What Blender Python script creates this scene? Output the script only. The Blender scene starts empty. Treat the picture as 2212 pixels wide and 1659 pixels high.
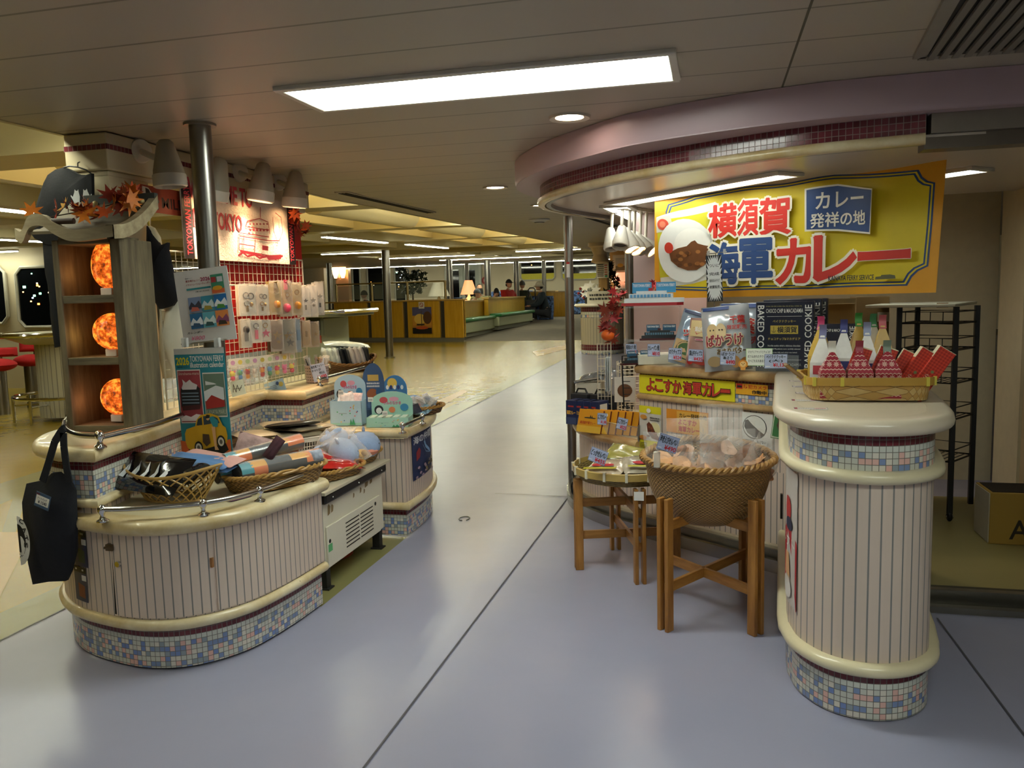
import bpy, bmesh, math, random
from mathutils import Vector, Matrix, noise
random.seed(7)
SC = bpy.context.scene
COL = SC.collection
PI = math.pi
# ------------------------------------------------------------------ camera, world, exposure
EYE = 1.5
F_PX, PITCH, ROLL, YAW = 1751.38, 0.10962, -0.026119, 0.243418
_fw = Vector((-math.sin(YAW)*math.cos(PITCH), math.cos(YAW)*math.cos(PITCH), -math.sin(PITCH)))
_r0 = Vector((math.cos(YAW), math.sin(YAW), 0)); _u0 = _r0.cross(_fw)
_r = _r0*math.cos(ROLL)+_u0*math.sin(ROLL); _u = _u0*math.cos(ROLL)-_r0*math.sin(ROLL)
cam_data = bpy.data.cameras.new('camera'); cam = bpy.data.objects.new('camera', cam_data); COL.objects.link(cam)
cam_data.sensor_width = 36; cam_data.lens = F_PX/2212*36; cam_data.clip_start = 0.05; cam_data.clip_end = 200
cam.matrix_world = Matrix(((_r.x, _u.x, -_fw.x, 0), (_r.y, _u.y, -_fw.y, 0), (_r.z, _u.z, -_fw.z, EYE), (0, 0, 0, 1)))
SC.camera = cam
w = bpy.data.worlds.new('night'); SC.world = w; w.use_nodes = True
w.node_tree.nodes['Background'].inputs[0].default_value = (0.35, 0.4, 0.5, 1)
w.node_tree.nodes['Background'].inputs[1].default_value = 0.012
SC.view_settings.view_transform = 'Standard'; SC.view_settings.look = 'None'
SC.view_settings.exposure = 0.5; SC.view_settings.gamma = 1; SC.view_settings.use_curve_mapping = False
SC.cycles.max_bounces = 7; SC.cycles.transparent_max_bounces = 16; SC.cycles.sample_clamp_indirect = 6
SC.cycles.caustics_reflective = False; SC.cycles.caustics_refractive = False
LOBBY, STRIP, PANEL, SPOT, DOWN = 13.0, 26.0, 14.0, 26.0, 20.0     # strengths of the room's own lamps and the added fill panels
# ------------------------------------------------------------------ where a sight line meets a plane
SHEER = 0.0195                       # the deck climbs towards the far end of the saloon
def zf(y): return max(0.0, (y-6.5)*SHEER)
def ray(px, py): return _r*(px-1106)+_u*(829.5-py)+_fw*F_PX
def atz(px, py, z):
    d = ray(px, py); return Vector((0, 0, EYE))+d*((z-EYE)/d.z)
def aty(px, py, y):
    d = ray(px, py); return Vector((0, 0, EYE))+d*(y/d.y)
def atx(px, py, x):
    d = ray(px, py); return Vector((0, 0, EYE))+d*(x/d.x)
def atg(px, py, z=0.0):
    p = atz(px, py, z)
    if p.y > 6.5 or p.y < 0:
        d = ray(px, py); p = Vector((0, 0, EYE))+d*((z-SHEER*6.5-EYE)/(d.z-SHEER*d.y))
    return p
def hz(px, py, p):
    d = ray(px, py); t = (p[0]*d.x+p[1]*d.y)/(d.x*d.x+d.y*d.y); return EYE+t*d.z
# ------------------------------------------------------------------ materials
def srgb(h):
    h = h.lstrip('#'); c = [int(h[i:i+2], 16)/255 for i in (0, 2, 4)]
    return [x/12.92 if x <= .04045 else ((x+.055)/1.055)**2.4 for x in c]+[1]
_M = {}
class N:
    def __init__(s, name):
        s.m = bpy.data.materials.new(name); s.m.use_nodes = True; s.t = s.m.node_tree; s.b = s.t.nodes['Principled BSDF']
    def n(s, typ, **kw):
        o = s.t.nodes.new('ShaderNode'+typ)
        for k, v in kw.items():
            if isinstance(v, (int, float, str, bool)) and not k.startswith('i') : setattr(o, k, v)
        return o
    def l(s, a, b): s.t.links.new(a, b)
    def math(s, op, a, b=None, c=None):
        o = s.t.nodes.new('ShaderNodeMath'); o.operation = op
        for i, v in enumerate((a, b, c)):
            if v is None: continue
            if isinstance(v, (int, float)): o.inputs[i].default_value = v
            else: s.l(v, o.inputs[i])
        return o.outputs[0]
    def mix(s, fac, a, b):
        o = s.t.nodes.new('ShaderNodeMix'); o.data_type = 'RGBA'
        for i, v in ((0, fac), (6, a), (7, b)):
            if isinstance(v, (int, float)): o.inputs[i].default_value = v
            elif isinstance(v, (list, tuple)): o.inputs[i].default_value = v
            else: s.l(v, o.inputs[i])
        return o.outputs[2]
    def noise(s, scale, detail=3, coord='Object', stretch=None, rough=.55):
        tc = s.t.nodes.new('ShaderNodeTexCoord'); o = s.t.nodes.new('ShaderNodeTexNoise')
        o.inputs['Scale'].default_value = scale; o.inputs['Detail'].default_value = detail; o.inputs['Roughness'].default_value = rough
        if stretch:
            mp = s.t.nodes.new('ShaderNodeMapping'); mp.inputs['Scale'].default_value = stretch
            s.l(tc.outputs[coord], mp.inputs[0]); s.l(mp.outputs[0], o.inputs[0])
        else: s.l(tc.outputs[coord], o.inputs[0])
        return o.outputs[0]
    def bump(s, h, strength, dist=.01):
        o = s.t.nodes.new('ShaderNodeBump'); o.inputs['Strength'].default_value = strength; o.inputs['Distance'].default_value = dist
        s.l(h, o.inputs['Height']); s.l(o.outputs[0], s.b.inputs['Normal'])
def mat(hexc, rough=.5, metal=0, var=.07, scale=14, bump=0, name=None, coat=0, sheen=0):
    k = (hexc, rough, metal, var, scale, bump, coat, sheen)
    if k in _M: return _M[k]
    s = N(name or 'surface_'+hexc.lstrip('#')); c = srgb(hexc)
    s.b.inputs['Roughness'].default_value = rough; s.b.inputs['Metallic'].default_value = metal
    s.b.inputs['Coat Weight'].default_value = coat
    if var or bump: nz = s.noise(scale)
    if var:
        d = [x*(1-var*1.6) for x in c[:3]]+[1]; e = [min(1, x*(1+var*1.2)) for x in c[:3]]+[1]
        s.l(s.mix(nz, d, e), s.b.inputs['Base Color'])
    else: s.b.inputs['Base Color'].default_value = c
    if bump: s.bump(nz, bump)
    _M[k] = s.m; return s.m
def emit(hexc, strength, name='lamp_light'):
    k = ('e', hexc, strength)
    if k in _M: return _M[k]
    s = N(name); s.b.inputs['Base Color'].default_value = (.8, .8, .8, 1)
    s.b.inputs['Emission Color'].default_value = srgb(hexc); s.b.inputs['Emission Strength'].default_value = strength
    _M[k] = s.m; return s.m
def clear_film(hexc='#f4f2ec', alpha=.2, rough=.12, bump=.5, scale=45, name='clear_film'):
    k = ('f', hexc, alpha, rough, bump, scale)
    if k in _M: return _M[k]
    s = N(name); s.b.inputs['Base Color'].default_value = srgb(hexc); s.b.inputs['Roughness'].default_value = rough
    nz = s.noise(scale, 2); s.bump(nz, bump, .02)
    fr = s.t.nodes.new('ShaderNodeLayerWeight'); fr.inputs[0].default_value = .35
    a = s.math('ADD', s.math('MULTIPLY', fr.outputs[1], .35), alpha)
    cl = s.t.nodes.new('ShaderNodeClamp'); s.l(a, cl.inputs[0]); s.l(cl.outputs[0], s.b.inputs['Alpha'])
    _M[k] = s.m; return s.m
def glass(hexc='#dfe8e4', alpha=.12, rough=.03): return clear_film(hexc, alpha, rough, 0.0, 1, 'clear_glass')
def wood(hexa, hexb, name, stretch=(2, 2, 22), scale=3, rough=.5, bump=.15, coat=0):
    k = ('w', hexa, hexb, stretch, scale)
    if k in _M: return _M[k]
    s = N(name); nz = s.noise(scale, 6, 'Object', stretch, .65)
    rp = s.t.nodes.new('ShaderNodeValToRGB'); rp.color_ramp.elements[0].color = srgb(hexa); rp.color_ramp.elements[1].color = srgb(hexb)
    rp.color_ramp.elements[0].position = .32; rp.color_ramp.elements[1].position = .68
    s.l(nz, rp.inputs[0]); s.l(rp.outputs[0], s.b.inputs['Base Color']); s.b.inputs['Roughness'].default_value = rough
    s.b.inputs['Coat Weight'].default_value = coat
    s.bump(nz, bump); _M[k] = s.m; return s.m
def worn_cream(ca='#bfa670', cb='#dfd2ae'):                     # cream paint on rounded wooden nosings, yellowed and chipped in places
    k = ('worn', ca, cb)
    if k in _M: return _M[k]
    s = N('worn_cream_paint'); a = s.noise(4, 5, rough=.65); b = s.noise(38, 6, rough=.75)
    rp = s.t.nodes.new('ShaderNodeValToRGB'); e = rp.color_ramp.elements
    e[0].color = srgb(ca); e[0].position = .36; e[1].color = srgb(cb); e[1].position = .64
    s.l(a, rp.inputs[0]); m = s.math('MULTIPLY', s.math('GREATER_THAN', s.math('ADD', b, s.math('MULTIPLY', a, .3)), .86), .75)
    s.l(s.mix(m, rp.outputs[0], srgb('#7d6340')), s.b.inputs['Base Color'])
    s.b.inputs['Roughness'].default_value = .3; s.b.inputs['Coat Weight'].default_value = .25; s.bump(b, .12); _M[k] = s.m; return s.m
def mosaic(pitch=.021, red=2, name='mosaic_tiles', allred=False):     # u runs along the wall, v counts down from the top edge (UV in metres)
    k = ('mos', pitch, red, allred)
    if k in _M: return _M[k]
    s = N(name); uv = s.t.nodes.new('ShaderNodeUVMap'); sp = s.t.nodes.new('ShaderNodeSeparateXYZ'); s.l(uv.outputs[0], sp.inputs[0])
    u = s.math('DIVIDE', sp.outputs[0], pitch); v = s.math('DIVIDE', sp.outputs[1], pitch)
    fu, fv = s.math('FLOOR', u), s.math('FLOOR', v)
    cb = s.t.nodes.new('ShaderNodeCombineXYZ'); s.l(fu, cb.inputs[0]); s.l(fv, cb.inputs[1])
    wn = s.t.nodes.new('ShaderNodeTexWhiteNoise'); wn.noise_dimensions = '2D'; s.l(cb.outputs[0], wn.inputs[0])
    rp = s.t.nodes.new('ShaderNodeValToRGB'); rp.color_ramp.interpolation = 'CONSTANT'; E_ = rp.color_ramp.elements
    E_[0].color = srgb('#c9cabf'); E_[0].position = 0; E_[1].color = srgb('#d9d3c6'); E_[1].position = .38
    for p_, c_ in ((.58, '#8093bb'), (.70, '#7a8fc4'), (.80, '#dfb3a8'), (.93, '#94a0a8')):
        x = E_.new(p_); x.color = srgb(c_)
    s.l(wn.outputs[0], rp.inputs[0])
    plain = s.mix(s.math('MULTIPLY', wn.outputs[0], .3), srgb('#cfd2c9'), srgb('#bfc0b4'))
    body = s.mix(s.math('LESS_THAN', fv, red+.5), rp.outputs[0], plain)
    redc = s.mix(wn.outputs[0], srgb('#57212a'), srgb('#712f38'))
    body = redc if allred else s.mix(s.math('LESS_THAN', fv, red-.5), body, redc)
    def edge(f):
        d = s.math('ABSOLUTE', s.math('SUBTRACT', s.math('FRACT', f), .5)); return s.math('GREATER_THAN', d, .445)
    g = s.math('MAXIMUM', edge(u), edge(v))
    s.l(s.mix(g, body, srgb('#6f6a62' if not allred else '#84706c')), s.b.inputs['Base Color'])
    s.l(s.math('ADD', s.math('MULTIPLY', g, .5), .18), s.b.inputs['Roughness']); s.bump(s.math('SUBTRACT', 1, g), .6, .003); _M[k] = s.m; return s.m
def beadboard(hexc='#d6c3b4', pitch=.036, groove='#7f7c78'):
    k = ('bead', hexc, pitch)
    if k in _M: return _M[k]
    s = N('beadboard_paint'); uv = s.t.nodes.new('ShaderNodeUVMap'); sp = s.t.nodes.new('ShaderNodeSeparateXYZ'); s.l(uv.outputs[0], sp.inputs[0])
    f = s.math('FRACT', s.math('DIVIDE', sp.outputs[0], pitch)); d = s.math('ABSOLUTE', s.math('SUBTRACT', f, .5)); g = s.math('GREATER_THAN', d, .425)
    nz = s.noise(2.5, 4); c = s.mix(nz, [x*.9 for x in srgb(hexc)[:3]]+[1], srgb(hexc))
    s.l(s.mix(g, c, srgb(groove)), s.b.inputs['Base Color']); s.b.inputs['Roughness'].default_value = .38
    s.bump(s.math('SUBTRACT', 1, g), .5, .004); _M[k] = s.m; return s.m
STEEL = mat('#b9b7b2', .22, 1, .04, 6); CHROME = mat('#d8d8d8', .08, 1, 0); POLE = mat('#8d8983', .3, 1, .08, 3)
BLACK = mat('#121214', .45, 0, .1); WHITE = mat('#e9e7e0', .5, 0, .02); CREAM = mat('#e0d6be', .45, 0, .04, 3)
# ------------------------------------------------------------------ mesh builder
class MB:
    def __init__(s, m=None): s.v = []; s.f = []; s.k = []; s.uv = {}; s.ms = [m] if m else []; s.c = 0
    def mat(s, m):
        if m not in s.ms: s.ms.append(m)
        s.c = s.ms.index(m); return s
    def face(s, idx, uv=None):
        if uv: s.uv[len(s.f)] = uv
        s.f.append(tuple(idx)); s.k.append(s.c)
    def poly(s, pts, uv=None):
        b = len(s.v); s.v += [tuple(p) for p in pts]; s.face(range(b, b+len(pts)), uv)
    def box(s, x0, y0, z0, x1, y1, z1, M=None):
        x0, x1 = min(x0, x1), max(x0, x1); y0, y1 = min(y0, y1), max(y0, y1); z0, z1 = min(z0, z1), max(z0, z1)
        b = len(s.v); P = [(x, y, z) for z in (z0, z1) for y in (y0, y1) for x in (x0, x1)]
        if M is not None: P = [tuple(M @ Vector(p)) for p in P]
        s.v += P
        for q in ((0, 2, 3, 1), (4, 5, 7, 6), (0, 1, 5, 4), (2, 6, 7, 3), (0, 4, 6, 2), (1, 3, 7, 5)): s.face([b+i for i in q])
        return s
    def bar(s, p0, p1, w, h, up=(0, 0, 1)):          # square section rod
        p0, p1 = Vector(p0), Vector(p1); d = (p1-p0).normalized(); a = d.cross(Vector(up))
        if a.length < 1e-4: a = d.cross(Vector((0, 1, 0)))
        a.normalize(); c = a.cross(d); b = len(s.v)
        for p in (p0, p1):
            for i, j in ((-1, -1), (1, -1), (1, 1), (-1, 1)): s.v.append(tuple(p+a*(i*w/2)+c*(j*h/2)))
        for i in range(4): s.face((b+i, b+(i+1) % 4, b+4+(i+1) % 4, b+4+i))
        s.face((b+3, b+2, b+1, b)); s.face((b+4, b+5, b+6, b+7)); return s
    def tube(s, pts, r, n=8, closed=False, cap=True):
        pts = [Vector(p) for p in pts]; m = len(pts); rr = r if isinstance(r, (list, tuple)) else [r]*m; b = len(s.v); a = None
        for i, p in enumerate(pts):
            if closed: d = pts[(i+1) % m]-pts[i-1]
            else: d = pts[min(i+1, m-1)]-pts[max(i-1, 0)]
            d.normalize()
            if a is None:
                a = d.cross(Vector((0, 0, 1)))
                if a.length < .05: a = d.cross(Vector((1, 0, 0)))
            a = (a-d*a.dot(d)).normalized(); c = d.cross(a)
            for j in range(n):
                t = 2*PI*j/n; s.v.append(tuple(p+(a*math.cos(t)+c*math.sin(t))*rr[i]))
        for i in range(m if closed else m-1):
            q = ((i+1) % m)*n
            for j in range(n): s.face((b+i*n+j, b+i*n+(j+1) % n, b+q+(j+1) % n, b+q+j))
        if cap and not closed:
            s.face([b+j for j in range(n)][::-1]); s.face([b+(m-1)*n+j for j in range(n)])
        return s
    def cyl(s, p0, p1, r0, r1=None, n=16): return s.tube([p0, p1], [r0, r0 if r1 is None else r1], n)
    def lathe(s, prof, n=20, c=(0, 0, 0), a0=0, a1=2*PI, M=None, cap=False):
        full = abs(a1-a0-2*PI) < 1e-6; k = n if full else n+1; b = len(s.v)
        for r, z in prof:
            for j in range(k):
                t = a0+(a1-a0)*j/n; p = Vector((c[0]+r*math.cos(t), c[1]+r*math.sin(t), c[2]+z)); s.v.append(tuple(M @ p if M is not None else p))
        for i in range(len(prof)-1):
            for j in range(n): s.face((b+i*k+j, b+i*k+(j+1) % k, b+(i+1)*k+(j+1) % k, b+(i+1)*k+j))
        if cap: s.face([b+j for j in range(k)][::-1]); s.face([b+(len(prof)-1)*k+j for j in range(k)])
        return s
    def ball(s, c, r, n=12, m=8, M=None):
        r = r if isinstance(r, (tuple, list)) else (r, r, r); b = len(s.v)
        for i in range(m+1):
            f = PI*i/m
            for j in range(n):
                t = 2*PI*j/n; p = Vector((r[0]*math.sin(f)*math.cos(t), r[1]*math.sin(f)*math.sin(t), r[2]*math.cos(f)))
                if M is not None: p = M @ p
                s.v.append((c[0]+p.x, c[1]+p.y, c[2]+p.z))
        for i in range(m):
            for j in range(n): s.face((b+i*n+j, b+(i+1)*n+j, b+(i+1)*n+(j+1) % n, b+i*n+(j+1) % n))
        return s
    def grid(s, fn, nu, nv, closed_u=False):
        b = len(s.v); k = nu if closed_u else nu+1
        for j in range(nv+1):
            for i in range(k): s.v.append(tuple(fn(i/nu, j/nv)))
        for j in range(nv):
            for i in range(nu): s.face((b+j*k+i, b+j*k+(i+1) % k, b+(j+1)*k+(i+1) % k, b+(j+1)*k+i))
        return s
    def prism(s, poly, z0, z1):
        b = len(s.v); n = len(poly); s.v += [(p[0], p[1], z0) for p in poly]+[(p[0], p[1], z1) for p in poly]
        s.face([b+i for i in range(n)][::-1]); s.face([b+n+i for i in range(n)])
        for i in range(n): s.face((b+i, b+(i+1) % n, b+n+(i+1) % n, b+n+i))
        return s
    def wall(s, path, z0, z1, closed=False, u0=0.0, flip=False):   # upright skin with UV in metres (v down from the top)
        u = u0; n = len(path)
        for i in range(n if closed else n-1):
            p, q = path[i], path[(i+1) % n]; L = math.dist(p, q); b = len(s.v)
            s.v += [(p[0], p[1], z0), (q[0], q[1], z0), (q[0], q[1], z1), (p[0], p[1], z1)]
            s.face((b, b+1, b+2, b+3), [(u, z1-z0), (u+L, z1-z0), (u+L, 0), (u, 0)]); u += L
        return s
    def sweep(s, path, prof, closed=False):         # prof: (outward offset, z) closed section; outward = right of the travel direction
        n = len(path); k = len(prof); b = len(s.v)
        for i in range(n):
            p = Vector(path[i][:2]); a = Vector(path[i-1 if (closed or i) else i][:2]); c = Vector(path[(i+1) % n if (closed or i < n-1) else i][:2])
            t = ((p-a).normalized() if (p-a).length else Vector((0, 0)))+((c-p).normalized() if (c-p).length else Vector((0, 0)))
            t.normalize(); nn = Vector((t.y, -t.x)); e = (c-p if (c-p).length else p-a).normalized(); sc = 1/max(.4, t.dot(e))
            for o, z in prof: s.v.append((p.x+nn.x*o*sc, p.y+nn.y*o*sc, z))
        for i in range(n if closed else n-1):
            q = ((i+1) % n)*k
            for j in range(k): s.face((b+i*k+j, b+q+j, b+q+(j+1) % k, b+i*k+(j+1) % k))
        if not closed: s.face([b+j for j in range(k)]); s.face([b+(n-1)*k+j for j in range(k)][::-1])
        return s
    def mesh(s, verts, faces, M=None):
        b = len(s.v); s.v += [tuple(M @ Vector(p)) if M is not None else tuple(p) for p in verts]
        for f in faces: s.face([b+i for i in f])
        return s
    def add(s, o, M=None):
        b = len(s.v); s.v += [tuple(M @ Vector(p)) if M is not None else p for p in o.v]; keep = s.c
        for i, f in enumerate(o.f):
            s.mat(o.ms[o.k[i]]); s.face([b+j for j in f], o.uv.get(i))
        s.c = keep; return s
    def build(s, name, parent=None, angle=40, bev=0, world=False, flat=False):
        me = bpy.data.meshes.new(name); me.from_pydata(s.v, [], s.f)
        for m in s.ms: me.materials.append(m)
        me.polygons.foreach_set('material_index', s.k)
        if s.uv:
            L = me.uv_layers.new(name='UVMap').data
            for i, uv in s.uv.items():
                for j, li in enumerate(me.polygons[i].loop_indices): L[li].uv = uv[j]
        bm = bmesh.new(); bm.from_mesh(me); bmesh.ops.remove_doubles(bm, verts=bm.verts, dist=1e-6) if not s.uv else None
        if not flat: bmesh.ops.recalc_face_normals(bm, faces=bm.faces)
        bm.to_mesh(me); bm.free()
        if not flat: me.polygons.foreach_set('use_smooth', [True]*len(me.polygons)); me.set_sharp_from_angle(angle=math.radians(angle))
        o = bpy.data.objects.new(name, me); COL.objects.link(o)
        if parent is not None:
            o.parent = parent
            if world: me.transform(root_matrix(parent).inverted())
        if bev:
            md = o.modifiers.new('edge', 'BEVEL'); md.width = bev; md.segments = 2; md.limit_method = 'ANGLE'; md.angle_limit = math.radians(50)
        return o
def local(o): return Matrix.LocRotScale(o.location, o.rotation_euler, o.scale)
def root_matrix(o): return (root_matrix(o.parent) if o.parent else Matrix())@local(o)
def tag(o, label, cat, group=None, kind=None):
    o['label'] = label; o['category'] = cat
    if group: o['group'] = group
    if kind: o['kind'] = kind
    return o
def thing(name, label, cat, loc=(0, 0, 0), rz=0, group=None, rot=None):
    o = bpy.data.objects.new(name, None); COL.objects.link(o); o.empty_display_size = .05
    o.location = loc; o.rotation_euler = rot if rot else (0, 0, rz); return tag(o, label, cat, group)
def structure(name, mb, label=None, parent=None, **kw):
    o = mb.build(name, parent, **kw)
    if parent is None:
        o['kind'] = 'structure'
        if label: o['label'] = label
    return o
def dup(o, loc=None, rz=None, label=None, group=None, rot=None):
    def cp(x, par):
        c = x.copy(); COL.objects.link(c)
        if par is not None: c.parent = par
        for ch in [k for k in list(COL.objects) if k.parent is x]: cp(ch, c)
        return c
    r = cp(o, None)
    if loc is not None: r.location = loc
    if rz is not None: r.rotation_euler = (0, 0, rz)
    if rot is not None: r.rotation_euler = rot
    if label: r['label'] = label
    if group: r['group'] = group
    return r
def smooth(pts, n=6, closed=False):                 # Catmull-Rom through the given points
    P = [Vector(p) for p in pts]; m = len(P); out = []
    for i in range(m if closed else m-1):
        p0 = P[(i-1) % m] if (closed or i) else P[0]*2-P[1]; p1 = P[i]; p2 = P[(i+1) % m]
        p3 = P[(i+2) % m] if (closed or i < m-2) else P[-1]*2-P[-2]
        for k in range(n):
            t = k/n; out.append(.5*((2*p1)+(p2-p0)*t+(2*p0-5*p1+4*p2-p3)*t*t+(3*p1-p0-3*p2+p3)*t**3))
    if not closed: out.append(P[-1])
    return out
def arc(c, r, a0, a1, n): return [(c[0]+r*math.cos(math.radians(a0+(a1-a0)*i/n)), c[1]+r*math.sin(math.radians(a0+(a1-a0)*i/n))) for i in range(n+1)]
def pillow(mb, w_, h_, t_, seed=1, M=None, n=10, wr=.12, ex=4):
    R_ = seed*7.31
    def fn(sg):
        def f(u, v):
            a, b = 2*u-1, 2*v-1; k = max(0, 1-abs(a)**ex)*max(0, 1-abs(b)**ex); q = noise.noise((a*2.2+R_, b*2.2, sg*3.0)); e = noise.noise((a*6+R_, b*6, sg))
            p = Vector((a*w_/2*(1+.02*e), b*h_/2*(1+.02*q), sg*t_/2*k*(1+wr*3*q+wr*e)))
            return M @ p if M is not None else p
        return f
    mb.grid(fn(1), n, n); mb.grid(fn(-1), n, n); return mb
def weave(hexa, hexb, pu=.02, pv=.008, name='woven_cane'):          # UV: u round the basket, v up its side (metres)
    k = ('wv', hexa, hexb, pu, pv)
    if k in _M: return _M[k]
    s = N(name); uv = s.t.nodes.new('ShaderNodeUVMap'); sp = s.t.nodes.new('ShaderNodeSeparateXYZ'); s.l(uv.outputs[0], sp.inputs[0])
    v = s.math('DIVIDE', sp.outputs[1], pv); par = s.math('MULTIPLY', s.math('MODULO', s.math('FLOOR', s.math('ADD', v, 64)), 2), PI)
    a = s.math('SINE', s.math('ADD', s.math('MULTIPLY', sp.outputs[0], PI/pu), par)); b = s.math('SINE', s.math('MULTIPLY', s.math('FRACT', s.math('ADD', v, 64)), PI))
    h_ = s.math('MULTIPLY', s.math('ADD', s.math('MULTIPLY', a, .5), .5), b); nz = s.noise(9, 3)
    c = s.mix(h_, [x*.30 for x in srgb(hexa)[:3]]+[1], s.mix(nz, srgb(hexa), srgb(hexb))); s.l(c, s.b.inputs['Base Color']); s.b.inputs['Roughness'].default_value = .42; s.bump(h_, .9, .006); _M[k] = s.m; return s.m
def uvgrid(mb, fn, nu, nv, uvf, closed=True):
    for j in range(nv):
        for i in range(nu):
            q = [(i/nu, j/nv), ((i+1)/nu, j/nv), ((i+1)/nu, (j+1)/nv), (i/nu, (j+1)/nv)]; mb.poly([fn(*p) for p in q], [uvf(*p) for p in q])
def superell(a, b, e, t): c, s_ = math.cos(t), math.sin(t); return (a*math.copysign(abs(c)**(2/e), c), b*math.copysign(abs(s_)**(2/e), s_))
def basket(name, label, loc, rz, a, b, h_, m, rim=None, e=2.0, flare=.8, group=None, braid=.009, bottom=.0, dip=None, rimmat=None, cat='basket'):
    t = thing(name, label, cat, loc, rz, group); mb = MB(m); per = 2*PI*math.sqrt((a*a+b*b)/2)
    def fn(u, v):
        k = flare+(1-flare)*(math.sin(v*PI/2) if bottom else v); x, y = superell(a*k, b*k, e, u*2*PI); return (x, y, .004+h_*v+(dip(u)*v if dip else 0))
    uvgrid(mb, fn, 44, 6, lambda u, v: (u*per, v*h_))
    uvgrid(mb, lambda u, v: (fn(u, 0)[0]*v, fn(u, 0)[1]*v, .004), 44, 2, lambda u, v: (fn(u, 0)[0]*v, fn(u, 0)[1]*v)); mb.build('body', t)
    r_ = MB(rimmat or mat('#b08a4c', .45, 0, .12, 20)); nt = max(24, int(per/.03)); K = nt*5
    for ph in (0, PI):
        P = []
        for i in range(K):
            u = i/K; p = Vector(fn(u, 1)); o = Vector((p.x, p.y, 0)).normalized(); w_ = u*2*PI*nt/2+ph; P.append(p+o*braid*.7*math.cos(w_)+Vector((0, 0, braid*.7*math.sin(w_))))
        r_.tube(P, braid*.75, 6, True)
    r_.build('braided_rim', t); return t
def offset(path, d):
    out = []
    for i, p in enumerate(path):
        p = Vector(p[:2]); a = Vector(path[max(i-1, 0)][:2]); c = Vector(path[min(i+1, len(path)-1)][:2]); t = (c-a).normalized(); out.append((p.x+t.y*d, p.y-t.x*d))
    return out
# ------------------------------------------------------------------ lettering and printed artwork
_T = {}
def text_geo(body, bold=0.0, shear=0.0):
    k = (body, bold, shear)
    if k in _T: return _T[k]
    c = bpy.data.curves.new('lettering', 'FONT'); c.body = body; c.resolution_u = 2 if len(body) > 5 else 4; c.offset = bold; c.shear = shear
    o = bpy.data.objects.new('lettering', c); COL.objects.link(o); dg = bpy.context.evaluated_depsgraph_get()
    me = bpy.data.meshes.new_from_object(o.evaluated_get(dg)); V_ = [v.co.copy() for v in me.vertices]; F_ = [tuple(p.vertices) for p in me.polygons]
    bpy.data.objects.remove(o); bpy.data.curves.remove(c); bpy.data.meshes.remove(me)
    if V_:
        x0 = min(v.x for v in V_); x1 = max(v.x for v in V_); y0 = min(v.y for v in V_); y1 = max(v.y for v in V_)
        V_ = [((v.x-x0)/max(x1-x0, 1e-6), (v.y-y0)/max(y1-y0, 1e-6)) for v in V_]
    _T[k] = (V_, F_, (x1-x0)/max(y1-y0, 1e-6) if V_ else 1); return _T[k]
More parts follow.
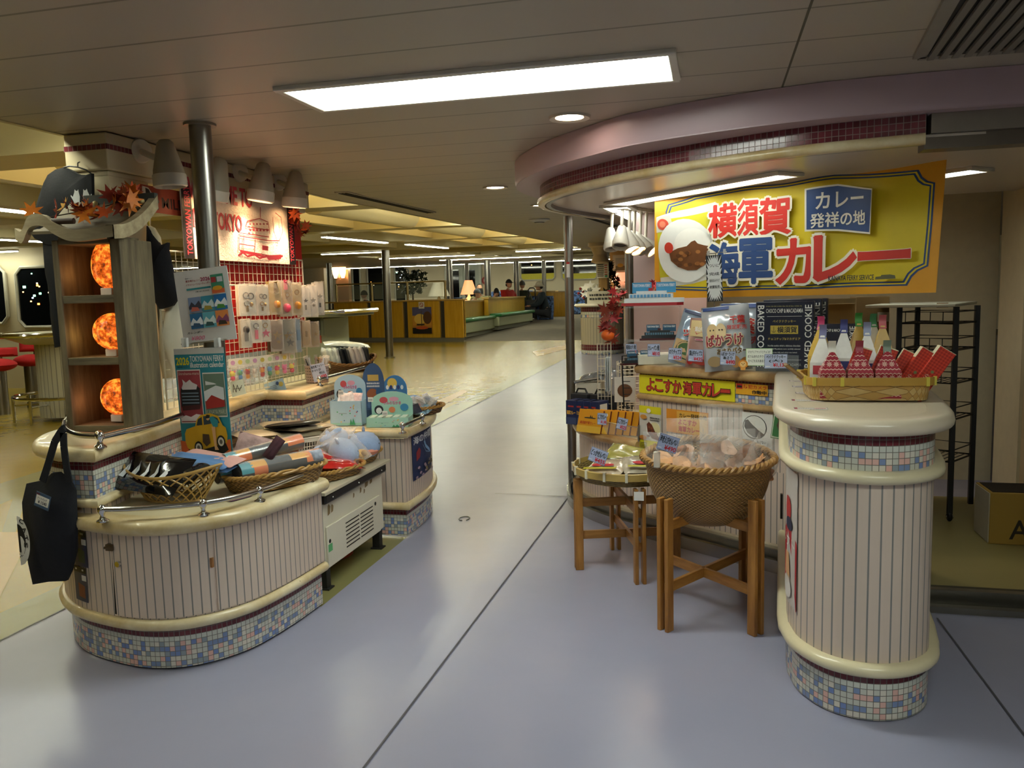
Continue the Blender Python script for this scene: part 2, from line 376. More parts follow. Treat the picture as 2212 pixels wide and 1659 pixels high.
class Art:
    """Flat print: (u right, v up) in metres on a sheet, each layer a hair further out."""
    def __init__(s, step=.0004): s.b = MB(); s.n = 0; s.step = step
    def _z(s): s.n += 1; return s.n*s.step
    def rect(s, x0, y0, x1, y1, m, nx=1, ny=1):
        z = s._z(); s.b.mat(ink(m)); s.b.grid(lambda a, b: (x0+(x1-x0)*a, y0+(y1-y0)*b, z), nx, ny); return s
    def poly(s, pts, m):
        z = s._z(); s.b.mat(ink(m)); s.b.poly([(p[0], p[1], z) for p in pts]); return s
    def oval(s, cx, cy, rx, ry, m, n=20, a0=0, a1=360):
        return s.poly([(cx+rx*math.cos(math.radians(a0+(a1-a0)*i/n)), cy+ry*math.sin(math.radians(a0+(a1-a0)*i/n))) for i in range(n+(a1-a0 < 360))], m)
    def line(s, pts, wd, m):
        z = s._z(); s.n += len(pts)//12; s.b.mat(ink(m))
        for p, q in zip(pts, pts[1:]):
            z += s.step*.08; p, q = Vector(p), Vector(q); d = (q-p).normalized()*wd/2; a = Vector((-d.y, d.x)); p = p-d*.5; q = q+d*.5
            s.b.poly([(p.x+a.x, p.y+a.y, z), (p.x-a.x, p.y-a.y, z), (q.x-a.x, q.y-a.y, z), (q.x+a.x, q.y+a.y, z)])
        return s
    def frame(s, x0, y0, x1, y1, wd, m): return s.line([(x0, y0), (x1, y0), (x1, y1), (x0, y1), (x0, y0)], wd, m)
    def text(s, body, x0, y0, x1, y1, m, bold=.015, rot=0, shear=0, keep=False):
        fat = max(0, bold-.014); V_, F_, asp = text_geo(body, min(bold, .014), shear); z = s._z(); s.b.mat(ink(m)); cx, cy = (x0+x1)/2, (y0+y1)/2
        w_, h_ = (x1-x0), (y1-y0)
        if keep: w_ = min(w_, h_*asp)
        ca, sa = math.cos(math.radians(rot)), math.sin(math.radians(rot))
        if rot in (90, -90): w_, h_ = h_, w_
        P = []
        for u, v in V_:
            a, b = (u-.5)*w_, (v-.5)*h_; P.append((cx+a*ca-b*sa, cy+a*sa+b*ca, z))
        s.b.mesh(P, F_)
        if fat:
            e = fat*min(abs(y1-y0), abs(x1-x0))*1.1
            for q in range(8 if fat > .03 else 4): dx, dy = e*math.cos(q*PI/(4 if fat > .03 else 2)), e*math.sin(q*PI/(4 if fat > .03 else 2)); s.b.mesh([(x+dx, y+dy, c-(q+1)*s.step*.09) for x, y, c in P], F_)
        return s
    def upright(s, body, x0, y0, x1, y1, m, bold=.015):
        h_ = (y1-y0)/len(body)
        for i, ch in enumerate(body):
            if ch != ' ': s.n -= 1; s.text(ch, x0, y1-(i+1)*h_+h_*.06, x1, y1-i*h_-h_*.06, m, bold)
        s.n += 1; return s
    def scribble(s, x0, y0, x1, y1, rows, m, seed=1, fill=.6):     # lines of print too small to read in the photograph
        R_ = random.Random(seed); z = s._z(); s.b.mat(ink(m)); h_ = (y1-y0)/rows
        for i in range(rows):
            x = x0; yb = y1-(i+1)*h_
            while x < x1-(x1-x0)*.04:
                wd = (x1-x0)*R_.uniform(.03, .09); wd = min(wd, x1-x)
                s.b.poly([(x, yb+h_*.2, z), (x+wd, yb+h_*.2, z), (x+wd, yb+h_*.2+h_*fill*R_.uniform(.7, 1), z), (x, yb+h_*.2+h_*fill, z)]); x += wd*1.25
        return s
    def into(s, mb, M=None, warp=None):
        b = s.b
        if warp: b.v = [tuple(warp(*p)) for p in b.v]
        mb.add(b, M); return s
def ink(m): return mat(m, .55, 0, .03, 30) if isinstance(m, str) else m
def frame_of(o, u, v):                              # matrix from sheet axes: origin, right, up -> outward normal
    o, u, v = Vector(o), Vector(u).normalized(), Vector(v); v = (v-u*v.dot(u)).normalized(); n = u.cross(v)
    return Matrix(((u.x, v.x, n.x, o.x), (u.y, v.y, n.y, o.y), (u.z, v.z, n.z, o.z), (0, 0, 0, 1)))
def sheet(name, label, cat, o, u, v, wd, ht, base, art=None, thick=.0015, group=None, parent=None):
    """One printed card or poster standing at its own place."""
    M = frame_of(o, u, v); mb = MB(ink(base)); mb.box(0, 0, -thick, wd, ht, 0)
    if art: art.into(mb)
    ob = mb.build(name, parent)
    ob.matrix_local = M if parent is None else root_matrix(parent).inverted()@M
    return ob if parent is not None else tag(ob, label, cat, group)
# ================================================================== SETTING: deck, deckheads, bulkheads
def floor_mat(name, hexa, hexb, r0=.14, r1=.3, wav=.25, line=None):
    s = N(name); a = s.noise(.9, 4); b = s.noise(3.2, 2)
    s.l(s.mix(a, srgb(hexa), srgb(hexb)), s.b.inputs['Base Color'])
    s.b.inputs['Roughness'].default_value = (r0+r1)/2
    s.bump(b, wav, .02); s.b.inputs['Specular IOR Level'].default_value = .5 if 'lavender' in name else .42
    return s.m
F_LAV = floor_mat('lavender_vinyl', '#8f90a8', '#a3a2b6', .16, .34, .22); F_YEL = floor_mat('ochre_vinyl', '#8e7722', '#a08a34', .17, .31, .22)
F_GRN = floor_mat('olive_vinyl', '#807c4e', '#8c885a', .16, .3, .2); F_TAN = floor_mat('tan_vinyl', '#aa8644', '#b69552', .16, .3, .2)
F_CAR = mat('#6f6656', .9, 0, .15, 3, .1, 'grey_carpet'); F_SEAM = mat('#4a4a52', .6)
fl = MB(F_LAV)
def deck(pts, m, e=0.0):
    A_ = sum(p[0]*q[1]-q[0]*p[1] for p, q in zip(pts, list(pts[1:])+[pts[0]])); pts = pts if A_ > 0 else list(pts)[::-1]; fl.mat(m); fl.poly([(x, y, zf(y)+e) for x, y in pts])
deck([(-3.13, -4), (4.5, -4), (4.5, 3.5), (-3.13, 3.5)], F_LAV); deck([(-1.865, 3.5), (4.5, 3.5), (4.5, 4.66), (-1.865, 4.66)], F_LAV)
deck([(-3.13, 4.66), (4.5, 4.66), (4.5, 6.5), (-3.13, 6.5)], F_LAV); deck([(-3.13, 6.5), (7, 6.5), (7, 20.9), (-2.75, 20.9)], F_LAV)
deck([(-3.13, 3.5), (-1.865, 3.5), (-1.865, 4.66), (-3.13, 4.66)], F_GRN); deck([(-26, -4), (-3.13, -4), (-3.13, 6.5), (-26, 6.5)], F_YEL)
deck([(-26, 6.5), (-3.13, 6.5), (-2.75, 20.9), (-26, 20.9)], F_YEL); deck([(-26, 20.9), (12, 20.9), (12, 42), (-26, 42)], F_CAR)
deck([(-3.42, .3), (-3.13, .3), (-3.13, 6.5), (-3.42, 6.5)], F_GRN, .0008); deck([(-3.42, 6.5), (-3.13, 6.5), (-2.9, 15), (-3.2, 15)], F_GRN, .0008)
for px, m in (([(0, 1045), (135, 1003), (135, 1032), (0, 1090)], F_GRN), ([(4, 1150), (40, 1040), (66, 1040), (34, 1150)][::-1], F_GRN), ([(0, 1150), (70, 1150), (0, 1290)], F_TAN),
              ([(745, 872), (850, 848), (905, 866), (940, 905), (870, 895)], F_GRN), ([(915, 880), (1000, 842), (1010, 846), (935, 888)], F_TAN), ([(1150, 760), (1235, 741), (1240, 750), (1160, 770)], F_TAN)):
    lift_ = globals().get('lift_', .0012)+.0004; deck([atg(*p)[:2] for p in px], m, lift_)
for a, b in (((-1.095, 1.6), (-1.03, 5.8)), ((-1.6, 5.82), (-1.03, 5.8)), ((-3.13, .4), (-3.13, 6.5)), ((-3.13, 6.5), (-2.75, 20.9)), ((.985, 3.86), (1.02, 2.3)), ((-4.4, 13.5), (-2.9, 13.6))):
    p, q = Vector(a), Vector(b); t = (q-p).normalized()*.004; n_ = (-t.y, t.x); deck([(p.x+n_[0], p.y+n_[1]), (p.x-n_[0], p.y-n_[1]), (q.x-n_[0], q.y-n_[1]), (q.x+n_[0], q.y+n_[1])], F_SEAM, .0045)
structure('floor', fl, 'lavender and ochre vinyl deck with grey carpet far back', flat=True)
# planked deckhead over the shop side
s = N('deckhead_planks'); tc = s.t.nodes.new('ShaderNodeTexCoord'); sp = s.t.nodes.new('ShaderNodeSeparateXYZ'); s.l(tc.outputs['Object'], sp.inputs[0])
f_ = s.math('FRACT', s.math('DIVIDE', s.math('SUBTRACT', sp.outputs[1], 2.40), .345)); g_ = s.math('GREATER_THAN', s.math('ABSOLUTE', s.math('SUBTRACT', f_, .5)), .482)
nz_ = s.noise(.8, 3); s.l(s.mix(g_, s.mix(nz_, srgb('#a59b8a'), srgb('#b3a997')), srgb('#77715f')), s.b.inputs['Base Color']); s.b.inputs['Roughness'].default_value = .42
s.bump(s.math('SUBTRACT', 1, g_), .6, .006); PLANK = s.m
cl = MB(PLANK)
for x0, x1, y0, y1 in ((-3.13, 6, -4, 6.5), (-3.13, 8, 6.5, 42)): cl.poly([(x0, y0, 2.35+zf(y0)), (x1, y0, 2.35+zf(y0)), (x1, y1, 2.35+zf(y1)), (x0, y1, 2.35+zf(y1))])
cl.mat(mat('#55503f', .6)); cl.box(.285, 2.2, 2.348, .293, 3.85, 2.352)
structure('ceiling', cl, 'beige planked ceiling over the shop', flat=True)
# coffered saloon deckhead
YC = mat('#c8bc94', .5, 0, .05, 1.5, name='saloon_cream'); YD = mat('#b9a97c', .5, 0, .05, 1.5)
sc_ = MB(YC)
def sl(x0, x1, y0, y1, za, zb):                    # block under the climbing deckhead
    b = len(sc_.v)
    for z in (za, zb):
        for y in (y0, y1):
            for x in (x0, x1): sc_.v.append((x, y, z+zf(y)))
    for q in ((0, 2, 3, 1), (4, 5, 7, 6), (0, 1, 5, 4), (2, 6, 7, 3), (0, 4, 6, 2), (1, 3, 7, 5)): sc_.face([b+i for i in q])
for y0, y1 in ((-4, 6.5), (6.5, 42)): sl(-26, -3.13, y0, y1, 2.72, 2.76); sl(-3.16, -3.13, y0, y1, 2.345, 2.74)
beams = (.6, 3.95, 7.3, 10.6, 13.9, 17.2, 20.5, 24, 28)
for y in beams: sl(-26, -3.14, y, y+.42, 2.37, 2.72)
for x in (-4.9, -6.9, -9.5, -12): sl(x-.06, x+.06, 0, 6.5, 2.4, 2.72); sl(x-.06, x+.06, 6.5, 31, 2.4, 2.72)
sl(-26, -3.14, 30, 42, 2.37, 2.4); sl(-26, -9.6, 20.9, 42, 2.37, 2.40)
structure('ceiling_saloon', sc_, 'coffered cream ceiling with cross beams over the saloon')
# outer bulkheads
WALLC = mat('#c9bd9f', .55, 0, .04, 1.2, name='bulkhead_cream'); WALLG = mat('#b5b49c', .55, 0, .04, 1.2)
fw_ = MB(WALLC); fw_.box(-26, 38, .3, 9, 38.2, 3.4); structure('wall_far', fw_, 'cream end wall behind the lounge')
ww = MB(WALLC); ww.box(-19, 11.6, 0, -10.2, 11.75, 2.8); structure('wall_side', ww, 'cream wall with dark windows beyond the stools')
wl = MB(WALLG); wl.box(-26.2, -4, 0, -26, 42, 3.6); structure('wall_left', wl)
wb = MB(mat('#cbbf9f', .55)); wb.box(2.05, 5.98, 0, 4.6, 6.1, 2.34); wb.box(-.45, 6.72, 0, 2.05, 6.8, 2.34); wb.box(1.98, 5.98, 0, 2.05, 6.45, 2.34); structure('wall_back', wb, 'cream back wall of the kiosk')
wr = MB(mat('#c3b797', .55)); wr.box(4.5, -4, 0, 4.6, 6.1, 2.34); structure('wall_right', wr)
nr = MB(mat('#c3b797', .55)); nr.box(-26, -4.1, 0, 4.6, -4, 2.8); structure('wall_near', nr)
er = MB(WALLC); er.box(7, 6.1, 0, 7.2, 38, 3.3); structure('wall_east', er)
# windows and doors on the far walls
DARK = mat('#0a0c0f', .06, 0, 0, name='night_glass'); FRAMEW = mat('#b8b4a4', .4)
def night_lights(mb, x0, x1, z0, z1, y, n, seed):
    R_ = random.Random(seed)
    for i in range(n):
        c = R_.choice(('#ff8a2a', '#ffb45a', '#ffd9a0', '#cfe4ff', '#8affc0')); mb.mat(emit(c, 6, 'harbour_light')); x, z = R_.uniform(x0, x1), R_.uniform(z0, z1); r_ = R_.uniform(.012, .03)
        mb.box(x-r_, y-.004, z-r_*.7, x+r_, y, z+r_*.7)
def porthole(name, x0, x1, z0, z1, y, band=None, lights=0, seed=1, fr=.05):
    t = thing(name, '', 'window', ((x0+x1)/2, y, z0)); t['kind'] = 'structure'; del t['label']; del t['category']
    m = MB(FRAMEW); P = [(x0+.12, z0), (x1-.12, z0), (x1, z0+.12), (x1, z1-.12), (x1-.12, z1), (x0+.12, z1), (x0, z1-.12), (x0, z0+.12)]; m.tube([(p[0], y-.02, p[1]) for p in P], fr/2, 6, True); m.build('window_frame', t, world=True)
    g = MB(DARK); b = [(p[0], y-.012, p[1]) for p in P]; g.poly(b)
    if band: g.mat(mat('#c9c02a', .5)); g.box(x0+.02, y-.02, z0+.03, x1-.02, y-.014, z0+(z1-z0)*band)
    if lights: night_lights(g, x0+.1, x1-.1, z0+(z1-z0)*.35, z1-.1, y-.013, lights, seed)
    g.build('pane', t, world=True); return t
def farx(px, y=37.98): return aty(px, 600, y).x
def farz(px, py, y=37.98): return aty(px, py, y).z
n_ = 0
for x0, x1, y0, y1, bd, nl in ((762, 778, 577, 655, 0, 0), (794, 838, 574, 655, 0, 5), (853, 876, 574, 655, 0, 7), (1125, 1199, 562, 606, .32, 1), (1214, 1290, 560, 605, .3, 1), (1292, 1345, 560, 605, .3, 0)):
    n_ += 1; porthole(f'window_{n_}', farx(x0), farx(x1), farz(x0, y1), farz(x0, y0), 37.98, bd, nl, n_, .09)
for x0, x1, y0, y1, nl in ((36, 118, 578, 707, 12), (-70, 12, 577, 700, 4)):
    n_ += 1; porthole(f'window_{n_}', aty(x0, 600, 11.58).x, aty(x1, 600, 11.58).x, aty(x0, y1, 11.58).z, aty(x0, y0, 11.58).z, 11.58, 0, nl, n_, .06)
DG = mat('#aab0a4', .45)
for i, (x0, x1) in enumerate(((968, 1001), (1001, 1036))):
    t = thing(f'door_{i+1}', '', 'door', (farx((x0+x1)/2), 37.9, zf(38))); t['kind'] = 'structure'; del t['label']; del t['category']
    a, b = farx(x0), farx(x1); zt = farz(x0, 572); m = MB(DG); m.box(a, 37.9, zf(38), b, 37.98, zt); m.build('door_leaf', t, world=True, bev=.02)
    m = MB(DARK); m.box(a+.15, 37.88, zf(38)+.75, b-.2, 37.9, zt-.25)
    m.build('door_window', t, world=True, bev=.01)
    m = MB(CHROME); m.tube([(b-.1 if i == 0 else a+.1, 37.84, zf(38)+.9), (b-.1 if i == 0 else a+.1, 37.84, zf(38)+1.3)], .02); m.build('door_handle', t, world=True)
tr = MB(mat('#bcbfb2', .45)); a, b = farx(962), farx(1041); zt = farz(965, 566)
tr.box(a, 37.86, .6, a+.12, 37.98, zt); tr.box(b-.12, 37.86, .6, b, 37.98, zt); tr.box(a, 37.86, zt-.1, b, 37.98, zt); structure('trim_1', tr)
bs = MB(mat('#6b6456', .6)); bs.box(-26, 37.95, .6, 9, 37.99, .72); structure('baseboard_far', bs)
# ================================================================== THE ROOM'S LAMPS, PLUS ADDED FILL PANELS
DIFF = emit('#f0f4ea', 7.0, 'diffuser_light'); STRIPM = emit('#f4f6dc', STRIP, 'tube_light'); COVE = emit('#ffefc4', LOBBY, 'cove_light'); DLM = emit('#ffe6cc', DOWN, 'downlight_glow')
FIT = mat('#cfcabd', .4)
def panel_light(name, label, c, L, W, rz=0, group=None, m=None, fr=.03, tubes=True):
    t = thing(name, label, 'ceiling light', c, rz, group); f = MB(FIT)
    for s_ in (-1, 1): f.box(-L/2-fr, s_*W/2, -.018, L/2+fr, s_*(W/2+fr), .002); f.box(s_*L/2, -W/2, -.018, s_*(L/2+fr), W/2, .002)
    f.build('light_frame', t, bev=.004)
    d = MB(m or DIFF)
    d.box(-L/2, -W/2, -.008, L/2, W/2, -.002)
    d.build('diffuser', t); return t
s = N('prismatic_diffuser'); tc = s.t.nodes.new('ShaderNodeTexCoord'); sp = s.t.nodes.new('ShaderNodeSeparateXYZ'); s.l(tc.outputs['Object'], sp.inputs[0])
g_ = s.math('ABSOLUTE', sp.outputs[1]); q_ = s.math('SUBTRACT', 1, s.math('MULTIPLY', s.math('ABSOLUTE', s.math('SUBTRACT', g_, .075)), 11)); cl_ = s.t.nodes.new('ShaderNodeClamp'); s.l(q_, cl_.inputs[0])
s.b.inputs['Emission Color'].default_value = srgb('#eef7ea'); s.l(s.math('ADD', s.math('MULTIPLY', cl_.outputs[0], PANEL*1.5), PANEL*.3), s.b.inputs['Emission Strength']); TUBED = s.m      # two tubes glowing behind the prisms
panel_light('ceiling_light', 'long white fluorescent panel light on the near planked ceiling', (-.915, 3.235, 2.35), 1.52, .36, 0, m=TUBED)
for x, y, lab in ((.9, .9, 'to the right'), (-.4, -2.2, 'straight')):
    panel_light('ceiling_light', 'added unseen fill light panel on the planked ceiling '+lab+' behind the viewer', (x, y, 2.35), 1.52, .36, 0, m=TUBED)  # out-of-view panels added to brighten the dark side of the peninsula
panel_light('ceiling_light', 'narrow strip light on the kiosk ceiling running along the yellow banner', (-.12, 5.14, 2.105), 1.44, .15, math.radians(-45.5), 'kiosk ceiling lights')
panel_light('ceiling_light', 'short strip light on the kiosk ceiling above the white spotlights', (-.62, 6.35, 2.105), 1.1, .17, math.radians(86), 'kiosk ceiling lights')
panel_light('ceiling_light', 'strip light half hidden behind the top of the yellow banner', (.95, 5.3, 2.105), 1.2, .16, math.radians(-45.5), 'kiosk ceiling lights')
def downlight(label, c, r=.085):
    t = thing('downlight', label, 'ceiling light', c, 0, 'round ceiling downlights'); m = MB(mat('#bdb6a6', .35)); m.lathe([(r*.8, .01), (r*.82, -.006), (r*1.15, -.012), (r*1.2, 0)], 28); m.build('rim', t)
    d = MB(DLM); d.lathe([(0, -.003), (r*.8, -.003)], 28); d.build('lens', t)
downlight('round downlight in the planks nearest the long panel light', (-.672, 4.0, 2.35)); downlight('round downlight beside the tip of the purple canopy', (-1.666, 6.33, 2.35)); downlight('small round downlight furthest back behind the purple canopy', (-1.672, 8.05, 2.38), .075)
def strip(name, label, a, b, z, wd, group, m=STRIPM):
    a, b = Vector((a[0], a[1], z+zf(a[1]))), Vector((b[0], b[1], z+zf(b[1]))); t = thing(name, label, 'ceiling light', (a+b)/2, 0, group); f = MB(FIT); f.bar(a+Vector((0, 0, .02)), b+Vector((0, 0, .02)), wd*1.4, .025); f.build('light_body', t, world=True)
    d = MB(emit('#f4f6dc', STRIP*3, 'far_tube_light') if a.y > 20 and m is STRIPM else m); d.bar(a, b, wd*(.55 if a.y > 20 else 1), .012); d.build('tube_lens', t, world=True)
for i, (y0, y1) in enumerate(((.95, 3.9), (4.4, 7.1), (8.0, 10.6), (11.05, 13.8), (14.4, 17.1), (17.7, 20.4))):
    strip('strip_light', 'tube light along the saloon ceiling edge, '+('behind the wooden shelf', 'above the leaf garland', 'longest bright run in the middle', 'fourth from the near end', 'fifth from the near end', 'furthest from the shop')[i], (-3.25, y0), (-3.25, y1), 2.44, .07, 'edge lights of the saloon')
for i, (a, b, lab) in enumerate((((-5.65, 11.3), (-5.65, 13.7), 'above the ochre partition, nearer one'), ((-5.6, 14.6), (-5.6, 17), 'above the ochre partition, further one'), ((-5.95, 4.5), (-5.95, 6.9), 'left of the black T-shirt, upper one'), ((-8.9, 17.65), (-7.4, 17.65), 'crosswise beyond the middle pole'), ((-5, 20.95), (-3.3, 20.95), 'crosswise left of the kiosk pole'), ((-13.6, 11.25), (-11.2, 11.25), 'above the dark side windows'), ((-9, 6), (-9, 9.8), 'over the red bar stools'), ((-9.5, 22.5), (-6.6, 22.5), 'crosswise over the lounge seats, nearer'), ((-9, 26.5), (-5.5, 26.5), 'crosswise over the lounge seats, further'), ((-17, 34.5), (-3, 34.5), 'crosswise before the dark far doors'), ((-20, 24.5), (-14, 24.5), 'crosswise over the glass rail'), ((-3.6, 31), (1.5, 31), 'crosswise behind the kiosk pole'))):
    strip('strip_light', 'white tube light under the saloon beams, '+lab, a, b, 2.335, .085, 'tube lights under the saloon beams')
TRM = mat('#d2c49a', .45, 0, .04, 2)
for i, (x, y0, y1, lab) in enumerate(((-4.0, 4.5, 7.2, 'nearest, over the island'), (-4.0, 7.8, 10.5, 'second bay, brightest'), (-4.0, 11.1, 13.8, 'third bay'), (-4.0, 14.4, 17.1, 'fourth bay'), (-5.9, 1.2, 3.9, 'left of the T-shirt'))):
    t = thing('light_trough', 'rounded cream uplight trough under the saloon ceiling, '+lab, 'light trough', (x, y0, 2.42), 0, 'saloon uplight troughs'); m = MB(TRM)
    n = 10; A = [(x+.17*math.cos(PI+PI*k/n), .15*math.sin(PI+PI*k/n)) for k in range(n+1)]
    for k in range(n): m.poly([(A[k][0], y0, 2.5+zf(y0)+A[k][1]), (A[k+1][0], y0, 2.5+zf(y0)+A[k+1][1]), (A[k+1][0], y1, 2.5+zf(y1)+A[k+1][1]), (A[k][0], y1, 2.5+zf(y1)+A[k][1])])
    for y in (y0, y1): m.poly([(a[0], y, 2.5+zf(y)+a[1]) for a in A])
    m.build('trough_shell', t, world=True); m = MB(COVE); m.bar((x, y0+.1, 2.51+zf(y0)), (x, y1-.1, 2.51+zf(y1)), .2, .02); m.build('tube_lens', t, world=True)
# ================================================================== LEFT ISLAND: two low display tiers, the tall tier behind them, the freezer between
TILE = mosaic(); BEAD = beadboard(); NOSE = worn_cream(); TOPC = mat('#cbbf9c', .35, 0, .08, 4)
def nose_prof(z0, z1, out, inn=-.03): 
    zc, h_ = (z0+z1)/2, (z1-z0)/2
    return [(inn, z0)]+[(out-h_+h_*math.cos(a), zc+h_*math.sin(a)) for a in [math.radians(-90+180*i/8) for i in range(9)]]+[(inn, z1)]
fr = [Vector(p) for p in ((-2.98, 3.2), (-2.86, 3.0), (-2.66, 2.84), (-2.45, 2.765), (-2.24, 2.74), (-2.07, 2.80), (-1.94, 2.97), (-1.885, 3.23), (-1.865, 3.52))]
fr = smooth(fr, 7); FRONT = [(p.x, p.y) for p in fr]
t = thing('display_counter', 'low curved front counter with beadboard doors and mosaic plinth under the baskets', 'counter', (-2.35, 3.1, 0))
m = MB(TILE); m.wall(FRONT, .01, .185); m.build('tile_base', t, world=True)
m = MB(mat('#2a2724', .7)); m.prism(offset(FRONT, -.03)+[(-2.6, 3.55)], 0, .02); m.build('plinth', t, world=True)
face = offset(FRONT, .02); m = MB(BEAD); m.wall(face, .2, .585); m.build('beadboard_panel', t, world=True)
m = MB(NOSE); m.sweep(FRONT, nose_prof(.178, .225, .045)); m.build('lower_moulding', t, world=True)
m = MB(NOSE); m.sweep(FRONT, nose_prof(.58, .645, .07)); m.build('counter_nosing', t, world=True)
m = MB(TOPC); m.prism(FRONT+[(-2.75, 3.6)], .60, .643); m.build('counter_top', t, world=True)
m = MB(mat('#bdb49c', .5)); m.poly([(-1.866, 3.52, .02), (-2.6, 3.55, .02), (-2.6, 3.55, .6), (-1.866, 3.52, .6)]); m.build('end_panel', t, world=True)
def along(path, u):
    for p, q in zip(path, path[1:]):
        L = math.dist(p, q)
        if u <= L: k = u/L; return (p[0]+(q[0]-p[0])*k, p[1]+(q[1]-p[1])*k)
        u -= L
    return path[-1]
def plen(path): return sum(math.dist(p, q) for p, q in zip(path, path[1:]))
def u_at(path, px, z):                              # arc length of the point of the path seen at picture column px
    best = None
    L = plen(path)
    for i in range(201):
        p = along(path, L*i/200); d = Vector((p[0], p[1], z))-Vector((0, 0, EYE)); x = 1106+F_PX*d.dot(_r)/d.dot(_fw)
        if best is None or abs(x-px) < best[0]: best = (abs(x-px), L*i/200)
    return best[1]
dr = offset(FRONT, .026)
ua, ub, uc = u_at(dr, 247, .4), u_at(dr, 466, .4), plen(dr)-.004
for a, b in ((ua, ub-.004), (ub+.004, uc)):
    P = [along(dr, a+(b-a)*i/24) for i in range(25)]; m = MB(BEAD); m.wall(P, .232, .578, u0=a); Q = offset(P, -.02)
    for i in (0, -1): m.poly([(P[i][0], P[i][1], .232), (Q[i][0], Q[i][1], .232), (Q[i][0], Q[i][1], .578), (P[i][0], P[i][1], .578)], [(a+.018, 0)]*4)
    d_ = m.build('door', t, world=True)
    if a == ua:
        c = along(dr, a+.035); n_ = Vector((along(dr, a+.04)[1]-c[1], -(along(dr, a+.04)[0]-c[0]))).normalized(); k = MB(CHROME); k.cyl((c[0], c[1], .455), (c[0]+n_.x*.012, c[1]+n_.y*.012, .455), .012, None, 16); k.build('lock', d_, world=True)
        c = along(dr, a-.004); k = MB(mat('#6a5a48', .4, .8)); k.box(c[0]-.016, c[1]-.012, .508, c[0]+.016, c[1]+.006, .534); k.cyl((c[0]-.02, c[1]-.012, .52), (c[0]+.02, c[1]-.012, .52), .006, None, 8); k.build('latch', d_, world=True)
    else:
        c = along(dr, a-.004); e = along(dr, a-.02); k = MB(mat('#9a6a3a', .7)); k.box(e[0], e[1]-.004, .42, c[0], c[1]-.004, .46); k.build('tape_patch', d_, world=True)
m = MB(mat('#15130f', .9)); dq = offset(FRONT, .0235); g0, g1, g2 = along(dq, ua-.016), along(dq, ua+.002), along(dq, ua-.003); m.poly([(g0[0], g0[1], .235), (g1[0], g1[1], .235), (g1[0], g1[1], .57), (g2[0], g2[1], .57)]); m.build('door_gap', t, world=True)
def gallery(t, path, z, posts, r=.011, h_=.05):      # chrome rail on little turned posts
    m = MB(STEEL); m.tube([(p[0], p[1], z+h_) for p in path], r, 10); m.build('rail', t, world=True)
    for p in posts:
        k = MB(CHROME); k.lathe([(.024, 0), (.024, .005), (.012, .012), (.008, .024), (.012, .034), (.017, .042), (.017, .056), (.010, .066), (0, .07)], 16, (p[0], p[1], z)); k.build('rail_post', t, world=True)
gp = [atz(x, y, .695)[:2] for x, y in ((220, 1099), (300, 1097), (438, 1086), (560, 1058), (668, 1018))]
gp = [(p[0], p[1]) for p in smooth([Vector(p) for p in gp], 6)]
gallery(t, gp, .643, [gp[0], gp[12], gp[18], gp[-1]])
for z, h_, w_, c, lab in ((.41, .155, .1, '#26335c', 'upper'), (.255, .15, .1, '#3a3f5e', 'lower')):
    a = u_at(dr, 161 if lab == 'upper' else 164, z); P = [along(offset(FRONT, .024), a+w_*i/6) for i in range(7)]; m = MB(mat(c, .35))
    for p, q in zip(P, P[1:]): m.poly([(p[0], p[1], z), (q[0], q[1], z), (q[0], q[1], z+h_), (p[0], p[1], z+h_)])
    m.mat(mat('#16161c', .4)); P2 = offset(P, .0006)
    for p, q in zip(P2, P2[1:]): m.poly([(p[0], p[1], z+h_*.84), (q[0], q[1], z+h_*.84), (q[0], q[1], z+h_), (p[0], p[1], z+h_)])
    m.mat(mat('#8a4a36' if lab == 'lower' else '#34483c', .4)); p, q = P2[2], P2[5]; m.poly([(p[0], p[1], z+.02), (q[0], q[1], z+.015), (q[0], q[1], z+.07), (p[0], p[1], z+.08)])
    m.mat(mat('#e8e6df', .4)); P3 = offset(P, .0012); p, q = P3[4], P3[6]
    m.poly([(p[0], p[1], z+h_*.62), (q[0], q[1], z+h_*.62), (q[0], q[1], z+h_*.78), (p[0], p[1], z+h_*.78)]); p, q = P3[1], P3[5]; m.poly([(p[0], p[1], z+h_*.9), (q[0], q[1], z+h_*.9), (q[0], q[1], z+h_*.95), (p[0], p[1], z+h_*.95)])
    tag(m.build('photo_card', None), f'dark blue photo card stuck on the left curve of the low front counter, {lab} one', 'poster', 'photo cards on the front counter')
# tall tier
W0, W1, W2, W3 = (-2.47, 2.765), (-2.85, 4.70), (-2.56, 4.70), (-2.72, 6.1)
lft = [(-2.47, 2.765), (-2.60, 2.765), (-2.76, 2.84), (-2.90, 2.99), (-2.98, 3.2), (-3.0, 3.6)]
lft = [(p.x, p.y) for p in smooth([Vector(p) for p in lft[1:]], 5)]
UP = lft[::-1]+[W0, W1, W2, W3]
t = thing('tall_counter', 'upper tiled tier of the left island carrying the wooden shelf and wire grid', 'counter', (-2.7, 3.6, 0))
m = MB(TILE); m.wall(UP, .7, .868); m.build('tile_band', t, world=True)
m = MB(BEAD); m.wall(UP, .6, .7); m.wall([(-2.72, 6.1), (-3.1, 6.1), (-3.1, 3.6), (-2.96, 3.22)], 0, .87); m.build('beadboard_panel', t, world=True)
m = MB(NOSE); m.sweep(UP, nose_prof(.672, .708, .03)); m.build('lower_moulding', t, world=True)
m = MB(NOSE); m.sweep(UP, nose_prof(.865, .925, .05)); m.build('counter_nosing', t, world=True)
TOPP = UP+[(-3.12, 6.1), (-3.12, 3.6)]
m = MB(TOPC); m.prism(TOPP, .87, .922); m.build('counter_top', t, world=True)
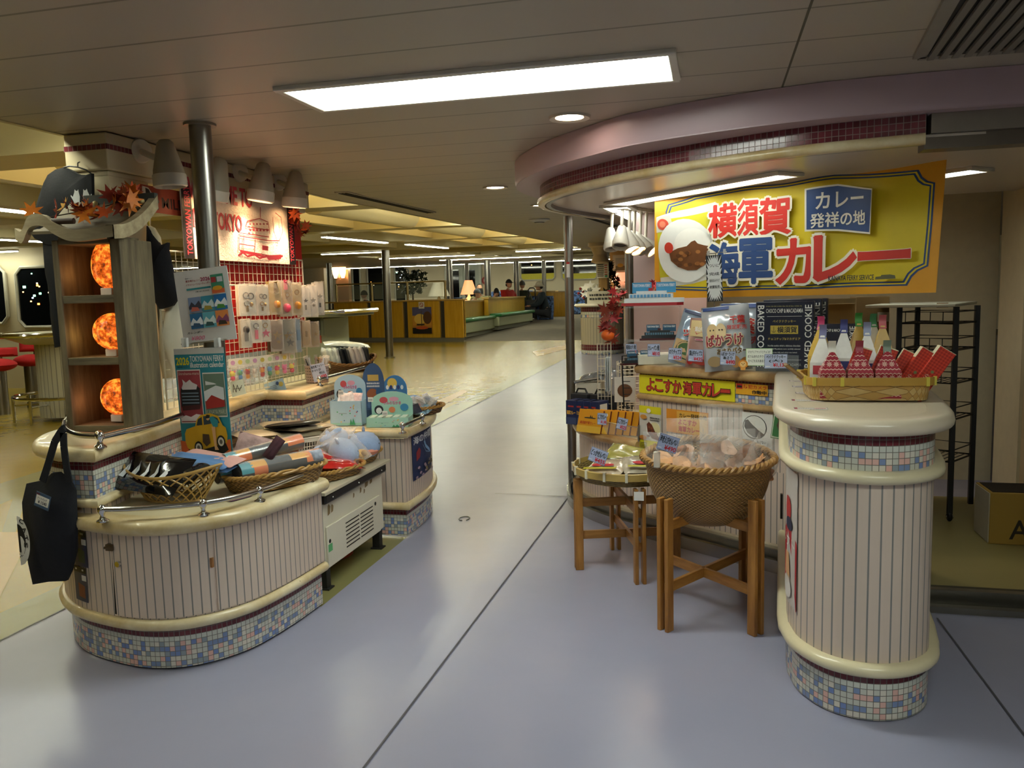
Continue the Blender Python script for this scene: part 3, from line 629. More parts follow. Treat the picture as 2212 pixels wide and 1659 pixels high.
g1 = [atz(x, y, .965)[:2] for x, y in ((214, 943), (170, 940), (145, 930), (140, 915), (150, 902))]; g1 = [(p[0], p[1]) for p in smooth([Vector(p) for p in g1], 5)]
gallery(t, g1, .922, [g1[0], g1[-1]], .013, .045)
g2 = [atz(x, y, .965)[:2] for x, y in ((216, 945), (330, 918), (470, 872))]; gallery(t, g2, .922, [g2[0]], .013, .045)
g3 = [atz(x, y, .965)[:2] for x, y in ((690, 820), (805, 789))]; gallery(t, g3, .922, [g3[0], g3[1]], .011, .045)
# rear low tier
BK = smooth([Vector(p) for p in ((-1.86, 4.66), (-1.865, 5.0), (-1.92, 5.3), (-2.05, 5.6), (-2.3, 5.85))], 6); BK = [(-2.85, 4.66)]+[(p.x, p.y) for p in BK]
t = thing('display_counter', 'low rear counter of the left island with rounded end beyond the white freezer', 'counter', (-2.2, 5.1, 0))
m = MB(TILE); m.wall(BK, .01, .185); m.build('tile_base', t, world=True)
m = MB(BEAD); m.wall(offset(BK, .01), .2, .63); m.build('beadboard_panel', t, world=True)
m = MB(NOSE); m.sweep(BK, nose_prof(.178, .225, .04)); m.build('lower_moulding', t, world=True)
m = MB(NOSE); m.sweep(BK, nose_prof(.635, .69, .05)); m.build('counter_nosing', t, world=True)
m = MB(TOPC); m.prism(BK+[(-2.7, 5.85), (-2.85, 5.2)], .64, .688); m.build('counter_top', t, world=True)
g4 = [atz(x, y, .735)[:2] for x, y in ((869, 919), (912, 900))]; gallery(t, g4, .688, g4, .01, .045)
# chest freezer in the bay
fx = -1.935; t = thing('chest_freezer', 'white chest freezer with black edge and vents, paint chipped, between the two low counters', 'freezer', (-2.3, 4.1, 0))
m = MB(mat('#d8d2bd', .4, 0, .03, 2)); m.box(-2.68, 3.70, .115, fx, 4.47, .5); m.build('cabinet', t, world=True, bev=.004)
m = MB(mat('#d9d3bf', .4, 0, .03, 2)); m.box(fx, 3.715, .118, fx+.012, 4.40, .335); p_ = m.build('service_panel', t, world=True, bev=.003)
k = MB(mat('#2a241c', .7))
for a, b in ((3.93, 4.10), (4.12, 4.29)):
    for i in range(7): k.box(fx+.012, a, .16+i*.022, fx+.0135, b, .166+i*.022)
k.build('vent_slots', p_, world=True)
for y, z in ((3.74, .255), (4.33, .30)): k = MB(mat('#14120f', .8)); k.cyl((fx+.011, y, z), (fx+.0135, y, z), .011, None, 14); k.build('screw_hole', p_, world=True)
k = MB(mat('#5aa86a', .6)); k.box(fx+.012, 3.72, .2, fx+.013, 3.765, .24); k.build('green_tape', p_, world=True)
k = MB(mat('#85714c', .8))
for y, z, w_, h_ in ((3.75, .385, .035, .06), (3.79, .39, .03, .045), (4.06, .40, .02, .03), (4.15, .405, .025, .035), (4.22, .42, .05, .05), (4.29, .425, .04, .05), (4.2, .39, .02, .03)):
    k.poly([(fx+.0012, y, z), (fx+.0012, y+w_*.8, z+.006), (fx+.0012, y+w_, z+h_*.7), (fx+.0012, y+w_*.5, z+h_), (fx+.0012, y+.004, z+h_*.85)])
k.build('chipped_patch', t, world=True)
m = MB(mat('#0f0e0d', .35)); m.box(fx-.01, 3.68, .46, fx+.03, 4.48, .515); m.build('black_edge', t, world=True, bev=.012)
k = MB(CHROME)
for y in (3.76, 4.08, 4.4): k.ball((fx+.031, y, .485), .005, 8, 6)
k.build('edge_screw', t, world=True)
m = MB(mat('#c4bba3', .35, 0, .08, 6)); m.box(-2.70, 3.66, .512, fx+.04, 4.52, .53); m.build('top_board', t, world=True, bev=.003)
for y in (3.74, 4.43):
    m = MB(mat('#1b1a18', .6)); m.box(fx-.05, y-.025, 0, fx-.005, y+.02, .118); m.box(fx-.06, y-.035, 0, fx+.01, y+.03, .008); m.build('leg', t, world=True)
m = MB(mat('#a2421f', .6)); m.lathe([(.09, .0), (.1, .01), (.1, .06), (.09, .07)], 20, (-2.15, 4.25, .0)); tag(m.build('cable_coil', None), 'coil of orange cable on the floor under the white freezer', 'cable')
# pole through the island
t = thing('steel_pole', 'thick steel pole rising from the left island past the white towel to the ceiling', 'pole', (-2.377, 3.52, .92)); m = MB(POLE); m.cyl((0, 0, -.27), (0, 0, 1.43), .051, None, 28); m.build('tube', t); m = MB(mat('#9a948a', .35, .8)); m.cyl((0, 0, 1.418), (0, 0, 1.429), .075, None, 28); m.build('ceiling_plate', t)
# frieze beam on a panelled pier
FRZ = mat('#cbbd9c', .5, 0, .05, 2); t = thing('frieze_beam', 'cream beam with a dark red tile line carrying the four grey spotlights', 'beam', (-3.0, 4.4, 2.18))
m = MB(FRZ); m.box(-3.13, 3.49, 2.165, -2.88, 5.55, 2.345); m.box(-3.11, 3.51, 2.135, -2.90, 5.53, 2.165); m.build('beam_body', t, world=True, bev=.008)
m = MB(mosaic(.027, 9, allred=True)); m.wall([(-3.131, 3.489), (-2.879, 3.489), (-2.879, 5.55)], 2.262, 2.289); m.build('tile_line', t, world=True)
t = thing('pier', 'cream panelled pier standing under the left end of the tiled beam', 'pillar', (-3.02, 3.6, .92)); m = MB(FRZ); m.box(-3.12, 3.51, .92, -2.9, 3.8, 2.137); m.build('shaft', t, world=True)
for x0, x1, y0, y1 in ((-3.06, -2.95, 3.505, 3.51), (-2.9, -2.895, 3.58, 3.72)):
    m = MB(FRZ); z0, z1 = 1.93, 2.06
    if y1-y0 < .01: m.box(x0, 3.495, z0, x1, 3.51, z1); m.mat(mat('#a3977c', .5)); m.box(x0+.022, 3.493, z0+.022, x1-.022, 3.4955, z1-.022)
    else: m.box(-2.9, y0, z0, -2.885, y1, z1); m.mat(mat('#a3977c', .5)); m.box(-2.886, y0+.022, z0+.022, -2.8835, y1-.022, z1-.022)
    m.build('raised_panel', t, world=True, bev=.003)
# spotlights on the beam
CONE = mat('#a39b88', .45); CAP = mat('#d6cfc0', .4)
def spot_head(name, label, base, aim, head, group, s_=1.0, lit=True, colr=(1, .72, .45), watts=SPOT):
    """disc on the beam, arm, bell-shaped shade with a white cap ring and a bulb"""
    t = thing(name, label, 'spotlight', base, 0, group); B = Vector(base); Hd = Vector(head); A = Vector(aim).normalized()
    m = MB(CAP); nrm = (Hd-B); nrm.z = 0 if nrm.xy.length > .1 else -1; nrm = nrm if nrm.z == 0 else Vector((0, 0, -1))
    m.cyl((0, 0, 0), nrm.normalized()*.02, .055*s_, .05*s_, 24); m.build('wall_plate', t)
    m = MB(CAP); m.tube([(0, 0, 0), (Hd-B)*.96], .014*s_, 10); m.build('arm', t)
    q = A.to_track_quat('Z', 'Y').to_matrix().to_4x4(); M = Matrix.Translation(Hd-B)@q
    m = MB(CONE); m.lathe([(0, -.1*s_), (.022*s_, -.098*s_), (.035*s_, -.085*s_), (.064*s_, .03*s_), (.067*s_, .055*s_)], 24, M=M); m.build('lamp_shade', t)
    m = MB(CAP); m.lathe([(.069*s_, .05*s_), (.071*s_, .055*s_), (.071*s_, .1*s_), (.064*s_, .105*s_), (.06*s_, .095*s_), (.058*s_, .06*s_)], 24, M=M); m.build('cap_ring', t)
    m = MB(emit('#ffcf96', 14, 'bulb_glow') if lit else mat('#4a4238', .3)); m.lathe([(0, .088*s_), (.03*s_, .084*s_), (.056*s_, .07*s_), (.058*s_, .065*s_), (0, .06*s_)], 20, M=M); m.build('bulb', t)
    if lit:
        l = bpy.data.lights.new('spot_beam', 'SPOT'); l.energy = watts; l.color = colr; l.spot_size = math.radians(95); l.spot_blend = .8; l.shadow_soft_size = .04
        o = bpy.data.objects.new('spot_beam', l); COL.objects.link(o); o.parent = t; o.matrix_local = Matrix.Translation(Hd-B+A*.125*s_)@(-A).to_track_quat('Z', 'Y').to_matrix().to_4x4()
    return t
for i, (px, py, bx, by, lit, aim, lab) in enumerate(((362, 352, 302, 326, False, (.05, .03, -1), 'unlit, nearest the panelled pier'), (468, 385, 440, 358, True, (-.32, .05, -1), 'half hidden behind the steel pole'),
        (566, 392, 515, 372, True, (-.15, -.05, -1), 'aimed at the middle of the white towel'), (637, 408, 600, 392, True, (-.1, .02, -1), 'furthest along, next to the maple leaves'))):
    b = atx(bx, by, -2.876); h_ = atx(px, py, -2.66)
    spot_head('spotlight', 'grey bell-shaped spotlight on the tiled beam, '+lab, b, aim, h_, 'spotlights on the tiled beam', 1.15, lit)
# ================================================================== RIGHT SIDE: kiosk counter, peninsula, canopy
KB = smooth([Vector(p) for p in ((-.98, 6.5), (-1.06, 6.15), (-1.04, 5.78), (-.93, 5.44), (-.70, 5.13), (-.38, 4.86), (0, 4.58), (.37, 4.32))], 6); KB = [(p.x, p.y) for p in KB]
iL = min(range(len(KB)), key=lambda i: abs(KB[i][0]+.50))
LOW = KB[:iL+1]; HIGH = KB[iL:]
def inset(P, d): return offset(P, -d)
KN = worn_cream('#a07a48', '#c9aa78'); t = thing('kiosk_counter', 'long curved kiosk counter wearing the yellow curry banner, beadboard front over a steel rail', 'counter', (-.3, 5, 0))
m = MB(BEAD); m.wall(inset(KB, .1), .1, .52); m.wall(inset(HIGH, .1), .52, .86); m.build('beadboard_panel', t, world=True)
m = MB(KN); m.sweep(inset(LOW, .1), nose_prof(.52, .575, .05)); m.build('lower_nosing', t, world=True)
m = MB(TOPC); q = inset(LOW, .1); m.prism(q+[(-.1, 5.5), (-.4, 6.6)], .525, .573); m.build('lower_top', t, world=True)
m = MB(TILE); m.wall(inset(HIGH, .1), .86, 1.005); m.build('tile_band', t, world=True)
m = MB(KN); m.sweep(inset(HIGH, .1), nose_prof(.84, .875, .03)); m.build('middle_moulding', t, world=True)
m = MB(KN); m.sweep(inset(HIGH, .1), nose_prof(1.0, 1.055, .05)); m.build('counter_nosing', t, world=True)
h0, h1 = inset(HIGH, .1)[0], inset(HIGH, .1)[-1]
m = MB(TOPC); m.prism(inset(HIGH, .1)+[(.75, 4.75), (-.15, 5.42)], 1.005, 1.053); m.build('counter_top', t, world=True)
m = MB(mat('#c6b8a6', .45)); q = inset(HIGH, .1)[0]; m.box(q[0]-.003, q[1], .52, q[0]+.012, q[1]+.42, 1.0); m.build('end_panel', t, world=True)
m = MB(STEEL); m.sweep(KB, [(-.03, 0), (.0, 0), (0, .07), (-.03, .07)]); m.build('kick_rail', t, world=True)
m = MB(mat('#8a867c', .35, .8)); m.sweep(KB, [(-.11, 0), (-.045, 0), (-.045, .11), (-.11, .11)]); m.build('sill_rail', t, world=True)
m = MB(mat('#b8ac93', .5)); m.sweep(KB, [(-.10, .1), (-.065, .1), (-.065, .125), (-.10, .125)]); m.build('sill_cap', t, world=True)
# small acrylic fence along the low tier
fp = inset(LOW, .085)[8:]; m = MB(glass('#cfd8d4', .14)); m.wall(fp, .58, .655)
t2 = thing('display_fence', 'clear acrylic fence with steel posts along the low curry shelf', 'fence', (-.8, 5.3, .575)); m.build('pane', t2, world=True)
m = MB(STEEL); m.tube([(p[0], p[1], .66) for p in fp], .004, 6); m.build('top_rail', t2, world=True)
for p in (fp[0], fp[len(fp)//2], fp[-1]):
    m = MB(STEEL); m.cyl((p[0], p[1], .573), (p[0], p[1], .675), .008, None, 10); m.build('post', t2, world=True)
t3 = thing('card_rail', 'low clear acrylic rail along the front edge of the kiosk counter top', 'rail', (-.1, 4.75, 1.055)); m = MB(glass('#d8dedc', .05)); q = inset(HIGH, .115); m.wall(q, 1.056, 1.15); m.wall(offset(q, .004), 1.056, 1.15); m.build('pane', t3, world=True)
# peninsula: flat sided counter with a round nose
PN = [(.38, 4.45), (.29, 3.3)]+[(p.x, p.y) for p in smooth([Vector(p) for p in ((.287, 3.19), (.315, 3.04), (.40, 2.915), (.52, 2.87), (.64, 2.90), (.735, 3.0), (.775, 3.14))], 5)]+[(.80, 3.3), (.93, 4.5)]
t = thing('peninsula_counter', 'tall cream beadboard counter end with mosaic band and rounded nose in the right foreground', 'counter', (.55, 3.5, 0))
m = MB(mosaic(.0215)); m.wall(PN, .005, .18); m.build('tile_base', t, world=True)
BEADL = beadboard('#d9c6b6', .0385, '#858380'); m = MB(BEADL); m.wall(PN, .19, .86); m.build('beadboard_panel', t, world=True)
CR = mat('#ded2ae', .3, 0, .07, 5, .03, coat=.3)
m = MB(CR); m.sweep(PN, nose_prof(.165, .212, .036)); m.build('lower_moulding', t, world=True)
m = MB(CR); m.sweep(PN, nose_prof(.838, .882, .036)); m.build('middle_moulding', t, world=True)
m = MB(mosaic(.0215)); m.wall(PN, .87, 1.01); m.build('tile_band', t, world=True)
m = MB(mat('#d8cab2', .3, 0, .05, 3, coat=.3)); m.sweep(PN, nose_prof(1.005, 1.062, .06)); m.build('counter_nosing', t, world=True)
m = MB(mat('#cdbfa8', .32, 0, .05, 3)); m.prism(PN, 1.01, 1.06); m.build('counter_top', t, world=True)
m = MB(mat('#4a463f', .4, .7)); m.box(.318, 3.98, .4, .328, 4.0, .52); m.build('hinge', t, world=True)
# canopy
CA = smooth([Vector(p) for p in ((-1.0, 6.6), (-1.22, 6.05), (-1.28, 5.55), (-1.2, 5.12), (-.93, 4.62), (-.6, 4.24), (-.29, 3.98), (.31, 3.75), (.85, 3.70), (1.6, 3.72), (3, 3.75))], 6); CA = [(p.x, p.y) for p in CA]
CI = smooth([Vector(p) for p in ((-.86, 6.6), (-1.05, 6.05), (-1.13, 5.6), (-1.06, 5.2), (-.83, 4.79), (-.32, 4.27), (.32, 3.9), (.86, 3.77))], 6); CI = [(p.x, p.y) for p in CI]
PUR = mat('#b8a0a6', .42, 0, .03, 1.5, name='mauve_paint')
t = thing('canopy', 'mauve curved canopy over the kiosk with a dark red mosaic band', 'canopy', (.5, 5, 2.2))
m = MB(PUR); m.sweep(CA, [(-.02, 2.2), (.0, 2.206), (.006, 2.225), (.006, 2.348), (-.02, 2.348)]); m.build('fascia', t, world=True)
m = MB(PUR); m.prism(CA+[(3, 6.0), (-.3, 6.6)], 2.2, 2.21); m.build('soffit', t, world=True)
m = MB(mosaic(.028, allred=True)); m.wall(CI, 2.122, 2.2); m.build('tile_band', t, world=True)
m = MB(worn_cream()); m.sweep(CI, nose_prof(2.078, 2.124, .02)); m.build('cream_trim', t, world=True)
m = MB(mat('#59534b', .3, .8)); m.sweep(offset(CI, -.04), [(-.03, 2.082), (0, 2.082), (0, 2.12), (-.03, 2.12)]); m.build('shutter_track', t, world=True)
m = MB(mat('#cdbfae', .28, 0, .04, 1)); m.prism(offset(CI, -.02)+[(4.4, 3.95), (4.4, 6.0), (-.3, 6.4)], 2.108, 2.118); m.build('kiosk_deckhead', t, world=True)
m = MB(mat('#8f857a', .4, .5)); m.box(.88, 3.77, 2.12, 3.0, 3.83, 2.2); m.mat(mat('#6d6258', .35, .6)); m.box(.86, 3.80, 2.06, 3.0, 3.9, 2.12); m.build('shutter_box', t, world=True)
t = thing('steel_pole', 'slim steel pole standing before the kiosk display and reaching the canopy', 'pole', (-1.06, 6.16, 0)); m = MB(POLE); m.cyl((0, 0, 0), (0, 0, 2.08), .034, None, 24); m.build('tube', t); m = MB(WHITE); m.box(-.012, -.036, 1.62, .012, -.034, 1.73); m.mat(mat('#c0302a', .5)); m.box(-.012, -.0365, 1.72, .012, -.034, 1.735); m.build('sticker', t)
# door sill and inner floor
m = MB(mat('#8e8a80', .3, .9)); m.box(.86, 3.93, 0, 4.5, 3.97, .03); m.box(.86, 4.03, 0, 4.5, 4.07, .075); m.mat(mat('#5c5850', .4, .8)); m.box(.86, 3.97, 0, 4.5, 4.03, .012); m.box(.86, 4.07, 0, 4.5, 4.14, .06); structure('trim_2', m)
m = MB(mat('#8f8453', .4, 0, .1, 2)); m.poly([(.9, 4.14, .05), (4.5, 4.14, .05), (4.5, 5.98, .05), (.9, 5.98, .05)]); structure('floor_kiosk', m, flat=True)
m = MB(mat('#b7a37f', .5, 0, .1, 5)); m.box(2.0, 5.9, .05, 2.07, 5.98, 2.1); m.box(2.3, 5.9, .05, 2.33, 5.98, 2.1); structure('trim_3', m)
m = MB(mat('#6a4f33', .55, 0, .15, 8)); m.box(1.62, 4.28, .3, 1.665, 4.34, 1.0)
t = thing('wooden_post', 'narrow wooden post with black fittings at the right edge of the picture', 'post', (1.64, 4.3, .06)); m.build('post', t, world=True)
for z in (.36, .85): m = MB(BLACK); m.box(1.60, 4.26, z, 1.67, 4.35, z+.07); m.build('fitting', t, world=True, bev=.006)
# ceiling grille
t = thing('air_grille', 'slatted grey air grille in the ceiling corner above the canopy', 'vent', (1.3, 3.1, 2.35)); m = MB(mat('#8f887b', .5)); a, b = Vector((.75, 3.42, 2.345)), Vector((.685, 2.7, 2.345)); m.bar(a, b, .045, .02, (0, 0, 1)); m.bar(a, (2.3, 3.49, 2.345), .045, .02); m.build('frame', t, world=True)
m = MB(mat('#7d776c', .5))
for i in range(34):
    x = .79+i*.042; m.bar((x, 3.43, 2.335), (x-.06, 2.5, 2.335), .024, .012)
m.build('slat_bank', t, world=True); m = MB(mat('#2c2a26', .8)); m.poly([(.74, 3.42, 2.347), (.68, 2.4, 2.347), (2.3, 2.4, 2.347), (2.3, 3.48, 2.347)]); m.build('dark_back', t, world=True)
for x0, y0, x1, y1, lab in ((-2.86, 6.05, -2.86, 8.2, 'above the white towel'), (-1.5, 9.2, -1.35, 12, 'behind the canopy tip')):
    t = thing('slot_diffuser', 'long black slot vent in the planked ceiling '+lab, 'vent', ((x0+x1)/2, (y0+y1)/2, 2.35+zf((y0+y1)/2))); m = MB(mat('#b8ae9c', .5)); a, b = Vector((x0, y0, 2.345+zf(y0))), Vector((x1, y1, 2.345+zf(y1))); m.bar(a, b, .11, .012); m.build('frame', t, world=True)
    m = MB(mat('#191815', .8)); dx = Vector((0, 0, -.008))
    for k in (-.028, .0, .028): m.bar(a+dx+Vector((k, .03, 0)), b+dx+Vector((k, -.03, 0)), .016, .004)
    m.build('slot_bank', t, world=True)
t = thing('smoke_detector', 'small round smoke detector on the ceiling far behind the canopy', 'smoke detector', atg(1165, 476, 2.335)); m = MB(WHITE); m.lathe([(0, -.03), (.05, -.03), (.1, -.01), (.13, .0), (.13, .012)], 20); m.build('body', t); m = MB(BLACK); m.lathe([(.05, -.031), (.07, -.024)], 16); m.build('sensor_ring', t)
# ================================================================== GOODS ON THE LEFT ISLAND
OLD = wood('#4d4433', '#7d7156', 'weathered_board', (6, 6, .7), 4, .7, .3); OLDX = wood('#4d4433', '#7d7156', 'weathered_plank', (.7, 6, 6), 4, .7, .3); EAVE = wood('#8a7c60', '#b3a684', 'grey_eave_wood', (1, 5, 5), 4, .65, .2); INNER = wood('#4a2c14', '#6a431f', 'inner_board', (6, 6, .7), 4, .5, .1)
b0, b1, b2 = atz(155, 925, .93), atz(275, 934, .93), atz(347, 905, .93)
srz = math.radians(7); SW = .325; SD = .255; b0 = atz(277, 936, .924)-Vector((math.cos(srz), math.sin(srz), 0))*(SW-.03)
t = thing('display_shelf', 'weathered wooden display shelf with a curved temple style roof holding three glowing shell lamps', 'shelf', (b0.x, b0.y, .924), srz); SH = t
zt = hz(160, 520, b0)-.924; z1 = hz(160, 650, b0)-.924; z2 = hz(160, 783, b0)-.924
m = MB(OLD); m.box(0, 0, 0, .03, SD, zt); m.build('side_board', t, bev=.004)
m = MB(OLD); m.box(SW-.05, 0, .0, SW, SD*.45, zt); m.box(SW-.048, SD*.455, .0, SW-.002, SD, zt); m.build('side_board', t, bev=.004)
m = MB(INNER); m.box(.03, SD-.02, .03, SW-.05, SD, zt); m.build('back_board', t)
m = MB(BLACK); m.box(SW*.5, SD-.03, .03, SW-.05, SD-.021, zt); m.build('dark_backing', t)
for z in (0.0, z2-.012, z1-.012, zt-.02): m = MB(OLDX); m.box(.03, .004, z, SW-.05, SD-.02, z+.035); m.build('shelf_board', t, bev=.003)
ew = [(-.10, .0), (-.07, -.012), (-.03, .05), (.03, .055), (.08, .02), (.15, -.012), (.24, -.012), (SW+.03, .0)]
ew = [(p.x, p.y) for p in smooth([Vector(p) for p in ew], 5)]
m = MB(EAVE)
for (xa, za), (xb, zb) in zip(ew, ew[1:]):
    P = [(xa, -.09, zt+za), (xb, -.09, zt+zb), (xb, -.09, zt+zb+.05), (xa, -.09, zt+za+.05)]; Q = [(x, -.055, z) for x, y, z in P]
    m.poly(P); m.poly(Q); m.poly([P[0], P[1], Q[1], Q[0]]); m.poly([P[3], P[2], Q[2], Q[3]])
m.build('eave_board', t, 30)
sd_ = [(-.09, 0), (.0, .012), (.09, .045), (.18, .095), (SD+.02, .165)]; sd_ = [(p.x, p.y) for p in smooth([Vector(p) for p in sd_], 5)]
for xa in (SW-.0,):
    m = MB(EAVE)
    for (ya, za), (yb, zb) in zip(sd_, sd_[1:]):
        P = [(xa, ya, zt+za-.01), (xa, yb, zt+zb-.01), (xa, yb, zt+zb+.05), (xa, ya, zt+za+.05)]; Q = [(xa+.035, y, z) for x, y, z in P]; m.poly(P); m.poly(Q); m.poly([P[0], P[1], Q[1], Q[0]]); m.poly([P[3], P[2], Q[2], Q[3]])
    m.build('gable_board', t, 30)
for i in range(8):
    y = -.075+i*.05; za, zb = [min(sd_, key=lambda p: abs(p[0]-q))[1] for q in (y, y+.054)]
    m = MB(OLDX); m.bar((-.08, y+.025, zt+(za+zb)/2+.026), (SW+.01, y+.025, zt+(za+zb)/2+.026), math.hypot(.05, zb-za)+.004, .012, (0, -(zb-za), .05)); m.build('roof_slat', t)
m = MB(mat('#3f423f', .6)); m.box(-.0, SD+.0, zt+.15, SW+.03, SD+.03, zt+.225); rb = m.build('ridge_board', t)
for x in (.06, SW-.03): m = MB(mat('#c8b27a', .4)); m.ball((x, SD-.006, zt+.185), .013, 10, 8); m.build('knob', rb)
m = MB(mat('#3a2418', .5)); m.cyl((-.02, -.07, zt+.075), (.16, -.06, zt+.075), .013); m.mat(mat('#c8b27a', .4)); m.ball((-.03, -.07, zt+.075), .018, 10, 8); m.build('round_bar', t)
# shell lamps
s = N('glowing_shell_glass'); a = s.noise(26, 4, rough=.7); rp = s.t.nodes.new('ShaderNodeValToRGB'); e = rp.color_ramp.elements; e[0].color = srgb('#5a1f06'); e[0].position = .36; e[1].color = srgb('#ffb43c'); e[1].position = .6
x = e.new(.5); x.color = srgb('#f0641a'); s.l(a, rp.inputs[0]); s.l(rp.outputs[0], s.b.inputs['Emission Color']); s.b.inputs['Emission Strength'].default_value = .75; s.b.inputs['Base Color'].default_value = srgb('#7a3a10'); s.b.inputs['Roughness'].default_value = .15; s.bump(a, .6); SHELL = s.m
for z, rx, rz_, c, lab, px in ((z1+.02, .07, .1, (1, .5, .18), 'tall cone shaped, on the top shelf', 235), (z2+.02, .085, .085, (1, .62, .2), 'round yellow, on the middle shelf', 245), (.04, .075, .085, (1, .42, .2), 'round orange, on the bottom shelf', 258)):
    lt = thing('shell_lamp', 'glowing amber shell lamp, '+lab, 'lamp', (SH.matrix_world if False else root_matrix(SH))@Vector((SW*.60, SD*.42, z)), 0, 'shell lamps in the wooden shelf')
    m = MB(WHITE); m.box(-.03, -.03, 0, .03, .03, .035); m.build('lamp_base', lt, bev=.004)
    m = MB(SHELL)
    def fs(u, v, rx=rx, rz_=rz_):
        f = v*PI; t_ = u*2*PI; k = 1+.05*math.sin(t_*14); return (rx*math.sin(f)*math.cos(t_)*k, rx*math.sin(f)*math.sin(t_)*k, .035+rz_*.93-rz_*math.cos(f)*(1.25 if (v > .5 and rz_ > .09) else 1))
    m.grid(fs, 42, 14, True); m.build('shell_glass', lt)
    l = bpy.data.lights.new('lamp_bulb', 'POINT'); l.energy = .12; l.color = c; l.shadow_soft_size = .05; o = bpy.data.objects.new('lamp_bulb', l); COL.objects.link(o); o.parent = lt; o.location = (-.11, -.06, .1)
# maple leaves
def leaf_geo(mb, c, size, M, m, pts=7):
    mb.mat(m); P = []
    for i in range(pts*2):
        a = -PI/2+2*PI*i/(pts*2); r_ = size*(1 if i % 2 else .46)*(1 if i else .5); P.append(Vector((r_*math.cos(a), r_*math.sin(a), size*.18*(i % 2))))
    b = len(mb.v); mb.v += [tuple(Vector(c)+M@p) for p in P]+[tuple(c)]
    for i in range(pts*2): mb.face((b+i, b+(i+1) % (pts*2), b+pts*2))
LEAFC = [mat(c, .5, 0, .25, 30) for c in ('#c8501c', '#d97a1e', '#a8321a', '#d9a02a', '#8a2a1a')]
def garland(name, label, pts, n, size, seed, group=None, cols=LEAFC, tw='#3a2a1a'):
    R_ = random.Random(seed); c0 = Vector(pts[0]); t = thing(name, label, 'leaf garland', c0, 0, group); P = smooth([Vector(p)-c0 for p in pts], 6); m = MB(mat(tw, .7)); m.tube(P, .0025, 6); m.build('twig', t)
    for i in range(n):
        p = P[int(R_.random()*(len(P)-1))]+Vector((R_.uniform(-1, 1), R_.uniform(-1, 1), R_.uniform(-.6, 1)))*size*.8; q = Matrix.Rotation(R_.uniform(-1.2, 1.2), 3, 'X')@Matrix.Rotation(R_.uniform(-1, 1), 3, 'Y')@Matrix.Rotation(R_.uniform(0, 6), 3, 'Z'); q = Matrix.Rotation(PI/2*.7, 3, 'X')@q
        m = MB(); leaf_geo(m, p, size*R_.uniform(.7, 1.15), q, R_.choice(cols)); m.build('leaf', t, 80)
    return t
RM = root_matrix(SH)
garland('leaf_garland', 'orange and yellow maple leaf garland lying on the wooden shelf roof', [RM@Vector(p) for p in ((-.06, -.03, zt+.09), (.08, .04, zt+.12), (.2, .1, zt+.15), (.3, .16, zt+.2))], 26, .058, 3)
MAPR = [mat(c, .5, 0, .25, 30) for c in ('#7a1f16', '#a8451a', '#9a5a22', '#8a2a1a')]
garland('leaf_garland', 'dark red and brown maple leaves at the right edge of the white towel', [atx(x, y, -2.76) for x, y in ((632, 460), (640, 480), (655, 500), (672, 482))], 12, .05, 5, cols=MAPR)
# garments
CLOTH = mat('#101218', .9, 0, .2, 60, .15); CLOTH2 = mat('#12141c', .9, 0, .2, 60, .15)
def cloth_panel(mb, outline, depth_fn, th, m, n=16):
    """outline px polygon cut as a soft slab: front pushed out in folds"""
    mb.mat(m); P = [Vector(p) for p in outline]; c = sum(P, Vector((0, 0, 0)))/len(P); b = len(mb.v); rings = 5
    back = Vector((0, 1, 0))
    for k in range(rings+1):
        f = k/rings
        for p in P: q = c+(p-c)*(1-f); mb.v.append(tuple(q-back*(th*math.sin(f*PI/2)+.012*noise.noise((q.x*16, q.z*7, 3)))))
    n_ = len(P)
    for k in range(rings):
        for i in range(n_): mb.face((b+k*n_+i, b+k*n_+(i+1) % n_, b+(k+1)*n_+(i+1) % n_, b+(k+1)*n_+i))
    b2 = len(mb.v); mb.v += [tuple(p+back*.02) for p in P]
    for i in range(n_): mb.face((b+i, b+(i+1) % n_, b2+(i+1) % n_, b2+i))
    mb.face([b2+i for i in range(n_)])
TY = 3.42
def px_poly(pts, y): return [aty(a, b, y) for a, b in pts]
t = thing('sweatshirt', 'black sweatshirt with two pale cat prints hanging left of the wooden shelf', 'clothing', aty(150, 750, TY))
m = MB(); o_ = [(150, 366), (138, 361), (118, 366), (102, 378), (94, 395), (84, 425), (72, 460), (60, 496), (76, 515), (100, 528), (150, 530), (199, 528), (199, 480), (198, 430), (197, 374), (186, 378), (170, 377)]
cloth_panel(m, px_poly(o_, TY), None, .045, CLOTH); m.build('body', t, 60, world=True)
m = MB(); cloth_panel(m, px_poly([(92, 505), (140, 510), (136, 600), (134, 700), (133, 747), (118, 751), (113, 690), (104, 600), (95, 540)], TY+.02), None, .04, CLOTH); m.build('sleeve', t, 60, world=True)
a = Art(); o = aty(165, 425, TY-.062)
for dx, fl_ in ((0, 1), (.057, -1)): a.poly([(dx+fl_*x, y) for x, y in ((-.014, -.03), (.016, -.03), (.02, 0), (.015, .022), (.014, .034), (.008, .027), (.0, .028), (-.006, .035), (-.01, .02), (-.02, -.0), (-.03, .01), (-.032, .004), (-.018, -.02))], '#b9bcc0')
m = MB(); a.into(m, frame_of(o, (1, 0, 0), (0, 0, 1))); m.build('cat_print', t, world=True)
m = MB(mat('#3a3a3c', .4, .5)); m.tube([aty(x, y, TY) for x, y in ((138, 362), (150, 359), (168, 361), (186, 367), (196, 374))], .004, 6); m.tube([aty(168, 361, TY), aty(168, 352, TY+.02), aty(172, 350, TY+.05)], .003, 6); m.build('hanger', t, world=True)
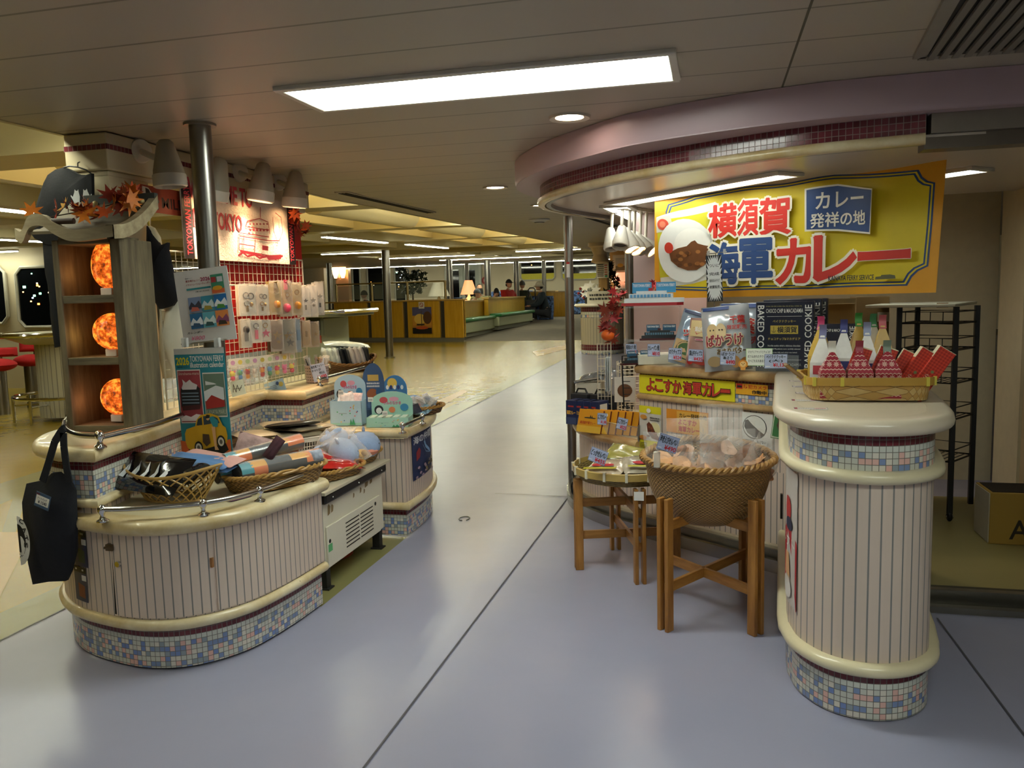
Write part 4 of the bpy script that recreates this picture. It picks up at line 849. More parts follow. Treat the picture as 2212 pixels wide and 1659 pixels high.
t = thing('jacket', 'black garment hanging on the wire grid right of the wooden shelf', 'clothing', atx(345, 665, -2.74)); m = MB(); o_ = [(316, 488), (326, 500), (345, 531), (362, 524), (361, 540), (366, 565), (376, 605), (386, 640), (372, 660), (345, 668), (332, 650), (322, 600), (316, 540)]
cloth_panel(m, px_poly(o_, 3.72), None, .06, CLOTH2); m.build('body', t, 60, world=True)
m = MB(mat('#c9b23c', .5)); m.tube([aty(x, y, 3.74) for x, y in ((314, 462), (320, 475), (322, 492))], .006, 6); m.build('yellow_strap', t, world=True)
m = MB(); cloth_panel(m, px_poly([(318, 486), (330, 492), (342, 512), (346, 533), (334, 520), (322, 505)], 3.735), None, .02, mat('#d8cfae', .7)); m.build('pale_lining', t, 60, world=True)
t = thing('plastic_bag', 'translucent white plastic bag hanging below the black garment', 'bag', aty(365, 830, 3.78)); m = MB(); cloth_panel(m, px_poly([(345, 665), (372, 640), (390, 630), (394, 700), (392, 780), (386, 815), (352, 818), (344, 770), (346, 710)], 3.78), None, .06, mat('#cfcbb9', .35, 0, .08, 9, .3, coat=.4)); m.build('body', t, 60, world=True)
t = thing('tote_bag', 'black canvas tote bag with a round white cat print hanging from the left chrome rail', 'bag', aty(108, 1258, 2.7)); m = MB(); TB = [(56, 1045), (90, 1038), (100, 1032), (112, 1022), (124, 1021), (135, 1030), (150, 1045), (158, 1062), (160, 1130), (161, 1190), (150, 1235), (140, 1256), (104, 1257), (70, 1263), (62, 1215), (52, 1140), (50, 1085)]
cloth_panel(m, px_poly(TB, 2.70), None, .05, CLOTH2); m.build('body', t, 60, world=True)
for pts in (((92, 1040), (105, 1000), (118, 955), (132, 932), (139, 925)), ((150, 1042), (143, 1005), (138, 965), (137, 935))):
    m = MB(CLOTH2); P = [aty(x, y, 2.68) for x, y in pts]; P.append(atz(140, 914, .972)); P.append(P[-1]+Vector((-.02, .02, -.06)))
    for p, q in zip(P, P[1:]): m.bar(p, q, .03, .006, (0, 1, 0))
    m.build('handle', t, world=True)
a = Art(); u_ = 2.68/F_PX*1.07
def tp(x, y): return ((x-56)*u_, (1263-y)*u_)
rc, R0 = tp(46, 1150), 36*u_
a.oval(*rc, R0*.95, R0*1.75, '#d8d6cc', 28, -88, 88); a.oval(*rc, R0*.62, R0*1.2, '#101216', 28, -88, 88); a.oval(rc[0]+.008, rc[1]-.02, R0*.4, R0*.7, '#d8d6cc', 20, -80, 80)
for ch, x, y, r_ in (('C', 61, 1100, -25), ('A', 68, 1121, -55), ('T', 71, 1142, -75), ('S', 69, 1160, -95)):
    X, Y_ = tp(x, y); a.text(ch, X-.011, Y_-.009, X+.011, Y_+.009, '#14141a', .03, rot=r_)
X, Y_ = tp(55, 1190); a.text('猫', X-.012, Y_-.03, X+.014, Y_+.02, '#d8d6cc', .02)
m = MB(); a.into(m, frame_of(aty(56, 1263, 2.642), (1, 0, 0), (0, 0, 1))); m.build('round_print', t, world=True)
a = Art(); a.rect(.004, .012, .066, .05, '#e6e4da'); a.text('トートバッグ', .012, .034, .056, .044, '#33313a'); a.text('¥ 1540', .016, .016, .058, .03, '#33313a'); a.rect(.002, .052, .02, .058, '#5a2a3a')
sheet('price_tag', 'price card with blue edge pinned on the black tote bag', 'price tag', aty(73, 1091, 2.63), aty(112, 1108, 2.63)-aty(73, 1091, 2.63), (0, 0, 1), .07, .062, '#3d5670', a)
# signs and red board
GX = -2.82
def pl(x): return lambda px, py: atx(px, py, x)
m = MB(mat('#b81512', .45, 0, .04, 3)); m.box(-2.86, 4.15, 1.18, -2.845, 5.33, 2.13); tag(m.build('red_board', None), 'bright red backing board behind the wire grid and the white towel', 'board')
def on_plane(name, label, cat, X, pxbox, base, draw, group=None, th=.003):
    """sheet lying in the plane x = X facing the aisle; pxbox = (left px,top px,right px,bottom px) at the given corners"""
    l, tp_, r_, bt = pxbox; A = atx(l, bt, X); B = atx(r_, bt, X); wd = B.y-A.y; T = atx(l, tp_, X); ht = T.z-A.z; a = Art(); draw(a, wd, ht)
    return sheet(name, label, cat, A, (0, 1, 0), (0, 0, 1), wd, ht, base, a, th, group)
def milk(a, w_, h_):
    a.text('MILK', w_*.42, h_*.22, w_*.92, h_*.62, '#3a1410', .03)
    a.poly([(w_*x, h_*y) for x, y in ((.04, .95), (.16, .92), (.24, .7), (.33, .42), (.33, .25), (.29, .2), (.25, .42), (.2, .4), (.19, .12), (.16, .12), (.15, .38), (.06, .5), (.03, .6))], '#d8cfc0'); a.poly([(w_*x, h_*y) for x, y in ((.1, .9), (.17, .85), (.2, .7), (.14, .62), (.1, .7))], '#2a2320'); a.poly([(w_*x, h_*y) for x, y in ((.05, .65), (.08, .66), (.09, .55), (.05, .56))], '#2a2320')
on_plane('milk_sign', 'rust red sign with a spotted cow and the word MILK behind the steel pole', 'sign', -2.83, (306, 398, 408, 455), '#9c3c26', milk)
TWX = -2.79; tq = pl(TWX); A0 = tq(402, 560); Bw = tq(640, 570).y-A0.y; zb_ = tq(640, 572).z
def tv(px, py): p = tq(px, py); return (p.y-A0.y, p.z-zb_)
th_ = tq(400, 392).z-zb_
def towel(a, w_, h_):
    a.rect(0, 0, .085, h_, '#1b1214'); a.rect(w_-.085, 0, w_, h_, '#1b1214')
    for x0 in (.02, w_-.07): a.text('TOKYOWAN FERRY', x0, .02, x0+.05, h_-.02, '#c23a44', .02, rot=90)
    R_ = '#b0343c'
    def bx(s_, x0, y0, x1, y1):
        (a0, b0), (a1, b1) = tv(x0, y1), tv(x1, y0); a.text(s_, a0, b0, a1, b1, R_, .03)
    (u0, v0), (u1, v1) = tv(546, 450), tv(546, 412); (e0, _), _ = tv(450, 450), 0
    a.text('WELCOME TO', u0-(u0-e0)*1.38, v0+.0, u0, v1, R_, .03); (u0, v0), (e0, _), (_, v1) = tv(524, 502), tv(467, 500), tv(467, 465)
    a.text('BAY TOKYO', u0-(u0-e0)*1.75, v0, u0, v1+.02, R_, .03); a.text('!!!', tv(455, 540)[0]-.05, tv(460, 545)[1], tv(467, 540)[0], tv(460, 512)[1], R_, .03)
    ln = '#8a2430'
    def L(*pts, wd=.006): a.line([tv(*p) for p in pts], wd, ln)
    def F(*pts): a.poly([tv(*p) for p in pts], ln)
    L((516, 505), (516, 540), (580, 552), (604, 552)); L((517, 503), (580, 512)); L((517, 510), (581, 520), (602, 520)); L((530, 490), (533, 478), (560, 472), (578, 480), (582, 505)); L((531, 490), (580, 497)); L((561, 470), (561, 448), wd=.008)
    L((525, 510), (524, 545)); L((550, 515), (548, 548)); L((516, 527), (548, 532)); L((517, 543), (570, 554), (604, 552), wd=.012)
    for i in range(6): x = 536+i*7; F((x, 482), (x+4, 482.7), (x+4, 486), (x, 485.4)); F((x, 494), (x+4, 495), (x+4, 500), (x, 499.4))
    F((562, 530), (575, 532), (575, 542), (562, 540)); L((510, 552), (520, 546), (530, 554), (545, 550), (556, 558), (575, 553), (590, 560), (606, 553), wd=.012); F((570, 553), (604, 551), (602, 560), (575, 562))
    L((590, 460), (602, 470), (606, 500), (598, 522)); L((584, 470), (586, 500), (594, 522))
a = Art(.0006); towel(a, Bw, th_)
t = thing('towel', 'white terry towel printed with WELCOME TO BAY TOKYO and a ferry, black lettered ends', 'towel', (TWX, A0.y, zb_)); m = MB(mat('#d9c8b8', .95, 0, .1, 90, .5)); m.box(TWX-.012, A0.y, zb_, TWX-.004, A0.y+Bw, zb_+th_); m.build('terry_cloth', t, world=True)
m = MB(); a.into(m, frame_of((TWX-.003, A0.y, zb_), (0, 1, 0), (0, 0, 1))); m.build('print', t, world=True)
# wire grid
t = thing('wire_grid', 'white wire display grid standing on the upper tier of the left island', 'rack', (GX, 4.5, .925)); WIRE = mat('#cfc9b6', .35, .3)
m = MB(WIRE); y0, y1 = 3.72, 5.28; m.tube([(GX, y0, .94), (GX, y1, .94), (GX, y1, 1.78), (GX, y0, 1.78)], .006, 6, True); m.build('frame', t, world=True); m = MB(WIRE)
n = int((y1-y0)/.05)
for i in range(1, n): m.tube([(GX+.004, y0+(y1-y0)*i/n, .94), (GX+.004, y0+(y1-y0)*i/n, 1.78)], .0022, 5)
for i in range(1, 16): m.tube([(GX, y0, .94+.84*i/16), (GX, y1, .94+.84*i/16)], .0022, 5)
m.build('wire_mesh', t, world=True)
m = MB(WIRE); gx = GX+.03; z0 = hz(500, 605, (gx, 4.35)); m.tube([(gx, 4.3, 1.60), (gx, 5.3, 1.60), (gx+.0, 5.3, 1.54)], .006, 6); m.build('hook_rail', t, world=True)
# hanging packs on the grid
FILM = clear_film('#f2ece2', .16, .1, .35, 50); GOLD = mat('#a8803a', .3, .9, .2, 40); SILV = mat('#9a9a9c', .25, .9, .2, 40); PINK = mat('#d8456a', .4); DKB = mat('#2c2724', .5)
def hang_pack(label, px, py, wpx, hpx, X, card, trinkets, group, ncopies=4, seed=1):
    """a hook full of identical flat packs: header, card, trinket, film"""
    A = atx(px, py, X); d = (A-Vector((0, 0, EYE))).length/F_PX; W_, H_ = wpx*d*1.12, hpx*d; t = thing('keyring_pack', label, 'souvenir pack', (A.x, A.y, A.z-H_), 0, group); R_ = random.Random(seed)
    ru = Matrix.Rotation(math.radians(58), 4, 'Z')
    c = MB()
    for k in range(ncopies):
        Mx = ru@Matrix.Translation((R_.uniform(-.003, .003), .012*k-.03, 0)); c.mat(mat(card, .45)); c.box(-W_/2, 0, 0, W_/2, .002, H_*.97, Mx)
    c.build('card_stack', t)
    k = MB(); F = ru@Matrix.Translation((0, -.034, 0))
    for (u, v, r_, kind, mt) in trinkets:
        x, z = u*W_/2, v*H_; rr = r_*W_
        if kind == 'ring': k.mat(mt); k.tube([F@Vector((x+rr*math.cos(q*PI/6), -.004, z+rr*math.sin(q*PI/6))) for q in range(12)], rr*.2, 5, True)
        elif kind == 'ball': k.mat(mt); k.ball(F@Vector((x, -.006, z)), (rr, rr*.5, rr), 10, 7)
        elif kind == 'bar': k.mat(mt); k.box(x-rr*.35, -.008, z-rr, x+rr*.35, -.001, z+rr, F)
        elif kind == 'star': k.mat(mt); leaf_geo(k, F@Vector((x, -.006, z)), rr, (F@Matrix.Rotation(PI/2, 4, 'X')).to_3x3(), mt, 5)
    k.build('trinket', t)
    f = MB(FILM); pillow(f, W_*1.04, H_, .03, seed, F@Matrix.Translation((0, -.002, H_/2))@Matrix.Rotation(PI/2, 4, 'X')); f.build('film_pouch', t)
    h_ = MB(WIRE); h_.tube([F@Vector((0, .06, H_*.97)), F@Vector((0, -.02, H_*.965)), F@Vector((0, -.045, H_*1.0))], .0025, 5); h_.build('hook', t); return t
key = lambda a, b: [(-.25, .62, .16, 'ring', SILV), (.3, .6, .16, 'ring', DKB), (-.2, .38, .14, 'ring', a), (-.15, .22, .16, 'bar', b), (.3, .35, .12, 'ball', b)]
rows = (
 ('top row, first, white card with silver keyrings', 528, 612, 34, 66, '#e2dac8', key(SILV, GOLD)), ('top row, second, white card with two gold charms', 560, 614, 24, 64, '#ded6c2', key(GOLD, GOLD)),
 ('top row, third, gold chain over a clear pouch', 588, 606, 24, 70, '#b0985f', [(0, .8, .4, 'bar', GOLD), (.1, .3, .3, 'ball', mat('#c88a3a', .3))]), ('top row, fourth, pink header and pink round charm', 610, 606, 26, 74, '#b59a72', [(0, .88, .35, 'bar', PINK), (0, .24, .32, 'ball', PINK), (.2, .6, .15, 'ring', GOLD)]),
 ('top row, fifth, orange ball charm', 634, 610, 22, 68, '#c9b283', [(0, .3, .34, 'ball', mat('#d8952a', .3)), (0, .7, .2, 'ring', GOLD)]), ('top row, sixth, white card with grey pendant', 652, 616, 22, 66, '#d9d4cc', [(0, .5, .25, 'star', SILV), (0, .3, .2, 'bar', SILV)]),
 ('top row, seventh, white card with tangled silver chain', 668, 614, 22, 68, '#d5d0c8', [(0, .5, .3, 'star', SILV), (.1, .35, .2, 'star', DKB)]), ('top row, last at the right end, silver charm', 683, 608, 20, 70, '#d2cdc4', [(0, .55, .3, 'star', SILV), (0, .3, .2, 'bar', DKB)]),
 ('second row, first, black oval charm', 524, 688, 20, 60, '#cfc4ae', [(0, .62, .35, 'ball', DKB), (0, .42, .5, 'bar', SILV)]), ('second row, second, white card with pink bar keyring', 546, 690, 24, 48, '#e3dac6', [(0, .72, .2, 'ring', SILV), (0, .36, .34, 'bar', PINK)]),
 ('second row, third, white card with pink star keyring', 566, 690, 22, 46, '#e0d7c4', [(0, .74, .2, 'ring', GOLD), (0, .38, .42, 'star', PINK)]), ('second row, fourth, brown bead strings', 590, 690, 26, 66, '#6b5138', [(0, .5, .35, 'star', GOLD), (.2, .3, .2, 'star', GOLD)]),
 ('second row, fifth, tangle of gold charms', 616, 688, 30, 72, '#8f8672', [(-.2, .5, .3, 'star', GOLD), (.2, .55, .3, 'star', SILV), (.1, .3, .3, 'star', DKB)]), ('second row, sixth, pale blue tower in a long pouch', 637, 686, 12, 72, '#7f99ad', [(0, .5, .8, 'bar', mat('#5f8ab0', .4))]),
 ('second row, seventh, tan pouch with gold chain', 655, 692, 18, 56, '#b08f5c', [(0, .5, .3, 'bar', GOLD)]), ('second row, last at the right end, tan pouch', 674, 694, 18, 54, '#a98a58', [(0, .5, .3, 'star', GOLD)]))
for i, (lab, px, py, w_, h_, cc, tr_) in enumerate(rows): hang_pack('keyring pack on wire grid, '+lab, px, py, w_, h_, GX+.085, cc, tr_, 'keyring packs on the wire grid', 4, i+1)
LC = ['#e8d04a', '#f0e8d8', '#d8345a', '#3a9a6a', '#f2a03a', '#e86aa0', '#c8242a', '#4a8ac8']
for i in range(9):
    px, py = 502+i*16, 775-i*1.6; A = atx(px, py, GX+.06); t = thing('plush_keyring', ('small plush keyring in a bag, lowest wire grid row, %s' % ('first from the left, yellow', 'second, pale and red', 'third, teal', 'fourth, orange', 'fifth, green and yellow', 'sixth, pink', 'seventh, white and red', 'eighth, red and gold', 'last at the right end, red')[i]), 'souvenir', (A.x, A.y, A.z-.12), 0, 'plush keyrings on the wire grid')
    m = MB(mat('#efe6d2', .6)); ru = Matrix.Rotation(math.radians(60), 4, 'Z'); m.box(-.026, 0, .07, .026, .002, .12, ru); m.mat(mat(('#d8a0c0', '#e0c860', '#c8d8a0')[i % 3], .5)); m.cyl(ru@Vector((0, -.001, .095)), ru@Vector((0, -.003, .095)), .014, None, 14); m.build('header_card', t)
    m = MB(mat(LC[(i*3) % 8], .8)); m.ball((0, -.01, .03), (.017, .017, .018), 10, 8); m.mat(mat(LC[(i*5+2) % 8], .8)); m.ball((.004, -.012, .004), (.014, .014, .016), 10, 8); m.ball((-.012, -.01, .045), .006, 8, 6); m.ball((.014, -.008, .045), .006, 8, 6); m.build('plush_figure', t)
    f = MB(FILM); pillow(f, .055, .09, .03, i, ru@Matrix.Translation((0, -.012, .03))@Matrix.Rotation(PI/2, 4, 'X')); f.build('film_pouch', t)
def card(name, label, cat, p0, p1, p2, y, base, draw, group=None, th=.002, tilt=0):
    """upright card given by its lower-left, lower-right and upper-left picture points at depth y (second y for the right side)"""
    ya, yb = (y, y) if not isinstance(y, tuple) else y
    A, B, T = aty(*p0, ya), aty(*p1, yb), aty(*p2, ya+tilt); a = Art(); w_, h_ = (B-A).length, (T-A).length; draw(a, w_, h_)
    return sheet(name, label, cat, A, B-A, T-A, w_, h_, base, a, th, group)
def blank(a, w_, h_): pass
def sig(a, w_, h_): a.line([(w_*.15, h_*.3), (w_*.3, h_*.8), (w_*.35, h_*.25), (w_*.55, h_*.7), (w_*.6, h_*.3), (w_*.85, h_*.6)], .004, '#3a3a3a'); a.line([(w_*.2, h_*.5), (w_*.8, h_*.45)], .003, '#3a3a3a')
card('autograph_card', 'pale card with a scribbled signature below the plush keyrings', 'card', (502, 858), (532, 850), (501, 826), 4.25, '#c3d5d2', sig)
def bl(a, w_, h_): a.scribble(w_*.15, h_*.45, w_*.6, h_*.75, 3, '#7a86a0', 3); [a.oval(w_*(.15+.16*i), h_*.2, h_*.09, h_*.09, ('#e8c070', '#d88a9a', '#f0e8d8')[i % 3]) for i in range(5)]; a.oval(w_*.68, h_*.78, h_*.12, h_*.12, '#2f4f86'); a.oval(w_*.84, h_*.66, h_*.16, h_*.16, '#c8b860')
card('notice_card', 'light blue notice card clipped to the bottom rail of the wire grid', 'card', (580, 862), (621, 848), (577, 829), 4.75, '#a9c6e0', bl)
card('small_tag', 'small red lettered tag hanging low on the wire grid', 'tag', (614, 806), (634, 803), (614, 796), 5.0, '#8a4a3a', lambda a, w_, h_: a.scribble(w_*.05, h_*.1, w_*.95, h_*.9, 1, '#e0b0a0', 2))
# the two hanging calendars
CY = 3.39
def cal_a(a, w_, h_):
    a.text('東京湾フェリー', w_*.2, h_*.84, w_*.47, h_*.87, '#9a1f2a', .02); a.text('2026', w_*.48, h_*.835, w_*.66, h_*.885, '#a01f4a', .03); a.text('イラストレーションカレンダー', w_*.2, h_*.79, w_*.66, h_*.82, '#9a1f2a', .02); a.text('東京湾フェリー', w_*.2, h_*.885, w_*.34, h_*.9, '#33333a', .01)
    a.rect(w_*.2, h_*.73, w_*.66, h_*.755, '#2f8a92'); a.text('ご購入はこちらから', w_*.36, h_*.69, w_*.62, h_*.71, '#222226', .02)
    R_ = random.Random(4); cs = (('#7d8fb2', '#3a3a48', '#c86a5a'), ('#3a8fa8', '#c8d8dc', '#9a8a3a'), ('#1f6fb0', '#e8ecec', '#4a8a3a'), ('#2a6a98', '#e8ecf0', '#3a5a78'), ('#5fa8b8', '#d8e4e0', '#2f4f50'), ('#e08a4a', '#8a4a6a', '#3a3028'))
    for i, c in enumerate(cs):
        x, y = w_*(.2+.245*(i % 3)), h_*(.42 if i < 3 else .2); a.rect(x, y, x+w_*.235, y+h_*.21, c[0]); a.poly([(x, y+h_*.08), (x+w_*.06, y+h_*.15), (x+w_*.12, y+h_*.1), (x+w_*.2, y+h_*.16), (x+w_*.235, y+h_*.1), (x+w_*.235, y+h_*.05), (x, y+h_*.05)], c[1]); a.poly([(x+w_*.03, y+h_*.02), (x+w_*.2, y+h_*.02), (x+w_*.17, y+h_*.07), (x+w_*.06, y+h_*.08)], c[2])
    x, y = w_*.69, h_*.645; a.rect(x, y, x+w_*.235, y+h_*.255, '#3f8a6a'); a.rect(x, y, x+w_*.235, y+h_*.06, '#d86a3a'); a.rect(x+w_*.01, y+h_*.15, x+w_*.1, y+h_*.22, '#a8343a'); a.rect(x+w_*.12, y+h_*.15, x+w_*.22, y+h_*.22, '#c8ccd0'); a.oval(x+w_*.11, y+h_*.07, w_*.09, h_*.03, '#e0a02a')
    a.text('カレンダー', w_*.12, h_*.135, w_*.42, h_*.165, '#1a1a1e', .03, shear=.3); a.text('¥800', w_*.18, h_*.045, w_*.44, h_*.1, '#d8487a', .0, shear=.3)
card('calendar_poster', 'white poster of small calendar pictures clipped over the steel pole', 'poster', (398, 745), (512, 732), (386, 588), CY, '#ded9d4', cal_a)
def cal_b(a, w_, h_):
    a.rect(0, h_*.95, w_, h_, '#d8d8d4'); a.text('2026', w_*.03, h_*.86, w_*.29, h_*.925, '#e8d822', .03); a.text('TOKYOWAN FERRY', w_*.31, h_*.885, w_*.98, h_*.935, '#eef0ea', .02); a.text('illustration calendar', w_*.31, h_*.835, w_*.98, h_*.88, '#eef0ea', .02); a.text('東京湾フェリー', w_*.05, h_*.835, w_*.28, h_*.85, '#1a2a3a', .02)
    a.rect(w_*.03, h_*.36, w_*.5, h_*.82, '#e8e2da'); a.rect(w_*.045, h_*.37, w_*.485, h_*.81, '#a8434a'); a.rect(w_*.54, h_*.41, w_*.97, h_*.79, '#e8e2da'); a.rect(w_*.55, h_*.42, w_*.96, h_*.78, '#6f8472')
    a.text('Shirahama-maru', w_*.06, h_*.775, w_*.47, h_*.8, '#e0c8b8', .0); a.text('KANAYA MARU', w_*.57, h_*.435, w_*.95, h_*.475, '#c8c8b0', .0)
    a.poly([(w_*x, h_*y) for x, y in ((.1, .66), (.14, .7), (.13, .74), (.2, .71), (.28, .735), (.33, .71), (.42, .69), (.44, .64), (.1, .64))], '#e6dede'); a.poly([(w_*x, h_*y) for x, y in ((.07, .5), (.46, .51), (.47, .66), (.42, .68), (.4, .65), (.12, .65), (.1, .67), (.08, .64))], '#1c1c22'); a.poly([(w_*x, h_*y) for x, y in ((.09, .47), (.44, .48), (.46, .52), (.08, .51))], '#4a1c1c')
    for i in range(4): a.rect(w_*.1, h_*(.53+.028*i), w_*.44, h_*(.54+.028*i), '#7a8a9a')
    a.poly([(w_*x, h_*y) for x, y in ((.045, .41), (.15, .43), (.25, .415), (.36, .44), (.485, .43), (.485, .38), (.045, .38))], '#e8dcdc')
    a.poly([(w_*x, h_*y) for x, y in ((.55, .63), (.8, .68), (.95, .66), (.95, .56), (.8, .54), (.56, .55))], '#dfe3e2'); a.poly([(w_*x, h_*y) for x, y in ((.57, .54), (.7, .6), (.95, .55), (.95, .5), (.58, .48))], '#a82f2a'); a.poly([(w_*x, h_*y) for x, y in ((.6, .72), (.78, .7), (.82, .69), (.6, .685))], '#dfe3e2')
    a.poly([(0, 0), (w_, 0), (w_, h_*.22), (w_*.8, h_*.2), (w_*.5, h_*.24), (w_*.2, h_*.2), (0, h_*.21)], '#d8632a'); a.poly([(w_*x, h_*y) for x, y in ((.12, .1), (.25, .06), (.45, .08), (.7, .05), (.95, .13), (.9, .19), (.2, .19))], '#1c1812')
    a.poly([(w_*x, h_*y) for x, y in ((.1, .2), (.1, .27), (.14, .31), (.32, .335), (.36, .39), (.44, .43), (.64, .445), (.8, .42), (.87, .34), (.93, .32), (.95, .25), (.93, .19), (.5, .14), (.2, .12), (.13, .15))], '#d9a821')
    a.poly([(w_*x, h_*y) for x, y in ((.35, .34), (.39, .395), (.47, .415), (.47, .345))], '#2a3238'); a.poly([(w_*x, h_*y) for x, y in ((.5, .345), (.5, .42), (.63, .425), (.65, .355))], '#38444c'); a.poly([(w_*x, h_*y) for x, y in ((.7, .36), (.69, .42), (.78, .405), (.82, .36))], '#38444c')
    for x, y in ((.36, .15), (.82, .2)): a.oval(w_*x, h_*y, w_*.085, h_*.055, '#15130f'); a.oval(w_*x, h_*y, w_*.06, h_*.038, '#d8d4c8'); a.oval(w_*x, h_*y, w_*.03, h_*.02, '#6a6258')
    a.poly([(w_*x, h_*y) for x, y in ((.62, .41), (.7, .42), (.8, .38), (.78, .33), (.7, .32), (.66, .36))], '#2a8a96'); a.poly([(w_*x, h_*y) for x, y in ((.66, .33), (.73, .33), (.73, .17), (.77, .13), (.69, .13))], '#dba978'); a.oval(w_*.6, h_*.405, w_*.035, h_*.02, '#dba978'); a.poly([(w_*x, h_*y) for x, y in ((.55, .4), (.58, .435), (.65, .43), (.63, .405))], '#1c1414'); a.poly([(w_*x, h_*y) for x, y in ((.46, .2), (.47, .27), (.6, .265), (.61, .19), (.53, .16))], '#4a3520')
    a.text('2026', w_*.2, h_*.02, w_*.36, h_*.04, '#e8dcc8', .01); a.text('イラストレーションカレンダー', w_*.4, h_*.02, w_*.95, h_*.045, '#e8dcc8', .01)
card('hanging_calendar', 'tall illustrated calendar with a yellow car hanging from clips in front of the island', 'calendar', (398, 1003), (505, 1003), (388, 754), CY-.02, '#2c8fa0', cal_b)
t = thing('clip_rod', 'short rod with two clear clips holding the calendars', 'clip rod', aty(440, 742, CY-.03)); m = MB(STEEL); m.tube([aty(392, 744, CY-.03), aty(490, 733, CY-.03)], .004, 6); m.build('rod', t, world=True)
for x in (400, 470): m = MB(glass('#cfd0cc', .45)); p = aty(x, 741, CY-.04); m.box(p.x-.014, p.y-.012, p.z-.02, p.x+.014, p.y+.01, p.z+.025); m.build('clip', t, world=True, bev=.004)
# ---- baskets and their contents
CANE = weave('#a87a38', '#c9a05a'); CANED = weave('#7d5226', '#a9773c', .024, .009); CANER = mat('#a9803f', .45, 0, .15, 20)
ZL = .645
# lattice basket, open crossing canes
c0 = atz(378, 1072, ZL+.01); t = thing('lattice_basket', 'open lattice cane basket at the front of the low counter holding black glossy packs', 'basket', (c0.x, c0.y, ZL), math.radians(-8)); a_, b_, h_ = .24, .14, .115; m = MB(mat('#b3904f', .4, 0, .12, 20))
def lp(u, v):
    k = .62+.38*v; return Vector((a_*k*math.cos(u), b_*k*math.sin(u), .006+h_*v*(1+.35*math.cos(u)**2)))
for s_ in (-1, 1):
    for i in range(22): m.tube([lp(i/22*2*PI+s_*v*.9/6, v/6) for v in range(7)], .0035, 5)
m.build('cane_lattice', t); m = MB(mat('#b3904f', .4, 0, .12, 20))
for v, r_ in ((1, .006), (.97, .005), (0, .006)): m.tube([lp(i/40*2*PI, v) for i in range(40)], r_, 6, True)
m.build('hoop', t)
GLOSSB = mat('#0c0d10', .12, 0, .1, 8, .25, coat=1); BLUEP = mat('#5f86b8', .35, 0, .1, 6, .1); PINKP = mat('#d3a39b', .4)
def pack(name, label, cat, loc, dims, rot, m, seed=1, group=None, art=None, ex=4, wr=.12):
    t = thing(name, label, cat, loc, 0, group, rot=rot); b = MB(m); pillow(b, *dims, seed, None, 10, wr, ex); o = b.build('wrapping', t)
    if art: k = MB(); art(k); k.build('print', t)
    return t
R = math.radians
def blk(k):
    a = Art(.0); R_ = random.Random(2)
    for i in range(5): a.n = 55+i; a.step = .0005; x = -.13+i*.05; a.poly([(x, -.05), (x+.02, .0+R_.uniform(-.02, .03)), (x+.012, .04), (x+.035, -.01), (x+.028, -.055)], '#d8dadc')
    a.into(k)
pack('black_pack', 'black glossy bagged pack with white line drawing lying over the lattice basket', 'package', (c0.x-.06, c0.y-.06, ZL+.125), (.34, .2, .05), (R(40), R(4), R(-4)), GLOSSB, 3, art=blk)
pack('black_pack', 'black glossy pack lying inside the lattice basket behind the white line drawing', 'package', (c0.x+.05, c0.y+.02, ZL+.11), (.28, .16, .07), (R(12), R(-8), R(-20)), GLOSSB, 9)
for i, (dx, dz, c, lab) in enumerate(((.06, .2, BLUEP, 'upper light blue'), (.075, .185, BLUEP, 'lower light blue'), (.09, .205, PINKP, 'pink'))):
    p = Vector((c0.x+dx+.02, c0.y+.08+.02*i, ZL+dz-.045)); pack('plastic_sleeve', lab+' clear file sleeve resting on the lattice basket', 'sleeve', p, (.34, .1, .03), (R(12), R(4), R(-8-3*i)), c, 12+i, 'sleeves on the lattice basket', ex=8)
